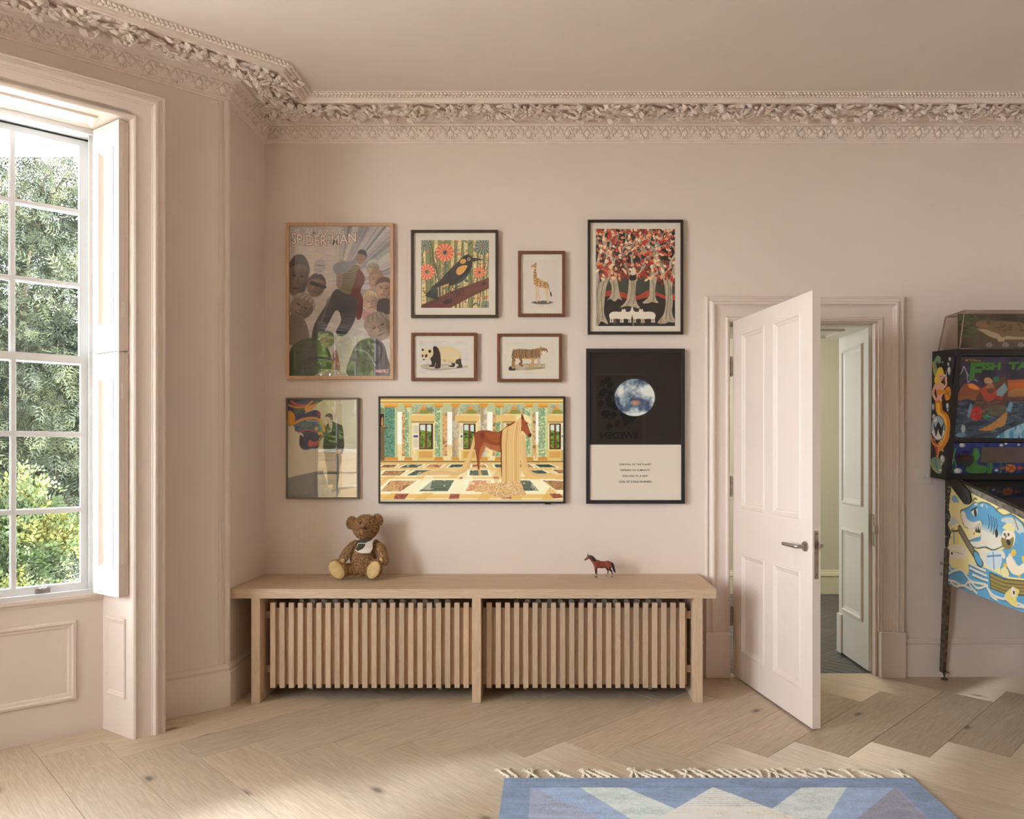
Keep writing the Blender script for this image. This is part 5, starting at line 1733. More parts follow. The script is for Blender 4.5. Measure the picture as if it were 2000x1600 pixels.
# radiator behind the slats
M['radiator'] = paint('white_radiator', (216, 208, 198), 0.4, 0.01)
for (a, b) in ((-1.45, -0.55), (-0.22, 0.66)):
    rad = thing('radiator', 'white column radiator behind the %s half of the slatted bench' % ('left' if a < -1 else 'right'), 'radiator', ((a + b) / 2, -0.2, 0.06), 'radiators behind the bench slats')
    n = 14
    for k in range(n):
        x = a + (b - a) * (k + .5) / n
        mb = MB()
        for y in (-0.27, -0.16):
            mb.tube([(x, y, 0.10), (x, y, 0.52)], 0.013, 8)
        mb.tube([(x, -0.285, 0.11), (x, -0.145, 0.11)], 0.016, 8); mb.tube([(x, -0.285, 0.51), (x, -0.145, 0.51)], 0.016, 8)
        mb.build('column', M['radiator'], rad, smooth=0.7)
    mb = MB()
    mb.tube([(a, -0.215, 0.11), (b, -0.215, 0.11)], 0.012, 8); mb.tube([(a, -0.215, 0.51), (b, -0.215, 0.51)], 0.012, 8)
    for x in (a + 0.08, b - 0.08): mb.box(x - .01, x + .01, -0.26, -0.17, 0.0005, 0.10)
    mb.build('header_pipe', M['radiator'], rad, smooth=0.7)

# ------------------------------------------------------------------ teddy bear
m, nt, b = new_mat('curly_brown_plush')
tc = node(nt, 'ShaderNodeTexCoord')
nz = node(nt, 'ShaderNodeTexNoise', Scale=90.0, Detail=3.0)
nt.links.new(tc.outputs['Object'], nz.inputs['Vector'])
r = ramp(nt, [(0.3, rgba((132, 100, 68))), (0.5, rgba((176, 140, 100))), (0.72, rgba((206, 174, 134)))], nz.outputs['Fac'])
nt.links.new(r.outputs['Color'], b.inputs['Base Color'])
b.inputs['Roughness'].default_value = 0.95
b.inputs['Specular IOR Level'].default_value = 0.1
M['plush'] = m
M['suede'] = paint('tan_suede', (204, 176, 122), 0.9, 0.05, 60, 0.05, 200, 0.1)
M['suede2'] = paint('ear_lining', (150, 112, 76), 0.95, 0.08, 60, 0.05, 200, 0.1)
M['nose'] = paint('dark_stitching', (58, 30, 26), 0.7, 0.1)
BD = 4.355
def bp(u, v, y=-0.15):
    d = CAM_D + y
    return Vector(((620 + u * .1 - 1073) * d / 1450, y, EYE - (990 + v * .1 - 880) * d / 1450))
BU_ = 0.1 * BD / 1450
def furry(mb, n, ln=0.0085, seed=1):
    """short curly pile on everything collected so far"""
    rg = np.random.RandomState(seed)
    V = np.array(mb.v)
    T = []
    for f in mb.f:
        for k in range(1, len(f) - 1): T.append((f[0], f[k], f[k + 1]))
    T = np.array(T)
    a, b_, c_ = V[T[:, 0]], V[T[:, 1]], V[T[:, 2]]
    nn = np.cross(b_ - a, c_ - a)
    ar = np.linalg.norm(nn, axis=1)
    nn = nn / np.maximum(ar, 1e-12)[:, None]
    i = rg.choice(len(T), n, p=ar / ar.sum())
    u, v = rg.rand(n), rg.rand(n)
    sw = u + v > 1; u[sw], v[sw] = 1 - u[sw], 1 - v[sw]
    P = a[i] + (b_ - a)[i] * u[:, None] + (c_ - a)[i] * v[:, None]
    N = nn[i]
    D = N + rg.randn(n, 3) * 0.75
    D /= np.linalg.norm(D, axis=1)[:, None]
    S = np.cross(D, rg.randn(n, 3)); S /= np.linalg.norm(S, axis=1)[:, None]
    L = ln * (0.6 + 0.7 * rg.rand(n))[:, None]
    w = 0.0016
    A1, A2, A3 = P - S * w, P + S * w, P + D * L + S * w * rg.randn(n)[:, None]
    base = len(mb.v)
    mb.v.extend(map(tuple, np.stack([A1, A2, A3], 1).reshape(-1, 3)))
    mb.f.extend((base + 3 * k, base + 3 * k + 1, base + 3 * k + 2) for k in range(n))
bear = thing('teddy_bear', 'curly brown teddy bear sitting on the bench with a white and green bib', 'teddy bear', tuple(bp(900, 1380)))
mb = MB()
def belly(q, p):
    return Vector((q.x * (1.0 - 0.22 * max(p.z, 0)), q.y * (1 - .15 * max(p.z, 0)), q.z))
mb.ell(bp(895, 1008, -0.145), (240 * BU_, 0.066, 345 * BU_), 20, 14, None, belly)
furry(mb, 7000, 0.009, 1)
mb.build('torso', M['plush'], bear)
mb = MB()
hc = bp(945, 408, -0.158)
def skull(q, p):
    # muzzle pushes forward and narrows the jaw
    mz = max(0.0, (-p.y - 0.45)) * math.exp(-((p.z + 0.2) / 0.5) ** 2 - ((p.x + .1) / 0.6) ** 2)
    jaw = 1.0 - 0.16 * max(0, -p.z - 0.1)
    return Vector((q.x * jaw, q.y - 0.055 * mz, q.z))
mb.ell(hc, (246 * BU_, 0.072, 244 * BU_), 24, 18, Matrix.Rotation(0.06, 3, 'Y'), skull)
furry(mb, 9500, 0.0085, 2)
hd_ = mb.build('head', M['plush'], bear)
for (u, v, rr, sd) in ((668, 312, 98, 3), (1180, 258, 92, 4)):
    mb = MB()
    mb.ell(bp(u, v, -0.145), (rr * BU_, 0.018, (rr + 22) * BU_), 14, 10, Matrix.Rotation(0.25 if u < 900 else -0.3, 3, 'Y'))
    furry(mb, 2000, 0.008, sd)
    ear = mb.build('ear', M['plush'], bear)
    mb = MB(); mb.ell(bp(u + (12 if u < 900 else -8), v + 8, -0.157), (rr * .55 * BU_, 0.012, rr * .7 * BU_), 12, 8)
    mb.build('ear_lining', M['suede2'], ear, smooth=True)
for (u, v) in ((838, 320), (1030, 312)):
    mb = MB(); mb.ell(bp(u, v, -0.229), (0.0050, 0.005, 0.0062), 12, 8)
    mb.build('eye', M['black'], hd_, smooth=True)
mb = MB(); mb.ell(bp(918, 424, -0.2665), (0.0145, 0.007, 0.0075), 14, 8)
mb.build('nose', M['nose'], hd_, smooth=True, label='dark brown stitched nose')
for i, (pts, rad, pad) in enumerate((
        ([(735, 730, -.15), (640, 830, -.165), (560, 930, -.185), (480, 1040, -.20)], (72, 88, 84, 70), (492, 1058, -.219)),
        ([(1130, 720, -.15), (1235, 830, -.165), (1285, 960, -.18), (1310, 1070, -.195)], (72, 92, 84, 74), (1240, 1050, -.214)))):
    mb = MB()
    P = catmull([tuple(bp(u, v, y)) for u, v, y in pts], 4, False)
    rr = np.interp(np.linspace(0, 1, len(P)), np.linspace(0, 1, 4), rad) * BU_
    mb.tube([tuple(p) for p in P], rr, 12)
    mb.ell(P[-1], (rr[-1],) * 3, 12, 8); mb.ell(P[0], (rr[0],) * 3, 12, 8)
    furry(mb, 3600, 0.0085, 10 + i)
    arm = mb.build('arm', M['plush'], bear)
    mb = MB(); mb.ell(bp(*pad), (50 * BU_, 0.008, 52 * BU_), 12, 8, Matrix.Rotation(0.6 if i == 0 else -0.5, 3, 'Z'))
    mb.build('paw_pad', M['suede'], arm, smooth=True)
for i, (hip, kn, ft, tilt, ra, rb) in enumerate((
        ((740, 1215, -.16), (610, 1230, -.175), (450, 1212, -.200), 0.62, 128, 192),
        ((1010, 1245, -.16), (1060, 1250, -.18), (1108, 1214, -.205), -0.42, 128, 178))):
    mb = MB()
    a_, k_, f_ = bp(*hip), bp(*kn), bp(*ft)
    mb.tube(catmull([tuple(a_), tuple(k_), tuple(f_)], 4, False), [112 * BU_] * 5 + [112 * BU_] * 4, 14)
    mb.ell(a_, (.036, .036, .036), 12, 8)
    rot = Matrix.Rotation(-tilt, 3, 'Y') @ Matrix.Rotation(0.22 * (1 if i == 0 else -1), 3, 'Z')
    f_ = bp(ft[0] - (38 if i == 0 else 0), ft[1] + 6, ft[2] - .022)
    mb.ell(f_, ((ra + 24) * BU_, 0.030, (rb + 12) * BU_), 18, 12, rot)
    furry(mb, 4500, 0.0085, 20 + i)
    leg_ = mb.build('leg', M['plush'], bear)
    mb = MB(); mb.ell(f_ + Vector((-0.003 if i == 0 else 0.002, -0.0245, -0.001)), (ra * BU_, 0.013, rb * BU_), 20, 10, rot)
    mb.build('foot_pad', M['suede'], leg_, smooth=True)
# bib of cloth, following the chest
def cloth(poly, lift, name, mat, parent, n=10):
    P = np.array(poly, float); lo, hi = P.min(0), P.max(0)
    bm = bmesh.new()
    vs = [bm.verts.new((p[0], p[1], 0)) for p in P]
    bm.faces.new(vs)
    for k in range(1, n):
        for ax in (0, 1):
            co = [0, 0, 0]; no = [0, 0, 0]; co[ax] = lo[ax] + (hi[ax] - lo[ax]) * k / n; no[ax] = 1
            bmesh.ops.bisect_plane(bm, geom=bm.verts[:] + bm.edges[:] + bm.faces[:], plane_co=co, plane_no=no)
    for v in bm.verts:
        u, w = v.co.x, v.co.y
        du = (u - 910) / 240.0
        y = -0.218 - lift + 0.035 * du * du - 0.003 * math.sin(w * 0.03 + u * 0.012) - 0.010 * (w - 640) / 270
        v.co = bp(u, w, y)
    m_ = MB(); m_.bm(bm)
    me = m_.mesh(name, True)
    o = link_mesh(name, me, mat, parent)
    so = o.modifiers.new('thickness', 'SOLIDIFY'); so.thickness = 0.0012; so.offset = 0
    return o
M['bibwhite'] = paint('white_cotton', (222, 212, 200), 0.9, 0.03, 30, 0.04, 300)
M['bibgreen'] = paint('dark_green_cotton', (62, 62, 46), 0.9, 0.12, 60, 0.04, 300)
bib = cloth([(765, 668), (840, 640), (960, 632), (1060, 650), (1108, 656), (1086, 700), (1082, 800), (1062, 862), (1020, 908), (940, 908), (860, 910), (790, 890), (730, 852), (770, 760), (800, 706)], 0.0, 'bib', M['bibwhite'], bear)
cloth([(766, 664), (850, 636), (960, 630), (1066, 648), (1010, 672), (935, 706), (800, 708)], 0.0022, 'collar_fold', M['bibgreen'], bib, 6)
cloth([(800, 722), (920, 722), (932, 748), (880, 822), (790, 866), (742, 828)], 0.0022, 'green_patch', M['bibgreen'], bib, 6)

# ------------------------------------------------------------------ toy horse
HD = 4.40
HU = 0.06 * HD / 1450
def hp_(u, v, y=0.0):
    return Vector(((1120 + u * .06 - 1073) * HD / 1450, -0.132 + y, BT + 0.0005 + (1150 - v) * HU))
mb = MB()
def hell(u, v, y, ru, rv, ry, tilt=0.0): mb.ell(hp_(u, v, y), (ru * HU, ry * HU, rv * HU), 20, 14, Matrix.Rotation(tilt, 3, 'Y'))
def htube(pts, seg=12):
    P = catmull([tuple(hp_(u, v, y)) + (r * HU,) for (u, v, y, r) in pts], 4, False)
    mb.tube([p_[:3] for p_ in P], [p_[3] for p_ in P], seg)
    for e in (P[0], P[-1]): mb.ell(e[:3], (e[3],) * 3, 10, 8)
hell(930, 735, 0, 270, 118, 100); hell(770, 725, 0, 120, 130, 92, 0.25); hell(1110, 722, 0, 130, 122, 98, -0.1); hell(1165, 770, 0, 62, 110, 84)
htube([(800, 690, 0, 108), (720, 660, 0, 98), (640, 585, 0, 76), (560, 515, 0, 60), (495, 470, 0, 46)])
htube([(490, 470, 0, 50), (465, 505, 0, 52), (430, 535, 0, 40), (395, 565, 0, 31), (375, 578, 0, 26)])
for (y, pts) in ((-0.011, [(735, 780, 62), (737, 855, 40), (742, 920, 31), (743, 958, 29), (746, 1040, 20), (754, 1085, 24), (752, 1110, 26)]),
                 (0.011, [(725, 780, 60), (722, 855, 38), (724, 920, 30), (725, 955, 28), (726, 1030, 20), (720, 1072, 23), (716, 1094, 25)])):
    htube([(u, v, y, r) for u, v, r in pts])
    u, v = pts[-1][:2]; mb.lathe(hp_(u - 4, v + 36, y), Z3, [(34 * HU, 0), (32 * HU, 8 * HU), (24 * HU, 40 * HU)], 14)
for (y, pts) in ((-0.012, [(1165, 790, 78), (1168, 850, 54), (1200, 900, 38), (1235, 935, 30), (1250, 1000, 21), (1262, 1068, 22), (1254, 1100, 25)]),
                 (0.012, [(1100, 790, 72), (1094, 845, 50), (1112, 890, 36), (1132, 930, 29), (1126, 1000, 20), (1112, 1058, 21), (1094, 1086, 24)])):
    htube([(u, v, y, r) for u, v, r in pts])
    u, v = pts[-1][:2]; mb.lathe(hp_(u - 8, v + 36, y), Z3, [(34 * HU, 0), (32 * HU, 8 * HU), (24 * HU, 40 * HU)], 14)
tmp = bpy.data.objects.new('toy_horse_frame', mb.mesh('toy_horse_frame')); COL.objects.link(tmp)
rm = tmp.modifiers.new('remesh', 'REMESH'); rm.mode = 'VOXEL'; rm.voxel_size = 0.0016
sm_ = tmp.modifiers.new('smooth', 'SMOOTH'); sm_.iterations = 4; sm_.factor = 0.5
bpy.context.view_layer.update()
hm = bpy.data.meshes.new_from_object(tmp.evaluated_get(bpy.context.evaluated_depsgraph_get()))
bpy.data.objects.remove(tmp)
V = np.array([v.co for v in hm.vertices])
cols = np.tile(lin((132, 62, 42)), (len(V), 1))
hz = (V[:, 2] - BT) / HU
cols[hz < 290] = lin((70, 40, 30))
so_ = (hz < 120) & (hz > 45); cols[so_] = lin((176, 152, 134))
cols[hz <= 45] = lin((52, 44, 40))
un = (1150 - hz); ux = (V[:, 0] - hp_(0, 0).x) / HU
cols[(ux < 410) & (un > 530)] = lin((64, 42, 36))
hm.name = 'body'
at = hm.color_attributes.new('Col', 'FLOAT_COLOR', 'POINT')
V[:, 2] = np.maximum(V[:, 2], BT + 0.0004)
hm.vertices.foreach_set('co', V.astype(np.float32).ravel())
c4 = np.ones((len(V), 4), dtype=np.float32); c4[:, :3] = cols; at.data.foreach_set('color', c4.ravel())
hm.polygons.foreach_set('use_smooth', [True] * len(hm.polygons))
hm.materials.clear()
M['toypaint'] = print_mat('painted_plastic', 0.35, 0, 0.5)
horse = thing('toy_horse', 'small brown plastic toy horse with dark mane on the bench', 'toy horse', tuple(hp_(950, 1150)))
link_mesh('body', hm, M['toypaint'], horse)
M['mane'] = paint('dark_brown_plastic', (48, 38, 32), 0.5, 0.1, 100, 0.1, 300)
mb = MB()
for y in (-0.006, 0.004):
    mb.tube([tuple(hp_(500, 440, y)), tuple(hp_(580, 480, y * 1.5)), tuple(hp_(660, 550, y * 2)), tuple(hp_(720, 610, y * 2))], [18 * HU, 52 * HU, 56 * HU, 22 * HU], 10)
mb.build('mane', M['mane'], horse, smooth=True)
mb = MB(); mb.tube(catmull([tuple(hp_(*p)) for p in ((1180, 668, 0), (1255, 696, 0), (1295, 800, 0), (1318, 900, 0), (1368, 1005, 0))], 3, False), np.interp(np.linspace(0, 1, 13), [0, .2, .5, .8, 1], [22, 38, 44, 38, 8]) * HU, 10)
mb.build('tail', M['mane'], horse, smooth=True)
for y in (-0.004, 0.004):
    mb = MB(); mb.tube([tuple(hp_(478, 445, y)), tuple(hp_(466, 410, y)), tuple(hp_(457, 372, y))], [16 * HU, 13 * HU, 2 * HU], 8)
    mb.build('ear', M['mane'], horse, smooth=True)

# ------------------------------------------------------------------ light switch
sw = thing('light_switch', 'white double light switch on the wall beside the pinball machine', 'light switch', (2.283, -0.001, 1.17))
mb = MB(); mb.bbox(2.239, 2.327, -0.008, -0.001, 1.172, 1.260, 0.002); mb.build('plate', M['white'], sw)
for x in (2.279, 2.306):
    mb = MB(); mb.lathe((x, -0.008, 1.217), (0, -1, 0), [(0.0115, 0), (0.0115, 0.003), (0.008, 0.005)], 20)
    mb.build('rocker', M['white'], sw, smooth=0.6)

# ------------------------------------------------------------------ rug with knotted fringe
RX0, RX1, RY = -0.188, 1.517, -1.432
rug_l = 2.3
c = Canvas(0, 0, RX1 - RX0, rug_l, 420, (128, 142, 168))
Bl, Bo, Cy, Cr, Gp = (146, 164, 192), (126, 143, 170), (190, 201, 200), (216, 212, 203), (148, 156, 178)
W_ = RX1 - RX0
def cell(y0, f):
    """one pattern repeat from y0 to y0+0.52, f mirrors it"""
    c.rect(0.112, y0, W_ - 0.112, y0 + 0.52, Bl)
    for s in (0, 1):
        X_ = (lambda x: x) if s == 0 else (lambda x: W_ - x)
        P_ = lambda pts: [(X_(x), y0 + y) for x, y in pts]
        c.poly(P_([(0.116, 0.0), (0.376, 0.26), (0.116, 0.52)]), Gp if s == 0 else (140, 142, 158))
        c.poly(P_([(0.310, 0.0), (0.494, 0.0), (0.754, 0.26), (0.494, 0.52), (0.310, 0.52), (0.49, 0.26)]), Cy)
        c.poly(P_([(0.494, 0.0), (W_ / 2, 0.0), (0.67, 0.185)]), (132, 150, 176))
    c.poly([(W_ / 2, y0), (W_ / 2 + .26, y0 + .26), (W_ / 2, y0 + .52), (W_ / 2 - .26, y0 + .26)], Cr)
    for k in range(9):
        y = 0.022 + k * 0.017
        c.line([(W_ / 2 - y + .006, y0 + y), (W_ / 2 + y - .006, y0 + y)], 0.006, (170, 182, 190), .9)
cell(0.087, 0); cell(0.61, 1); cell(1.13, 0); cell(1.65, 1)
for (x0, x1, y0, y1) in ((0, 0.112, 0, rug_l), (W_ - .112, W_, 0, rug_l), (0, W_, 0, 0.087)): c.rect(x0, y0, x1, y1, Bo)
c.line([(0, 0.088), (W_, 0.088)], 0.006, (104, 118, 148), .8)
nz_ = c.noise(0.03, 2, 3, 0.4, 1.0)[..., None]; n2_ = c.noise(0.012, 5, 2)[..., None]
c.img *= 0.88 + 0.20 * nz_ + 0.08 * n2_
rg = np.random.RandomState(4)
c.img *= (0.95 + 0.10 * rg.rand(c.H, c.W))[..., None]
c.img *= 0.97 + 0.05 * (np.arange(c.H) % 3 == 0)[:, None, None]
rug = thing('rug', 'blue and cream flat woven rug with a knotted fringe on the floor', 'rug', ((RX0 + RX1) / 2, RY - 1.15, 0))
m, nt, b = new_mat('woven_wool')
a_ = node(nt, 'ShaderNodeVertexColor', layer_name='Col'); tc = node(nt, 'ShaderNodeTexCoord')
nt.links.new(a_.outputs['Color'], b.inputs['Base Color'])
b.inputs['Roughness'].default_value = 0.95; b.inputs['Specular IOR Level'].default_value = 0.1
w1 = node(nt, 'ShaderNodeTexWave', Scale=90.0, Distortion=1.0); w1.bands_direction = 'X'
w2 = node(nt, 'ShaderNodeTexWave', Scale=60.0, Distortion=2.0); w2.bands_direction = 'Y'
for w_ in (w1, w2): nt.links.new(tc.outputs['Object'], w_.inputs['Vector'])
mm = node(nt, 'ShaderNodeMath', operation='ADD'); nt.links.new(w1.outputs['Fac'], mm.inputs[0]); nt.links.new(w2.outputs['Fac'], mm.inputs[1])
bpn = node(nt, 'ShaderNodeBump', Strength=0.5, Distance=0.003); nt.links.new(mm.outputs[0], bpn.inputs['Height']); nt.links.new(bpn.outputs['Normal'], b.inputs['Normal'])
mb = MB(); mb.box(RX0 + .0005, RX1 - .0005, RY - rug_l + .0005, RY - .0005, 0.0006, 0.0085); mb.build('rug_base', paint('blue_wool_edge', (118, 134, 162), .95, .1, 80), rug)
c.sheet('rug_pile', m, (RX0, RY, 0.009), (W_, 0, 0), (0, -rug_l, 0), rug, 1.55)
M['cotton'] = paint('unbleached_cotton', (226, 216, 198), 0.9, 0.06, 120, 0.05, 400, 0.1)
tas = []
for v in range(5):
    rr = random.Random(40 + v)
    mb = MB()
    lean = (-0.035, -0.05, -0.02, -0.045, 0.015)[v]
    L = 0.066 + 0.008 * rr.random()
    P = catmull([(0, 0, .004), (lean * .25 + rr.uniform(-.004, .004), L * .33, .006), (lean * .6 + rr.uniform(-.005, .005), L * .7, .005), (lean, L, .006)], 4, False)
    n = len(P)
    for ph in (0, math.pi):     # two plies twisted together
        mb.tube([(p[0] + .0032 * math.cos(i * 1.1 + ph), p[1], p[2] + .0032 * math.sin(i * 1.1 + ph)) for i, p in enumerate(P)], 0.0041, 5)
    e = P[-1]
    mb.ell(e, (.0055, .006, .005), 6, 4)
    for k in range(9):
        a = rr.uniform(-1.0, 1.0) + lean * 6
        l2 = rr.uniform(.018, .034)
        mb.tube([tuple(e), (e[0] + math.sin(a) * l2 * .5, e[1] + math.cos(a) * l2 * .5, rr.uniform(.004, .012)), (e[0] + math.sin(a * 1.2) * l2, e[1] + math.cos(a * 1.2) * l2, rr.uniform(.001, .010))], [.0018, .0016, .0009], 4)
    me = mb.mesh('tassel', 0.8); me.materials.append(M['cotton']); tas.append(me)
bases = [940 + q / 3.571 for q in (195, 250, 320, 400, 510, 640, 710, 770, 850, 900, 960, 1040, 1100, 1180, 1230, 1290, 1350, 1420, 1480, 1560, 1620, 1690, 1750, 1820, 1890, 1960)]
bases += [1300 + q * .35 for q in (790, 820, 850, 900, 945, 1010, 1060, 1165, 1215, 1330, 1375)] + [1300 + q * .35 for q in (530, 580, 630, 690, 730)]
for i, px in enumerate(bases):
    o = link_mesh('tassel', tas[R.randrange(5)], None, rug)
    o.location = ((px - 1073) * 3.10 / 1450, RY - 0.002, 0.0)
    o.rotation_euler = (0, 0, R.uniform(-.12, .2)); s = R.uniform(.85, 1.15); o.scale = (s, s, 1)
mb = MB()
for k in range(150):
    x = RX0 + 0.006 + k * (W_ - .012) / 149
    mb.ell((x, RY + 0.001, 0.005), (0.0065, 0.0045, 0.0042), 5, 4)
mb.build('knotted_edge', M['cotton'], rug, smooth=True, kind='stuff')
# ------------------------------------------------------------------ pinball machine
CX0, CX1 = 2.362, 2.935
CYR, CYF = -0.10, -1.38
def ctop(y): return 1.226 + 0.222 * (y + 0.10)
def cbot(y): return 0.583 + 0.0214 * (y + 0.10)
pin = thing('pinball_machine', 'pinball machine with a blue shark cabinet against the wall at the right', 'pinball machine', ((CX0 + CX1) / 2, -0.7, 0))
M['cabpaint'] = paint('cabinet_cream', (214, 196, 128), 0.5, 0.02)
mb = MB()
mb.prism([(CYR, cbot(CYR)), (CYF, cbot(CYF)), (CYF, ctop(CYF)), (CYR, ctop(CYR))], (CX0, 0, 0), (0, 1, 0), Z3, (0.02, 0, 0))
mb.prism([(CYR, cbot(CYR)), (CYF, cbot(CYF)), (CYF, ctop(CYF)), (CYR, ctop(CYR))], (CX1 - 0.02, 0, 0), (0, 1, 0), Z3, (0.02, 0, 0))
mb.box(CX0 + .02, CX1 - .02, CYR - .02, CYR, cbot(CYR), ctop(CYR))
mb.box(CX0 + .02, CX1 - .02, CYF, CYF + .02, cbot(CYF), ctop(CYF))
mb.prism([(CYR, cbot(CYR) + .004), (CYF, cbot(CYF) + .004), (CYF, cbot(CYF) + .02), (CYR, cbot(CYR) + .02)], (CX0 + .02, 0, 0), (0, 1, 0), Z3, (CX1 - CX0 - .04, 0, 0))
cab = mb.build('cabinet', M['black'], pin)
# side art: x runs from the back to the front, y is the height fraction times 0.5
SH = 0.5
c = Canvas(0.10, 0, 1.38, SH, 330, (214, 200, 136))
def q(u, v):
    px, py = 1820 + u / 5.3333, 920 + v / 5.3333
    d = 1450 * CX0 / (px - 1073); y = d - CAM_D; z = EYE - (py - 880) * d / 1450
    return (-y, (ctop(y) - z) / (ctop(y) - cbot(y)) * SH)
def Q(*pts): return [q(*p) for p in pts]
blu, blk, wht = (86, 146, 178), (34, 32, 32), (208, 198, 178)
kx = 0.0009                       # crop unit -> metres, about
c.poly([(0.10, 0), q(170, 80), q(205, 190), q(190, 300), q(180, 400), q(200, 480), q(170, 560), q(205, 640), q(180, 740), q(160, 850), (0.10, q(130, 860)[1])], blk)
for k in range(60):
    x, y = R.uniform(130, 210), R.uniform(90, 800)
    c.line(Q((x, y), (x + R.uniform(10, 40), y + R.uniform(-22, 22))), 3 * kx, (214, 200, 136) if k % 2 else blk)
c.poly(Q((125, 870), (200, 880), (380, 950), (560, 1010), (760, 1100), (960, 1230), (1200, 1400), (1500, 1600)) + [(1.38, .2), (1.38, SH), (.10, SH)], blu)
# bird on a post
c.poly(Q((215, 270), (245, 258), (272, 290), (284, 340), (272, 372), (272, 480), (256, 520), (236, 470), (240, 400), (204, 350)), (214, 196, 142), 1, 3)
c.poly(Q((206, 300), (230, 256), (270, 280), (284, 340), (262, 330), (230, 330)), (120, 156, 182), 1, 3)
c.poly(Q((190, 500), (230, 480), (268, 520), (290, 550), (240, 555), (180, 605), (200, 540)), (176, 186, 190), 1, 3)
c.poly(Q((212, 625), (274, 625), (290, 760), (205, 765)), (206, 190, 130)); c.line(Q((232, 630), (236, 760)), 10 * kx, (86, 130, 160)); c.line(Q((212, 626), (274, 626)), 8 * kx, blk)
c.poly(Q((165, 820), (190, 775), (280, 760), (365, 790), (385, 1080), (300, 1020), (200, 1000)), (212, 194, 130), 1, 2)
c.poly(Q((172, 820), (195, 782), (280, 768), (358, 795), (368, 900), (280, 910), (190, 915)), wht, 1, 2)
# shark
c.poly(Q((300, 420), (330, 400), (380, 380), (420, 350), (450, 328), (490, 335), (540, 325), (640, 370), (740, 460), (830, 450), (930, 520), (960, 560), (960, 700), (740, 790), (640, 830), (560, 800), (470, 810), (390, 770), (380, 730), (520, 660), (510, 520), (420, 600), (350, 590), (310, 500)), blk, 1, 3)
c.poly(Q((306, 430), (335, 406), (384, 386), (425, 354), (452, 334), (490, 342), (540, 332), (636, 376), (735, 466), (830, 458), (925, 526), (952, 570), (952, 690), (735, 780), (640, 820), (560, 790), (470, 800), (398, 764), (390, 735), (525, 665), (516, 520), (420, 590), (352, 580), (316, 500)), blu, 1, 3)
c.poly(Q((304, 440), (325, 420), (350, 440), (370, 500), (430, 535), (505, 520), (470, 570), (400, 600), (352, 585), (316, 510)), wht, 1, 3)
c.poly(Q((520, 600), (620, 620), (730, 660), (800, 700), (735, 780), (640, 815), (560, 785), (470, 798), (395, 760), (392, 738), (500, 730), (516, 660)), wht, 1, 3)
c.grad(Q((516, 560), (640, 570), (740, 620), (740, 680), (620, 660), (516, 640)), blu, wht, q(600, 560), q(600, 660), 1)
c.poly(Q((440, 590), (505, 550), (510, 650), (460, 640)), blk)
for k in range(6): c.poly(Q((375 + 22 * k, 605 - 8 * k), (397 + 22 * k, 597 - 8 * k), (388 + 22 * k, 655 - 6 * k)), wht)
for k in range(6): c.poly(Q((385 + 22 * k, 728 - 8 * k), (407 + 22 * k, 720 - 8 * k), (398 + 20 * k, 672 - 4 * k)), wht)
c.poly(Q((430, 650), (450, 640), (446, 672)), (160, 100, 60))
c.poly(Q((415, 420), (455, 386), (478, 410), (474, 460), (440, 470)), wht, 1, 3); c.ell(*q(456, 440), 15 * kx, 19 * kx, blk); c.line(Q((412, 415), (470, 385)), 8 * kx, blk)
c.poly(Q((438, 350), (470, 338), (484, 350), (460, 366)), wht, .9, 3); c.poly(Q((505, 360), (540, 345), (530, 380)), wht, .9, 3); c.poly(Q((560, 350), (580, 380), (575, 400)), wht, .9)
for k in range(4): c.line(Q((590 + 26 * k, 455 + 16 * k), (604 + 26 * k, 540 + 10 * k), (590 + 26 * k, 600 + 30 * k)), 5 * kx, blk, 1, 4)
c.ell(*q(676, 650), 14 * kx, 22 * kx, blk); c.line(Q((430, 320), (450, 292), (472, 302)), 7 * kx, blk, 1, 3)
c.poly(Q((720, 520), (760, 490), (840, 490), (920, 540), (960, 600), (960, 690), (800, 560)), wht, .8, 3)
# oar and flipper
c.line(Q((295, 610), (380, 760), (450, 870)), 44 * kx, blk); c.line(Q((295, 610), (380, 760), (450, 870)), 32 * kx, (128, 114, 92))
c.poly(Q((430, 850), (460, 830), (500, 870), (540, 960), (520, 1005), (480, 985), (450, 930)), blk, 1, 3); c.poly(Q((437, 856), (460, 840), (494, 876), (530, 960), (518, 992), (486, 975), (456, 926)), blu, 1, 3)
c.poly(Q((500, 810), (600, 830), (700, 870), (690, 960), (600, 1010), (545, 960), (500, 880)), wht, 1, 3)
# fisherman in a boat
c.poly(Q((730, 830), (800, 800), (880, 700), (960, 640), (1120, 700), (1200, 900), (1150, 1150), (960, 1120), (800, 1100), (720, 1060)), blu, 1, 3)
for k in range(16): c.ell(*q(R.uniform(740, 1100), R.uniform(820, 1080)), 24 * kx, 18 * kx, R.choice([(216, 176, 60), wht, (60, 110, 140)]), R.random() * 3)
c.poly(Q((735, 660), (760, 620), (850, 630), (870, 690), (860, 760), (830, 800), (770, 810), (735, 740)), (220, 204, 176), 1, 3)
c.poly(Q((725, 700), (750, 700), (800, 720), (850, 690), (850, 760), (820, 810), (770, 812), (732, 770)), (128, 112, 62), 1, 3); c.ell(*q(800, 745), 18 * kx, 16 * kx, blk)
c.poly(Q((740, 600), (760, 565), (810, 545), (855, 580), (862, 630), (800, 625), (770, 610)), (214, 200, 140), 1, 3)
for x in (762, 800): c.ell(*q(x, 665), 9 * kx, 8 * kx, blk)
c.line(Q((780, 680), (768, 700)), 6 * kx, blk)
c.poly(Q((780, 900), (840, 900), (900, 990), (960, 960), (960, 1060), (860, 1080), (790, 1000)), (222, 206, 178), 1, 3)
c.poly(Q((720, 1030), (760, 1000), (800, 1040), (800, 1100), (740, 1100)), (216, 202, 140), 1, 3)
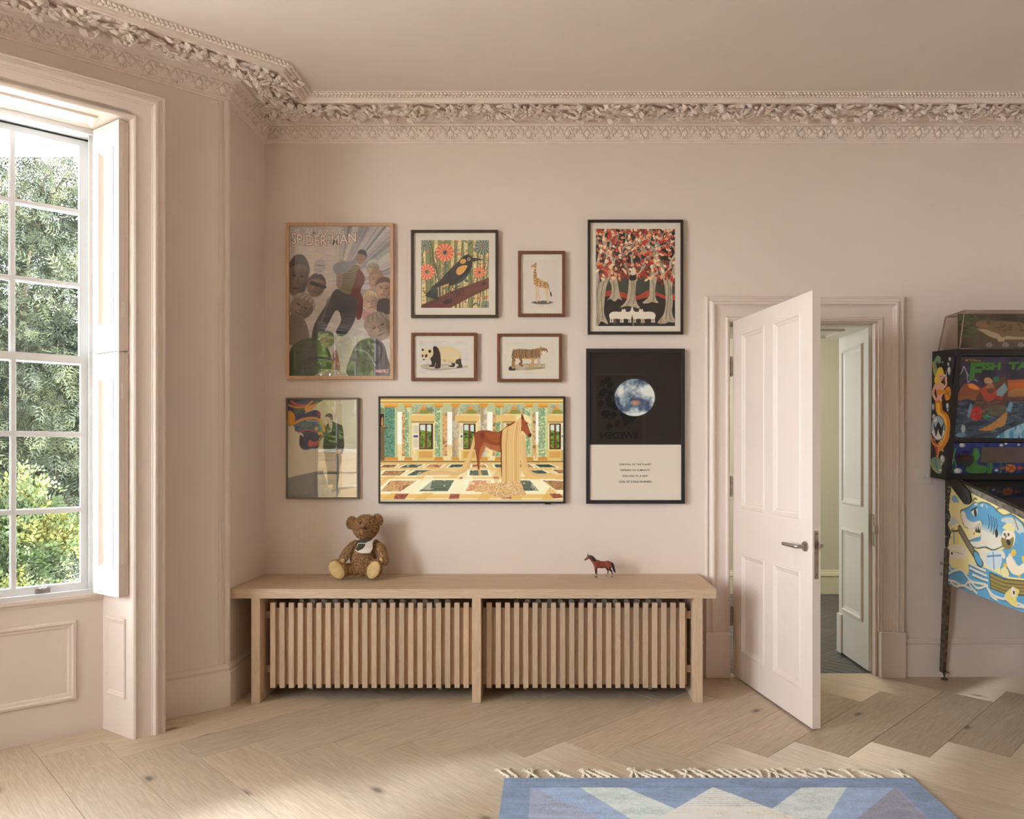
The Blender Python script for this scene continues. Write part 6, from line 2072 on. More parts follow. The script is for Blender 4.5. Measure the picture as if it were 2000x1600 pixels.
c.line(Q((670, 420), (700, 390), (780, 400), (850, 480), (900, 610)), 9 * kx, blk, 1, 4); c.line(Q((670, 420), (700, 390), (780, 400), (850, 480), (900, 610)), 4 * kx, (200, 190, 170), 1, 4)
c.poly(Q((565, 900), (600, 840), (690, 830), (730, 880), (720, 990), (640, 1030), (575, 980)), (186, 196, 198), 1, 3); c.line(Q((580, 890), (720, 880)), 8 * kx, (70, 120, 150)); c.line(Q((640, 850), (650, 1020)), 8 * kx, (70, 120, 150))
c.poly(Q((600, 1050), (760, 1120), (960, 1140), (1200, 1120), (1180, 1290), (960, 1300), (760, 1280), (610, 1220)), blk); c.poly(Q((606, 1062), (760, 1130), (960, 1150), (1200, 1130), (1180, 1280), (960, 1290), (760, 1270), (616, 1214)), (138, 122, 70))
for k in range(3): c.line(Q((612, 1100 + 40 * k), (760, 1165 + 40 * k), (960, 1185 + 34 * k)), 5 * kx, (86, 74, 40), 1, 3)
# waves
for (pts) in ([(150, 1090), (230, 1040), (310, 1030), (360, 1090), (420, 1150), (560, 1180)], [(150, 1130), (240, 1150), (330, 1200), (400, 1150), (480, 1220), (580, 1190)], [(200, 1160), (260, 1200), (330, 1190), (420, 1240)], [(390, 960), (470, 1000), (560, 1040)], [(400, 1010), (480, 1050), (570, 1090)], [(430, 1080), (520, 1120), (580, 1140)], [(570, 1200), (640, 1290), (740, 1330), (830, 1350), (960, 1400)], [(580, 1220), (620, 1300), (680, 1340)], [(760, 1320), (860, 1400), (960, 1420), (1100, 1500)], [(380, 1150), (420, 1220), (470, 1270)], [(130, 900), (170, 940), (190, 960)], [(150, 990), (180, 1000), (200, 1030)]):
    c.line(Q(*pts), 13 * kx, wht, 1, 4); c.line([(a, b_ + .008) for a, b_ in Q(*pts)], 4 * kx, (40, 60, 76), .9, 4)
# small fish
c.poly(Q((760, 1290), (800, 1240), (850, 1210), (910, 1240), (900, 1290), (880, 1340), (900, 1390), (840, 1400), (790, 1350)), (208, 190, 110), 1, 3); c.ell(*q(850, 1260), 22 * kx, 30 * kx, wht); c.ell(*q(856, 1265), 8 * kx, 10 * kx, blk)
def cab_pt(x, f): y = -x; return np.array((CX0 - 0.0008, y, ctop(y) - (ctop(y) - cbot(y)) * f / SH))
def sheet_map(cv, fn, name, mat, parent, gain=1.0, label=None):
    H, W = cv.H, cv.W
    xs = np.linspace(cv.x0, cv.x1, W); ys = np.linspace(cv.y0, cv.y1, H)
    V = np.array([[fn(x, y) for x in xs] for y in ys]).reshape(-1, 3)
    idx = np.arange(H * W).reshape(H, W)
    F = np.stack([idx[1:, :-1], idx[1:, 1:], idx[:-1, 1:], idx[:-1, :-1]], -1).reshape(-1, 4)
    o = link_mesh(name, np_mesh(name, V, F, np.clip(lin(np.clip(cv.img, 0, 255)).reshape(-1, 3) * gain, 0, 1)), mat, parent)
    if label: o['label'] = label
    return o
PG = 1.2
M['pprint'] = print_mat('screen_printed_side', 0.35, 0, 0.4)
art = sheet_map(c, cab_pt, 'cabinet_art', M['pprint'], cab, PG, 'cartoon shark and fisherman side art')
def side_text(body, u0, v0, u1, v1, col, par):
    px0, py0 = 1820 + u0 / 5.3333, 920 + v0 / 5.3333; px1, py1 = 1820 + u1 / 5.3333, 920 + v1 / 5.3333
    d0 = 1450 * CX0 / (px0 - 1073); d1 = 1450 * CX0 / (px1 - 1073)
    y0, y1 = d0 - CAM_D, d1 - CAM_D
    zt, zb = EYE - (py0 - 880) * d0 / 1450, EYE - (py1 - 880) * d1 / 1450
    lettering(body, (CX0 - 0.0012, y0, zb), (0, -1, 0), Z3, 0, 0, y0 - y1, zt - zb, col, par, shear=0.25, bold=0.01)
side_text('Williams', 226, 838, 334, 872, (40, 38, 38), art)
mb = MB(); d_ = 1450 * CX0 / (1820 + 211 / 5.3333 - 1073); mb.lathe((CX0 - .0009, d_ - CAM_D, EYE - (920 + 859 / 5.3333 - 880) * d_ / 1450), (-1, 0, 0), [(0.0085, 0), (0.0085, .0004)], 20); mb.build('emblem', ink((40, 38, 38)), art)
# rails, hinge brackets
for (x0, x1) in ((CX0 - 0.006, CX0 + 0.03), (CX1 - 0.03, CX1 + 0.006)):
    mb = MB()
    mb.prism([(-0.30, ctop(-.30) + .006), (CYF - .01, ctop(CYF) + .006), (CYF - .01, ctop(CYF) - .030), (-0.17, ctop(-.17) - .026), (-0.17, ctop(-.17) + .006)], (x0, 0, 0), (0, 1, 0), Z3, (x1 - x0, 0, 0))
    mb.build('side_rail', M['darksteel'], pin, label='worn steel side rail')
for (x0, dx) in ((CX0 - 0.013, 0.006), (CX1 + 0.007, 0.006)):
    mb = MB()
    def hy(u, v):
        px, py = 1820 + u / 5.3333, 920 + v / 5.3333; d = 1450 * CX0 / (px - 1073)
        return (d - CAM_D, EYE - (py - 880) * d / 1450)
    pts = [hy(150, 70), hy(290, 85), hy(410, 215)] + [hy(382 + 46 * math.cos(a), 296 + 54 * math.sin(a)) for a in np.linspace(-.5, 2.3, 9)]
    mb.prism(pts, (x0, 0, 0), (0, 1, 0), Z3, (dx, 0, 0))
    h_ = hy(380, 290); mb.lathe((x0, h_[0], h_[1]), (-1, 0, 0), [(.011, 0), (.010, .003), (.004, .005)], 14)
    mb.build('hinge_bracket', M['black'], pin)
# glass and playfield
mb = MB()
mb.add([(CX0 + .025, CYR - .1, ctop(CYR - .1) - .004), (CX1 - .025, CYR - .1, ctop(CYR - .1) - .004), (CX1 - .025, CYF, ctop(CYF) - .004), (CX0 + .025, CYF, ctop(CYF) - .004)], [(3, 2, 1, 0)])
mb.build('playfield_glass', M['glass'], pin)
mb = MB(); mb.prism([(CYR - .03, ctop(CYR) - .12), (CYF + .03, ctop(CYF) - .12), (CYF + .03, ctop(CYF) - .13), (CYR - .03, ctop(CYR) - .13)], (CX0 + .02, 0, 0), (0, 1, 0), Z3, (CX1 - CX0 - .04, 0, 0))
mb.build('playfield', paint('dark_playfield', (30, 36, 54), 0.4, .4, 12), pin)
# legs
for (x, sx) in ((CX0, 1), (CX1, -1)):
    for (y, sy) in ((CYR, 1), (CYF, -1)):
        mb = MB()
        top, bot = Vector((x - sx * .004, y + sy * .004, .79)), Vector((x - sx * .012, y + sy * .045, .045))
        ax_ = (bot - top)
        for (va, vb, w0, w1) in ((Vector((0, -sy, 0)), Vector((sx, 0, 0)), .055, .040), (Vector((sx, 0, 0)), Vector((0, -sy, 0)), .055, .040)):
            t_ = .0028
            vs = [top, top + va * w0, top + va * w0 + vb * t_, top + vb * t_, bot, bot + va * w1, bot + va * w1 + vb * t_, bot + vb * t_]
            mb.add(vs, [(0, 1, 2, 3), (7, 6, 5, 4), (0, 4, 5, 1), (1, 5, 6, 2), (2, 6, 7, 3), (3, 7, 4, 0)])
        mb.obox(bot, Vector((sx * .04, 0, 0)), Vector((0, -sy * .04, 0)), Vector((0, 0, .003)))
        leg_ = mb.build('leg', M['darksteel'], pin)
        f_ = bot + Vector((sx * .02, -sy * .02, 0))
        mb = MB(); mb.lathe((f_.x, f_.y, 0.0005), Z3, [(.019, 0), (.020, .004), (.016, .009), (.006, .012), (.0045, .014), (.0045, .05)], 16)
        mb.lathe((f_.x, f_.y, .030), Z3, [(.009, 0), (.009, .007)], 6)
        mb.build('leveller_foot', M['darksteel'], leg_, smooth=0.6)
        for zz in (.70, .635):
            mb = MB(); n_ = Vector((-sx, sy * .6, 0)).normalized(); p_ = top + (bot - top) * ((.79 - zz) / .745)
            mb.lathe(p_, n_, [(.009, -.002), (.009, .010), (.007, .016), (.002, .019)], 8)
            mb.build('leg_bolt', M['steel'], leg_, smooth=0.6)
# backbox
BX0, BX1 = 2.312, 3.05
def byf(z): return -0.20 - 0.12 * (z - 1.205) / 0.745
prof_ = [(-0.026, 1.212), (-0.200, 1.203), (-0.320, 1.952), (-0.050, 1.972)]
mb = MB()
mb.prism(prof_, (BX0, 0, 0), (0, 1, 0), Z3, (0.02, 0, 0)); mb.prism(prof_, (BX1 - .02, 0, 0), (0, 1, 0), Z3, (0.02, 0, 0))
inner = [(-0.030, 1.214), (-0.165, 1.207), (-0.285, 1.950), (-0.050, 1.966)]
mb.prism(inner, (BX0 + .02, 0, 0), (0, 1, 0), Z3, (BX1 - BX0 - .04, 0, 0))
def fr_box(x0, x1, z0, z1, d0, d1):
    pts = [(byf(z0) + d0, z0), (byf(z0) + d1, z0), (byf(z1) + d1, z1), (byf(z1) + d0, z1)]
    mb.prism(pts, (x0, 0, 0), (0, 1, 0), Z3, (x1 - x0, 0, 0))
fr_box(BX0 + .02, BX1 - .02, 1.913, 1.95, 0.0, 0.04); fr_box(BX0 + .02, BX1 - .02, 1.424, 1.446, 0.003, 0.04); fr_box(BX0 + .02, BX1 - .02, 1.206, 1.240, 0.0, 0.04)
fr_box(BX0 + .02, BX0 + .031, 1.24, 1.913, 0.004, 0.04); fr_box(BX1 - .031, BX1 - .02, 1.24, 1.913, 0.004, 0.04)
box = mb.build('backbox', M['black'], pin)
# left side art in the crop's own coordinates
c = Canvas(150, 395, 400, 1500, 75, (26, 24, 23))
def bub(x, y, rx, ry): c.ell(x, y, rx, ry, (120, 140, 158)); c.ell(x - rx * .15, y - ry * .1, rx * .75, ry * .78, (186, 184, 176)); c.ell(x - rx * .3, y - ry * .4, rx * .3, ry * .25, (222, 216, 204))
c.poly([(205, 470), (230, 448), (254, 470), (252, 510), (232, 515), (224, 495), (215, 520), (226, 560), (222, 610), (205, 615), (190, 570), (186, 520)], (112, 142, 110), 1, 3); c.line([(186, 500), (200, 600), (224, 620)], 8, (200, 164, 70), 1, 4)
hair_, skin_ = (220, 186, 66), (214, 164, 140)
c.poly([(228, 560), (262, 548), (280, 600), (276, 640), (240, 690), (206, 684), (200, 640), (216, 600)], hair_, 1, 3)
c.ell(258, 628, 20, 32, skin_, -.2); c.line([(250, 626), (268, 624)], 4, (70, 50, 50)); c.ell(262, 650, 5, 3, (150, 60, 50))
c.poly([(230, 670), (262, 680), (285, 700), (276, 770), (262, 800), (262, 845), (215, 845), (222, 790), (214, 740), (206, 700)], skin_, 1, 3)
c.line([(210, 696), (188, 770), (240, 858)], 22, skin_, 1, 4); c.line([(284, 716), (300, 690), (296, 650)], 16, skin_, 1, 4); c.ell(298, 640, 10, 14, skin_)
c.ell(240, 756, 24, 22, (204, 136, 40)); c.ell(274, 752, 18, 20, (204, 136, 40))
c.line([(300, 580), (302, 640)], 4, (170, 170, 160)); bub(290, 622, 10, 14)
c.poly([(285, 760), (300, 720), (325, 712), (338, 760), (325, 815), (295, 822)], (204, 128, 36), 1, 3); c.line([(298, 740), (330, 800)], 4, (100, 60, 26)); c.line([(294, 780), (330, 750)], 4, (100, 60, 26))
c.line([(235, 850), (245, 920), (290, 960), (305, 1040), (296, 1120), (262, 1190), (240, 1222)], 58, (196, 122, 34), 1, 5); c.line([(230, 860), (240, 930), (282, 966), (290, 1040)], 30, (224, 176, 60), 1, 5); c.line([(296, 1040), (286, 1120), (250, 1200)], 22, (218, 160, 54), 1, 5)
c.poly([(175, 1120), (200, 1160), (240, 1215), (236, 1280), (216, 1310), (210, 1240), (180, 1180)], (176, 60, 46), 1, 3); c.line([(172, 1120), (188, 1190), (236, 1218), (226, 1310)], 7, (224, 186, 74), 1, 4)
c.ell(232, 1056, 60, 106, (70, 100, 124)); c.ell(230, 1054, 54, 99, (150, 170, 182)); c.poly([(180, 1080), (284, 1075), (270, 1130), (230, 1156), (196, 1130)], (206, 202, 192), 1, 3); c.ell(205, 985, 16, 20, (214, 214, 208))
c.poly([(190, 1015), (212, 1055), (224, 1020), (236, 1002), (246, 1025), (258, 1050), (282, 1005), (262, 1132), (240, 1100), (232, 1060), (222, 1110), (212, 1132)], (28, 28, 30))
c.poly([(172, 1330), (200, 1305), (240, 1310), (258, 1350), (262, 1420), (240, 1440), (200, 1420), (180, 1380)], (108, 140, 112), 1, 3); c.line([(170, 1350), (186, 1400), (226, 1432)], 8, (206, 170, 78), 1, 3); c.line([(216, 1310), (210, 1360), (224, 1400)], 4, (40, 60, 54)); c.ell(250, 1408, 9, 9, (210, 206, 196))
for a in ((330, 488, 10, 18), (318, 528, 9, 14), (324, 578, 14, 30), (324, 606, 8, 10), (270, 508, 6, 8), (310, 870, 12, 26), (312, 905, 7, 10), (190, 880, 12, 30), (196, 965, 14, 26), (270, 1240, 7, 12), (268, 1312, 20, 34), (262, 1355, 9, 12), (202, 1158, 5, 8), (254, 1166, 5, 8)): bub(*a)
def side_pt(x, y):
    v = (y - 408) / 1075.0; l_, r_ = 180 - 15 * v, 388 - 95 * v
    u = (x - l_) / (r_ - l_)
    u = min(max(u, 0.0), 1.0); v = min(max(v, 0.0), 1.0)
    a = np.array(prof_[3]) * (1 - u) + np.array(prof_[2]) * u; b_ = np.array(prof_[0]) * (1 - u) + np.array(prof_[1]) * u
    p_ = a * (1 - v) + b_ * v
    return np.array((BX0 - 0.0008, p_[0], p_[1]))
sheet_map(c, side_pt, 'backbox_art', M['pprint'], box, PG, 'black side art with a golden mermaid')
def fpt(x, y, off=0.0):
    px, py = 1780 + x * .23128, 590 + y * .23128
    d = 4.25
    for _ in range(3):
        z = EYE - (py - 880) * d / 1450; d = CAM_D + byf(z) + off
    return np.array(((px - 1073) * d / 1450, byf(z) + off, z))
# translite
c = Canvas(345, 462, 1480, 1150, 250, (34, 32, 44))
c.texture([(345, 462), (1480, 462), (1480, 800), (345, 800)], [(30, 28, 38), (58, 44, 64), (38, 36, 56), (26, 28, 34)], 160, 3, .6, 1)
c.texture([(345, 800), (1480, 780), (1480, 1150), (345, 1150)], [(34, 44, 56), (58, 74, 88), (30, 34, 44)], 90, 4, .5, 1.6)
c.grad([(800, 660), (1480, 640), (1480, 840), (800, 840)], (180, 84, 36), (84, 40, 34), (0, 690), (0, 840), .8); c.ell(1060, 720, 260, 60, (206, 110, 40), 0, .6, .5)
c.poly([(810, 770), (860, 740), (920, 730), (1000, 750), (1000, 790), (820, 800)], (150, 110, 60), .8, 3)
for p_ in ([(445, 545), (430, 590), (400, 630)], [(445, 545), (470, 600), (480, 680), (530, 640)], [(470, 600), (500, 640), (560, 670)]): c.line(p_, 5, (170, 180, 196))
c.poly([(440, 700), (520, 690), (600, 740), (560, 830), (470, 820), (380, 830)], (150, 76, 36), .8, 4)
c.poly([(480, 700), (520, 690), (580, 740), (500, 730)], (210, 120, 50), 1, 3)
c.poly([(520, 880), (600, 730), (700, 660), (790, 630), (815, 690), (800, 880), (700, 920), (560, 1000)], (84, 54, 40), 1, 2)
c.poly([(590, 740), (660, 700), (720, 750), (700, 820), (640, 840), (600, 790)], (160, 62, 36), 1, 3); c.ell(668, 720, 34, 34, (150, 96, 64)); c.poly([(640, 735), (700, 730), (690, 770), (650, 770)], (96, 56, 40), 1, 3)
c.poly([(720, 750), (790, 680), (815, 740), (770, 800), (720, 790)], (120, 138, 140)); c.poly([(715, 790), (770, 800), (765, 830), (710, 815)], (150, 34, 34))
c.poly([(690, 640), (740, 625), (745, 670), (700, 680)], (44, 96, 66)); c.poly([(615, 650), (660, 640), (690, 680), (630, 690)], (170, 130, 90), 1, 3)
c.poly([(495, 910), (540, 888), (590, 890), (595, 960), (560, 1000), (510, 990), (493, 950)], (166, 36, 32), 1, 2); c.line([(500, 930), (590, 925)], 4, (90, 20, 20))
c.poly([(640, 890), (720, 870), (800, 880), (780, 940), (680, 960)], (84, 74, 50), 1, 3)
c.poly([(560, 1080), (640, 1050), (740, 980), (810, 925), (790, 1040), (720, 1060), (690, 1085)], (176, 120, 50), 1, 2); c.poly([(600, 960), (650, 940), (660, 970), (620, 990)], (40, 110, 66))
for k in range(90):
    x, y = R.uniform(380, 900), R.uniform(840, 1100); c.line([(x, y), (x + R.uniform(10, 60), y + R.uniform(-20, 20))], 4, R.choice([(110, 150, 170), (70, 100, 130), (140, 150, 156)]), .6)
c.texture([(800, 1080), (900, 1040), (1000, 1000), (1480, 980), (1480, 1150), (700, 1150)], [(60, 110, 140), (150, 186, 196), (70, 130, 160)], 50, 8, 1.6, .5)
c.poly([(470, 960), (500, 850), (520, 880), (490, 980)], (110, 160, 180), .7); c.poly([(800, 920), (830, 840), (860, 850), (840, 930)], (120, 170, 190), .7)
c.ell(440, 1070, 18, 34, (150, 160, 160)); c.poly([(370, 1120), (420, 1100), (470, 1120), (420, 1140)], (100, 140, 160), .8, 3)
M['translite'] = print_mat('translite', 0.15, 0, 0.5)
tl = sheet_map(c, lambda x, y: fpt(x, y, 0.012), 'translite', M['translite'], box, PG, 'dark sea scene back glass')
def front_text(body, x0, y0, x1, y1, col, par, off=0.0105, **k):
    a, b_ = fpt(x0, y1, off), fpt(x1, y1, off); t_ = fpt(x0, y0, off)
    lettering(body, a, (1, 0, 0), tuple((t_ - a) / np.linalg.norm(t_ - a) * np.array((0, 1, 1))), 0, 0, b_[0] - a[0], float(np.linalg.norm((t_ - a)[1:])), col, par, **k)
gcol = (78, 128, 62)
front_text('F', 488, 508, 590, 660, gcol, tl, bold=.05); front_text('ISH', 596, 508, 752, 575, gcol, tl, bold=.06); front_text('TALES', 815, 505, 1170, 572, gcol, tl, bold=.06)
front_text('Williams', 486, 482, 590, 502, (170, 130, 60), tl, bold=.02)
mb = MB(); p_ = fpt(468, 490, .0115); mb.lathe(p_, (0, -1, .16), [(.0085, 0), (.0085, .0004)], 16); mb.build('emblem', ink((170, 130, 60)), tl)
# speaker panel
c = Canvas(318, 1190, 1480, 1448, 250, (34, 44, 96))
c.texture([(318, 1190), (1480, 1190), (1480, 1448), (318, 1448)], [(26, 32, 84), (44, 58, 120), (22, 40, 78)], 80, 2)
for k in range(22):
    x = R.choice([R.uniform(320, 380), R.uniform(520, 560), R.uniform(640, 680), R.uniform(700, 1480)]); c.line([(x, 1448), (x + 12, 1380), (x - 8, 1310), (x + 10, 1240)], 12, R.choice([(60, 110, 50), (90, 140, 60), (46, 86, 50)]), .9, 4)
c.poly([(460, 1420), (500, 1350), (560, 1370), (640, 1390), (620, 1440), (520, 1446)], (60, 112, 52), 1, 3); c.poly([(530, 1280), (560, 1240), (580, 1300), (550, 1340)], (70, 124, 60), 1, 3)
c.ell(840, 1402, 44, 34, (180, 100, 40)); c.line([(800, 1380), (880, 1420)], 6, (90, 40, 24)); c.line([(820, 1430), (860, 1376)], 6, (90, 40, 24)); c.poly([(720, 1400), (790, 1390), (790, 1412)], (150, 76, 40)); c.poly([(900, 1380), (960, 1400), (900, 1420)], (160, 60, 40))
for a in ((432, 1212, 26, 18), (396, 1425, 36, 24), (762, 1212, 18, 12), (800, 1200, 14, 10), (908, 1208, 12, 10), (340, 1360, 14, 14), (350, 1338, 8, 8), (720, 1420, 16, 12)): bub(*a)
spk = sheet_map(c, lambda x, y: fpt(x, y, 0.008), 'speaker_panel', M['pprint'], box, PG, 'blue underwater speaker panel')
mb = MB()
def disc(x, y, r, off, z=.004):
    p_ = fpt(x, y, off); mb.lathe(p_, (0, -1, .16), [(r, 0), (r, z), (r * .92, z + .001)], 32)
disc(446, 1320, .0505, .006); disc(1352, 1320, .0505, .006); mb.build('speaker_grille', M['black'], spk, smooth=.6)
mb = MB(); p_ = fpt(446, 1320, -.0002)
for r_ in (.040, ):
    mb.tube([(p_[0] + r_ * math.cos(a), p_[1] - .16 * r_ * math.sin(a), p_[2] + r_ * math.sin(a)) for a in np.linspace(0, 2 * math.pi, 33)], .0012, 5, False)
mb.build('emblem_ring', ink((84, 36, 32)), spk)
front_text('W', 412, 1292, 480, 1348, (96, 40, 36), spk, -0.0005, bold=.04)
mb = MB(); a, b_ = fpt(582, 1358, .004), fpt(1240, 1226, .004)
mb.prism([(a[1], a[2]), (b_[1], b_[2]), (b_[1] + .003, b_[2]), (a[1] + .003, a[2])], (a[0], 0, 0), (0, 1, 0), Z3, (b_[0] - a[0], 0, 0)); mb.build('score_display', paint('smoked_display', (92, 76, 68), 0.12, .1), spk)
# topper: clear hood with a painted fish behind it
M['hood'] = thin_glass('smoky_hood', (0.86, 0.80, 0.76, 1), 1.45, 1.5, 0.05)
zb, zt = 1.955, 2.172
tb = [(2.330, -0.075), (3.03, -0.075), (3.03, -0.315), (2.330, -0.315)]; tt = [(2.365, -0.10), (2.99, -0.10), (2.99, -0.300), (2.365, -0.300)]
mb = MB(); vs = [(x, y, zb) for x, y in tb] + [(x, y, zt) for x, y in tt]
mb.add(vs, [(0, 1, 5, 4), (1, 2, 6, 5), (2, 3, 7, 6), (3, 0, 4, 7), (4, 5, 6, 7)])
top_ = mb.build('topper_hood', M['hood'], pin)
mb = MB()
for i in range(4):
    j = (i + 1) % 4
    mb.tube([(tt[i][0], tt[i][1], zt), (tt[j][0], tt[j][1], zt)], .004, 6); mb.tube([(tb[i][0], tb[i][1], zb), (tt[i][0], tt[i][1], zt)], .004, 6)
mb.build('hood_edge', paint('smoky_plastic_edge', (150, 126, 108), .3), top_, smooth=True)
c = Canvas(400, 98, 1440, 385, 230, (104, 92, 70))
c.texture([(400, 98), (1440, 98), (1440, 385), (400, 385)], [(58, 52, 40), (92, 80, 58), (66, 64, 46)], 200, 1)
c.texture([(410, 120), (540, 110), (580, 180), (540, 280), (430, 290)], [(52, 70, 40), (90, 104, 60), (60, 66, 46)], 30, 3, .5, 2, .9, sm=4); c.ell(485, 178, 20, 14, (104, 96, 90))
fc = (122, 104, 70)
c.poly([(560, 160), (640, 150), (700, 158), (790, 160), (900, 168), (1060, 190), (1240, 220), (1380, 250), (1380, 300), (1200, 300), (1000, 310), (860, 308), (760, 310), (680, 290), (600, 240), (545, 222), (640, 222), (650, 200), (570, 178)], fc, 1, 2)
c.poly([(560, 225), (640, 232), (720, 262), (860, 290), (1060, 296), (1000, 312), (780, 314), (680, 296), (600, 250)], (186, 170, 140), 1, 3); c.poly([(740, 235), (820, 210), (830, 260), (770, 300)], (120, 100, 66), 1, 3)
c.poly([(770, 160), (800, 120), (860, 105), (900, 125), (910, 170)], (58, 50, 36)); c.poly([(560, 165), (650, 190), (640, 220), (556, 205)], (150, 110, 90), 1, 2); c.ell(655, 172, 12, 14, (40, 34, 26)); c.ell(655, 172, 5, 6, (160, 150, 120))
for k in range(60): c.ell(R.uniform(720, 1300), R.uniform(170, 250), 14, 6, (66, 54, 34), 0, .5)
c.poly([(735, 300), (790, 300), (780, 345), (740, 330)], (190, 176, 146), 1, 3); c.poly([(920, 150), (960, 130), (1040, 140), (1040, 190), (930, 175)], (60, 52, 38))
c.rect(610, 332, 1440, 385, (92, 78, 64))
for x in (662, 798, 928, 1058):
    for k in range(9):
        a = math.pi * (k + .5) / 9; c.poly([(x, 380), (x + 30 * math.cos(a - .15), 376 - 40 * math.sin(a - .15)), (x + 30 * math.cos(a + .15), 376 - 40 * math.sin(a + .15))], (176, 176, 172) if k % 2 else (110, 124, 132))
def tpt(x, y):
    px, py = 1780 + x * .23128, 590 + y * .23128; d = 4.232
    return np.array(((px - 1073) * d / 1450, d - CAM_D + .004, EYE - (py - 880) * d / 1450))
fp = sheet_map(c, tpt, 'fish_panel', M['pprint'], top_, PG, 'painted fish panel')
mb = MB(); a, b_ = tpt(400, 385), tpt(1440, 98); mb.box(a[0], b_[0], a[1] + .001, a[1] + .006, a[2], b_[2]); mb.build('panel_back', M['black'], top_)
# ------------------------------------------------------------------ garden outside the bay
mb = MB(); mb.box(-30, -4.4, -26, 24, -1.1, -1.0); mb.build('ground', paint('pale_bounce_ground', (214, 208, 194), 0.95, 0.06, 3.0, 0.2, 60), kind='structure')  # unseen ground, made pale to bounce daylight up to ceiling and walls
def leafmat(name, c0, c1, c2):
    m, nt, b = new_mat(name)
    tc = node(nt, 'ShaderNodeTexCoord'); nz = node(nt, 'ShaderNodeTexNoise', Scale=2.4, Detail=4.0)
    nt.links.new(tc.outputs['Object'], nz.inputs['Vector'])
    r = ramp(nt, [(0.32, rgba(c0)), (0.5, rgba(c1)), (0.68, rgba(c2))], nz.outputs['Fac'])
    nt.links.new(r.outputs['Color'], b.inputs['Base Color'])
    b.inputs['Roughness'].default_value = 0.7; b.inputs['Specular IOR Level'].default_value = 0.25
    return m
M['yew'] = leafmat('yew_needles', (30, 37, 27), (52, 58, 41), (88, 90, 58))
M['leafy'] = leafmat('shrub_leaves', (36, 48, 28), (62, 74, 40), (112, 106, 48))
M['leafy2'] = leafmat('bush_leaves', (30, 42, 26), (48, 62, 36), (78, 86, 50))
M['sunny'] = leafmat('pale_leaves', (92, 112, 60), (130, 148, 80), (176, 180, 112))
M['bark'] = paint('bark', (84, 70, 58), 0.95, 0.2, 20, 0.3, 40)
def sprays(P, D, size, rg, kind):
    """needle sprays (or broad leaves) at points P hanging along D"""
    n = len(P)
    D = D / np.linalg.norm(D, axis=1)[:, None]
    S = np.cross(D, rg.randn(n, 3)); S /= np.linalg.norm(S, axis=1)[:, None]
    N = np.cross(S, D)
    V, F = [], []
    if kind == 'yew':
        shp = []
        for k in range(4):
            t = 0.12 + 0.24 * k; l = 0.34 * (1 - 0.55 * abs(t - .45))
            for s in (-1, 1):
                shp.append(((t, 0, 0), (t + .10, s * l * .5 - s * .04, .0), (t + .22, s * l, -.06), (t + .06, s * l * .55 + s * .04, .0)))
        shp.append(((.9, -.03, 0), (1.2, 0, -.05), (.9, .03, 0), (.6, 0, 0.01)))
    else:
        shp = []
        for (a, b, w, r) in ((0, 0, .34, 0), (.35, .30, .30, .7), (.3, -.32, .30, -.8), (.7, .1, .26, .2)):
            ca, sa = math.cos(r), math.sin(r)
            q = [(0, 0), (.30, w * .6), (.62, 0), (.30, -w * .6)]
            shp.append(tuple((a + x * ca - y * sa, b + x * sa + y * ca, .05 * math.sin(9 * x)) for x, y in q))
    for quad in shp:
        base = len(V) * n
        for (t, s, h) in quad:
            V.append(P + (D * t + S * s + N * h) * size[:, None])
        i = np.arange(n)
        m0 = (len(V) - 4) * n
        F.append(np.stack([m0 + i, m0 + n + i, m0 + 2 * n + i, m0 + 3 * n + i], 1))
    return np.concatenate(V), np.concatenate(F)
def tree(name, label, cat, base, crown, n, mat, kind, size, seed, trunk=0.16, group=None, clumps=90):
    rg = np.random.RandomState(seed)
    cx, cy, cz, rx, ry, rz = crown
    t = thing(name, label, cat, base, group)
    # clumps on and inside the crown
    d = rg.randn(clumps, 3); d /= np.linalg.norm(d, axis=1)[:, None]
    rad = 0.30 + 0.70 * rg.rand(clumps) ** 0.6
    Cc = np.array((cx, cy, cz)) + d * rad[:, None] * np.array((rx, ry, rz))
    k = rg.randint(0, clumps, n)
    P = Cc[k] + rg.randn(n, 3) * np.array((.16 * rx, .16 * ry, .10 * rz))
    out = P - np.array((cx, cy, cz)); out /= np.linalg.norm(out, axis=1)[:, None] + 1e-6
    D = out * 0.8 + rg.randn(n, 3) * .55 + np.array((0, 0, -.45 if kind == 'yew' else .15))
    V, F = sprays(P, D, size * (.6 + .7 * rg.rand(n)), rg, kind)
    o = link_mesh('foliage', np_mesh('foliage', V, F), mat, t); o['kind'] = 'stuff'
    mb = MB()
    mb.tube([base, ((base[0] + cx) / 2, (base[1] + cy) / 2, (base[2] + cz) / 2), (cx, cy, cz), (cx, cy, cz + rz * .8)], [trunk, trunk * .8, trunk * .55, trunk * .12], 9)
    for j in range(0, clumps, max(1, clumps // 26)):
        z0 = min(max(Cc[j][2] - rz * .3, base[2] + .2), cz + rz * .5)
        mb.tube([(cx, cy, z0), tuple((np.array((cx, cy, z0)) + Cc[j]) / 2 + np.array((0, 0, .06))), tuple(Cc[j])], [trunk * .3, trunk * .16, trunk * .05], 5)
    mb.build('trunk', M['bark'], t, smooth=True)
    return t
tree('conifer', 'tall dark green conifer filling the window panes', 'tree', (-8.0, 6.6, -1), (-7.9, 6.5, 2.4, 2.2, 2.2, 3.6), 35000, M['yew'], 'yew', 0.195, 1, .22, 'conifers in the garden', 300)
tree('conifer', 'conifer standing behind the tall one, seen through its gaps', 'tree', (-12.0, 13.0, -1), (-12.0, 13.0, 1.6, 2.3, 2.3, 2.9), 6500, M['yew'], 'yew', 0.42, 12, .22, 'conifers in the garden', 160)
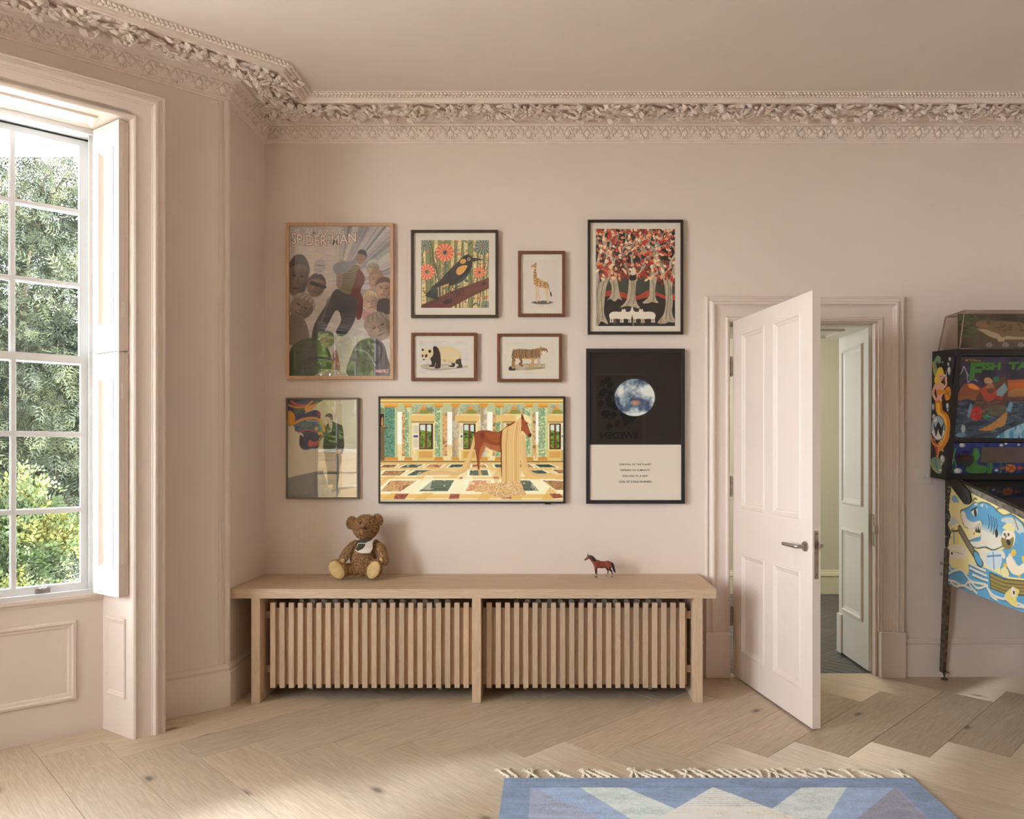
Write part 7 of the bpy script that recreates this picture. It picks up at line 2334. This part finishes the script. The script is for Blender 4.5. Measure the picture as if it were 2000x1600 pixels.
tree('conifer', 'unseen conifer added farther left to block sky from the first window', 'tree', (-12.8, 3.0, -1), (-12.8, 3.0, 2.4, 2.0, 2.0, 3.6), 4500, M['yew'], 'yew', 0.42, 8, .22, 'conifers in the garden', 120)  # out of view, added to cut the sky light through the first window
tree('conifer', 'unseen conifer added right of the tall one to block sky', 'tree', (-4.8, 11.6, -1), (-4.8, 11.6, 2.6, 2.0, 2.0, 3.7), 4500, M['yew'], 'yew', 0.42, 9, .22, 'conifers in the garden', 120)  # hidden by the wall, also added to dim the first window
tree('leafy_shrub', 'yellow green leafy shrub low in the window below the conifer', 'shrub', (-5.5, 3.0, -1), (-5.45, 2.95, 0.15, 0.62, 0.62, 0.95), 5200, M['leafy'], 'leaf', 0.085, 2, .03, None, 60)
tree('evergreen_bush', 'darker green bush left of the yellow shrub in the window', 'bush', (-6.9, 2.0, -1), (-6.9, 2.0, 0.2, 0.8, 0.8, 1.1), 3000, M['leafy2'], 'leaf', 0.11, 3, .03, None, 60)
tree('garden_tree', 'leafy green garden tree mirrored in the poster glass', 'tree', (-4.8, -13.2, -1), (-4.8, -13.2, 2.6, 3.4, 2.2, 3.4), 20000, M['sunny'], 'leaf', 0.21, 5, .15, None, 160)
# old brick garden wall, mirrored in the glass of the lower left poster
M['brick'] = wood('weathered_stock_brick', (206, 180, 134), (164, 138, 100), 0, 2.0, 0.9, 0, 0.2, True, (140, 116, 86), 0.28)
mb = MB(); mb.box(-7.2, -2.2, -9.6, -9.36, -1.0, 1.34)
gw = mb.build('wall_garden', paint('lime_mortar', (176, 164, 144), 0.95, 0.08, 20), kind='structure')
mb = MB(); mb.bbox(-.104, .104, 0, .03, 0, .066, .006); bme = mb.mesh('brick'); bme.materials.append(M['brick'])
for rI in range(29):
    for k in range(10):
        x = -5.1 + k * 0.2200 + (0.11 if rI % 2 else 0)
        o = link_mesh('brick', bme, None, gw); o.location = (x, -9.372 + R.uniform(-.003, .003), -0.76 + rI * 0.0725)
mb = MB(); mb.bbox(-7.2, -2.2, -9.64, -9.32, 1.34, 1.40, .01); mb.build('coping', paint('stone_coping', (190, 182, 166), 0.9, 0.08, 12), gw)

tree('sky_block_tree', 'unseen tree added to block the high sky outside the middle bay window', 'tree', (-8.4, -3.2, -1), (-8.2, -3.2, 7.4, 2.8, 4.4, 3.6), 9000, M['leafy2'], 'leaf', 0.40, 15, .3, None, 240)  # unseen high crown, added to keep steep sky light off the bay floor

# ------------------------------------------------------------------ behind the camera, mirrored in the dark poster
c = Canvas(0, 0, 70, 100, 140, (206, 190, 156))
for k in range(26):
    x, y = R.uniform(8, 60), R.uniform(6, 78); cc = R.choice([(70, 58, 48), (90, 110, 80), (150, 80, 60), (60, 70, 80)])
    c.poly([(x, y), (x + 3, y - 5), (x + 8, y - 4), (x + 10, y + 2), (x + 6, y + 5)], cc, 1, 2); c.line([(x - 3, y + 6), (x + 13, y + 6)], .6, cc)
sx0, sz0 = 0.62, 1.42
pt = thing('framed_map', 'framed illustrated country map seen mirrored in the dark poster glass', 'poster', (sx0 + .42, YR + .002, sz0))
mb = MB(); mb.ring((sx0 + .84, YR + .003, sz0), (-1, 0, 0), Z3, (0, 1, 0), 0, 0, .84, 1.14, [(0, 0), (0, .028), (.03, .028), (.03, .01)]); mb.build('frame', M['white'], pt)
mb = MB(); mb.box(sx0 + .02, sx0 + .82, YR + .003, YR + .012, sz0 + .02, sz0 + 1.12); mb.build('backing_board', M['mat'], pt)
sh = c.sheet('print', M['print'], (sx0 + .77, YR + .0125, sz0 + 1.07), (-.70, 0, 0), (0, 0, -1.0), pt)
lettering('SWEDEN', (sx0 + .77, YR + .0135, sz0), (-1, 0, 0), Z3, .07, .13, .56, .10, (40, 34, 30), sh, bold=.04)
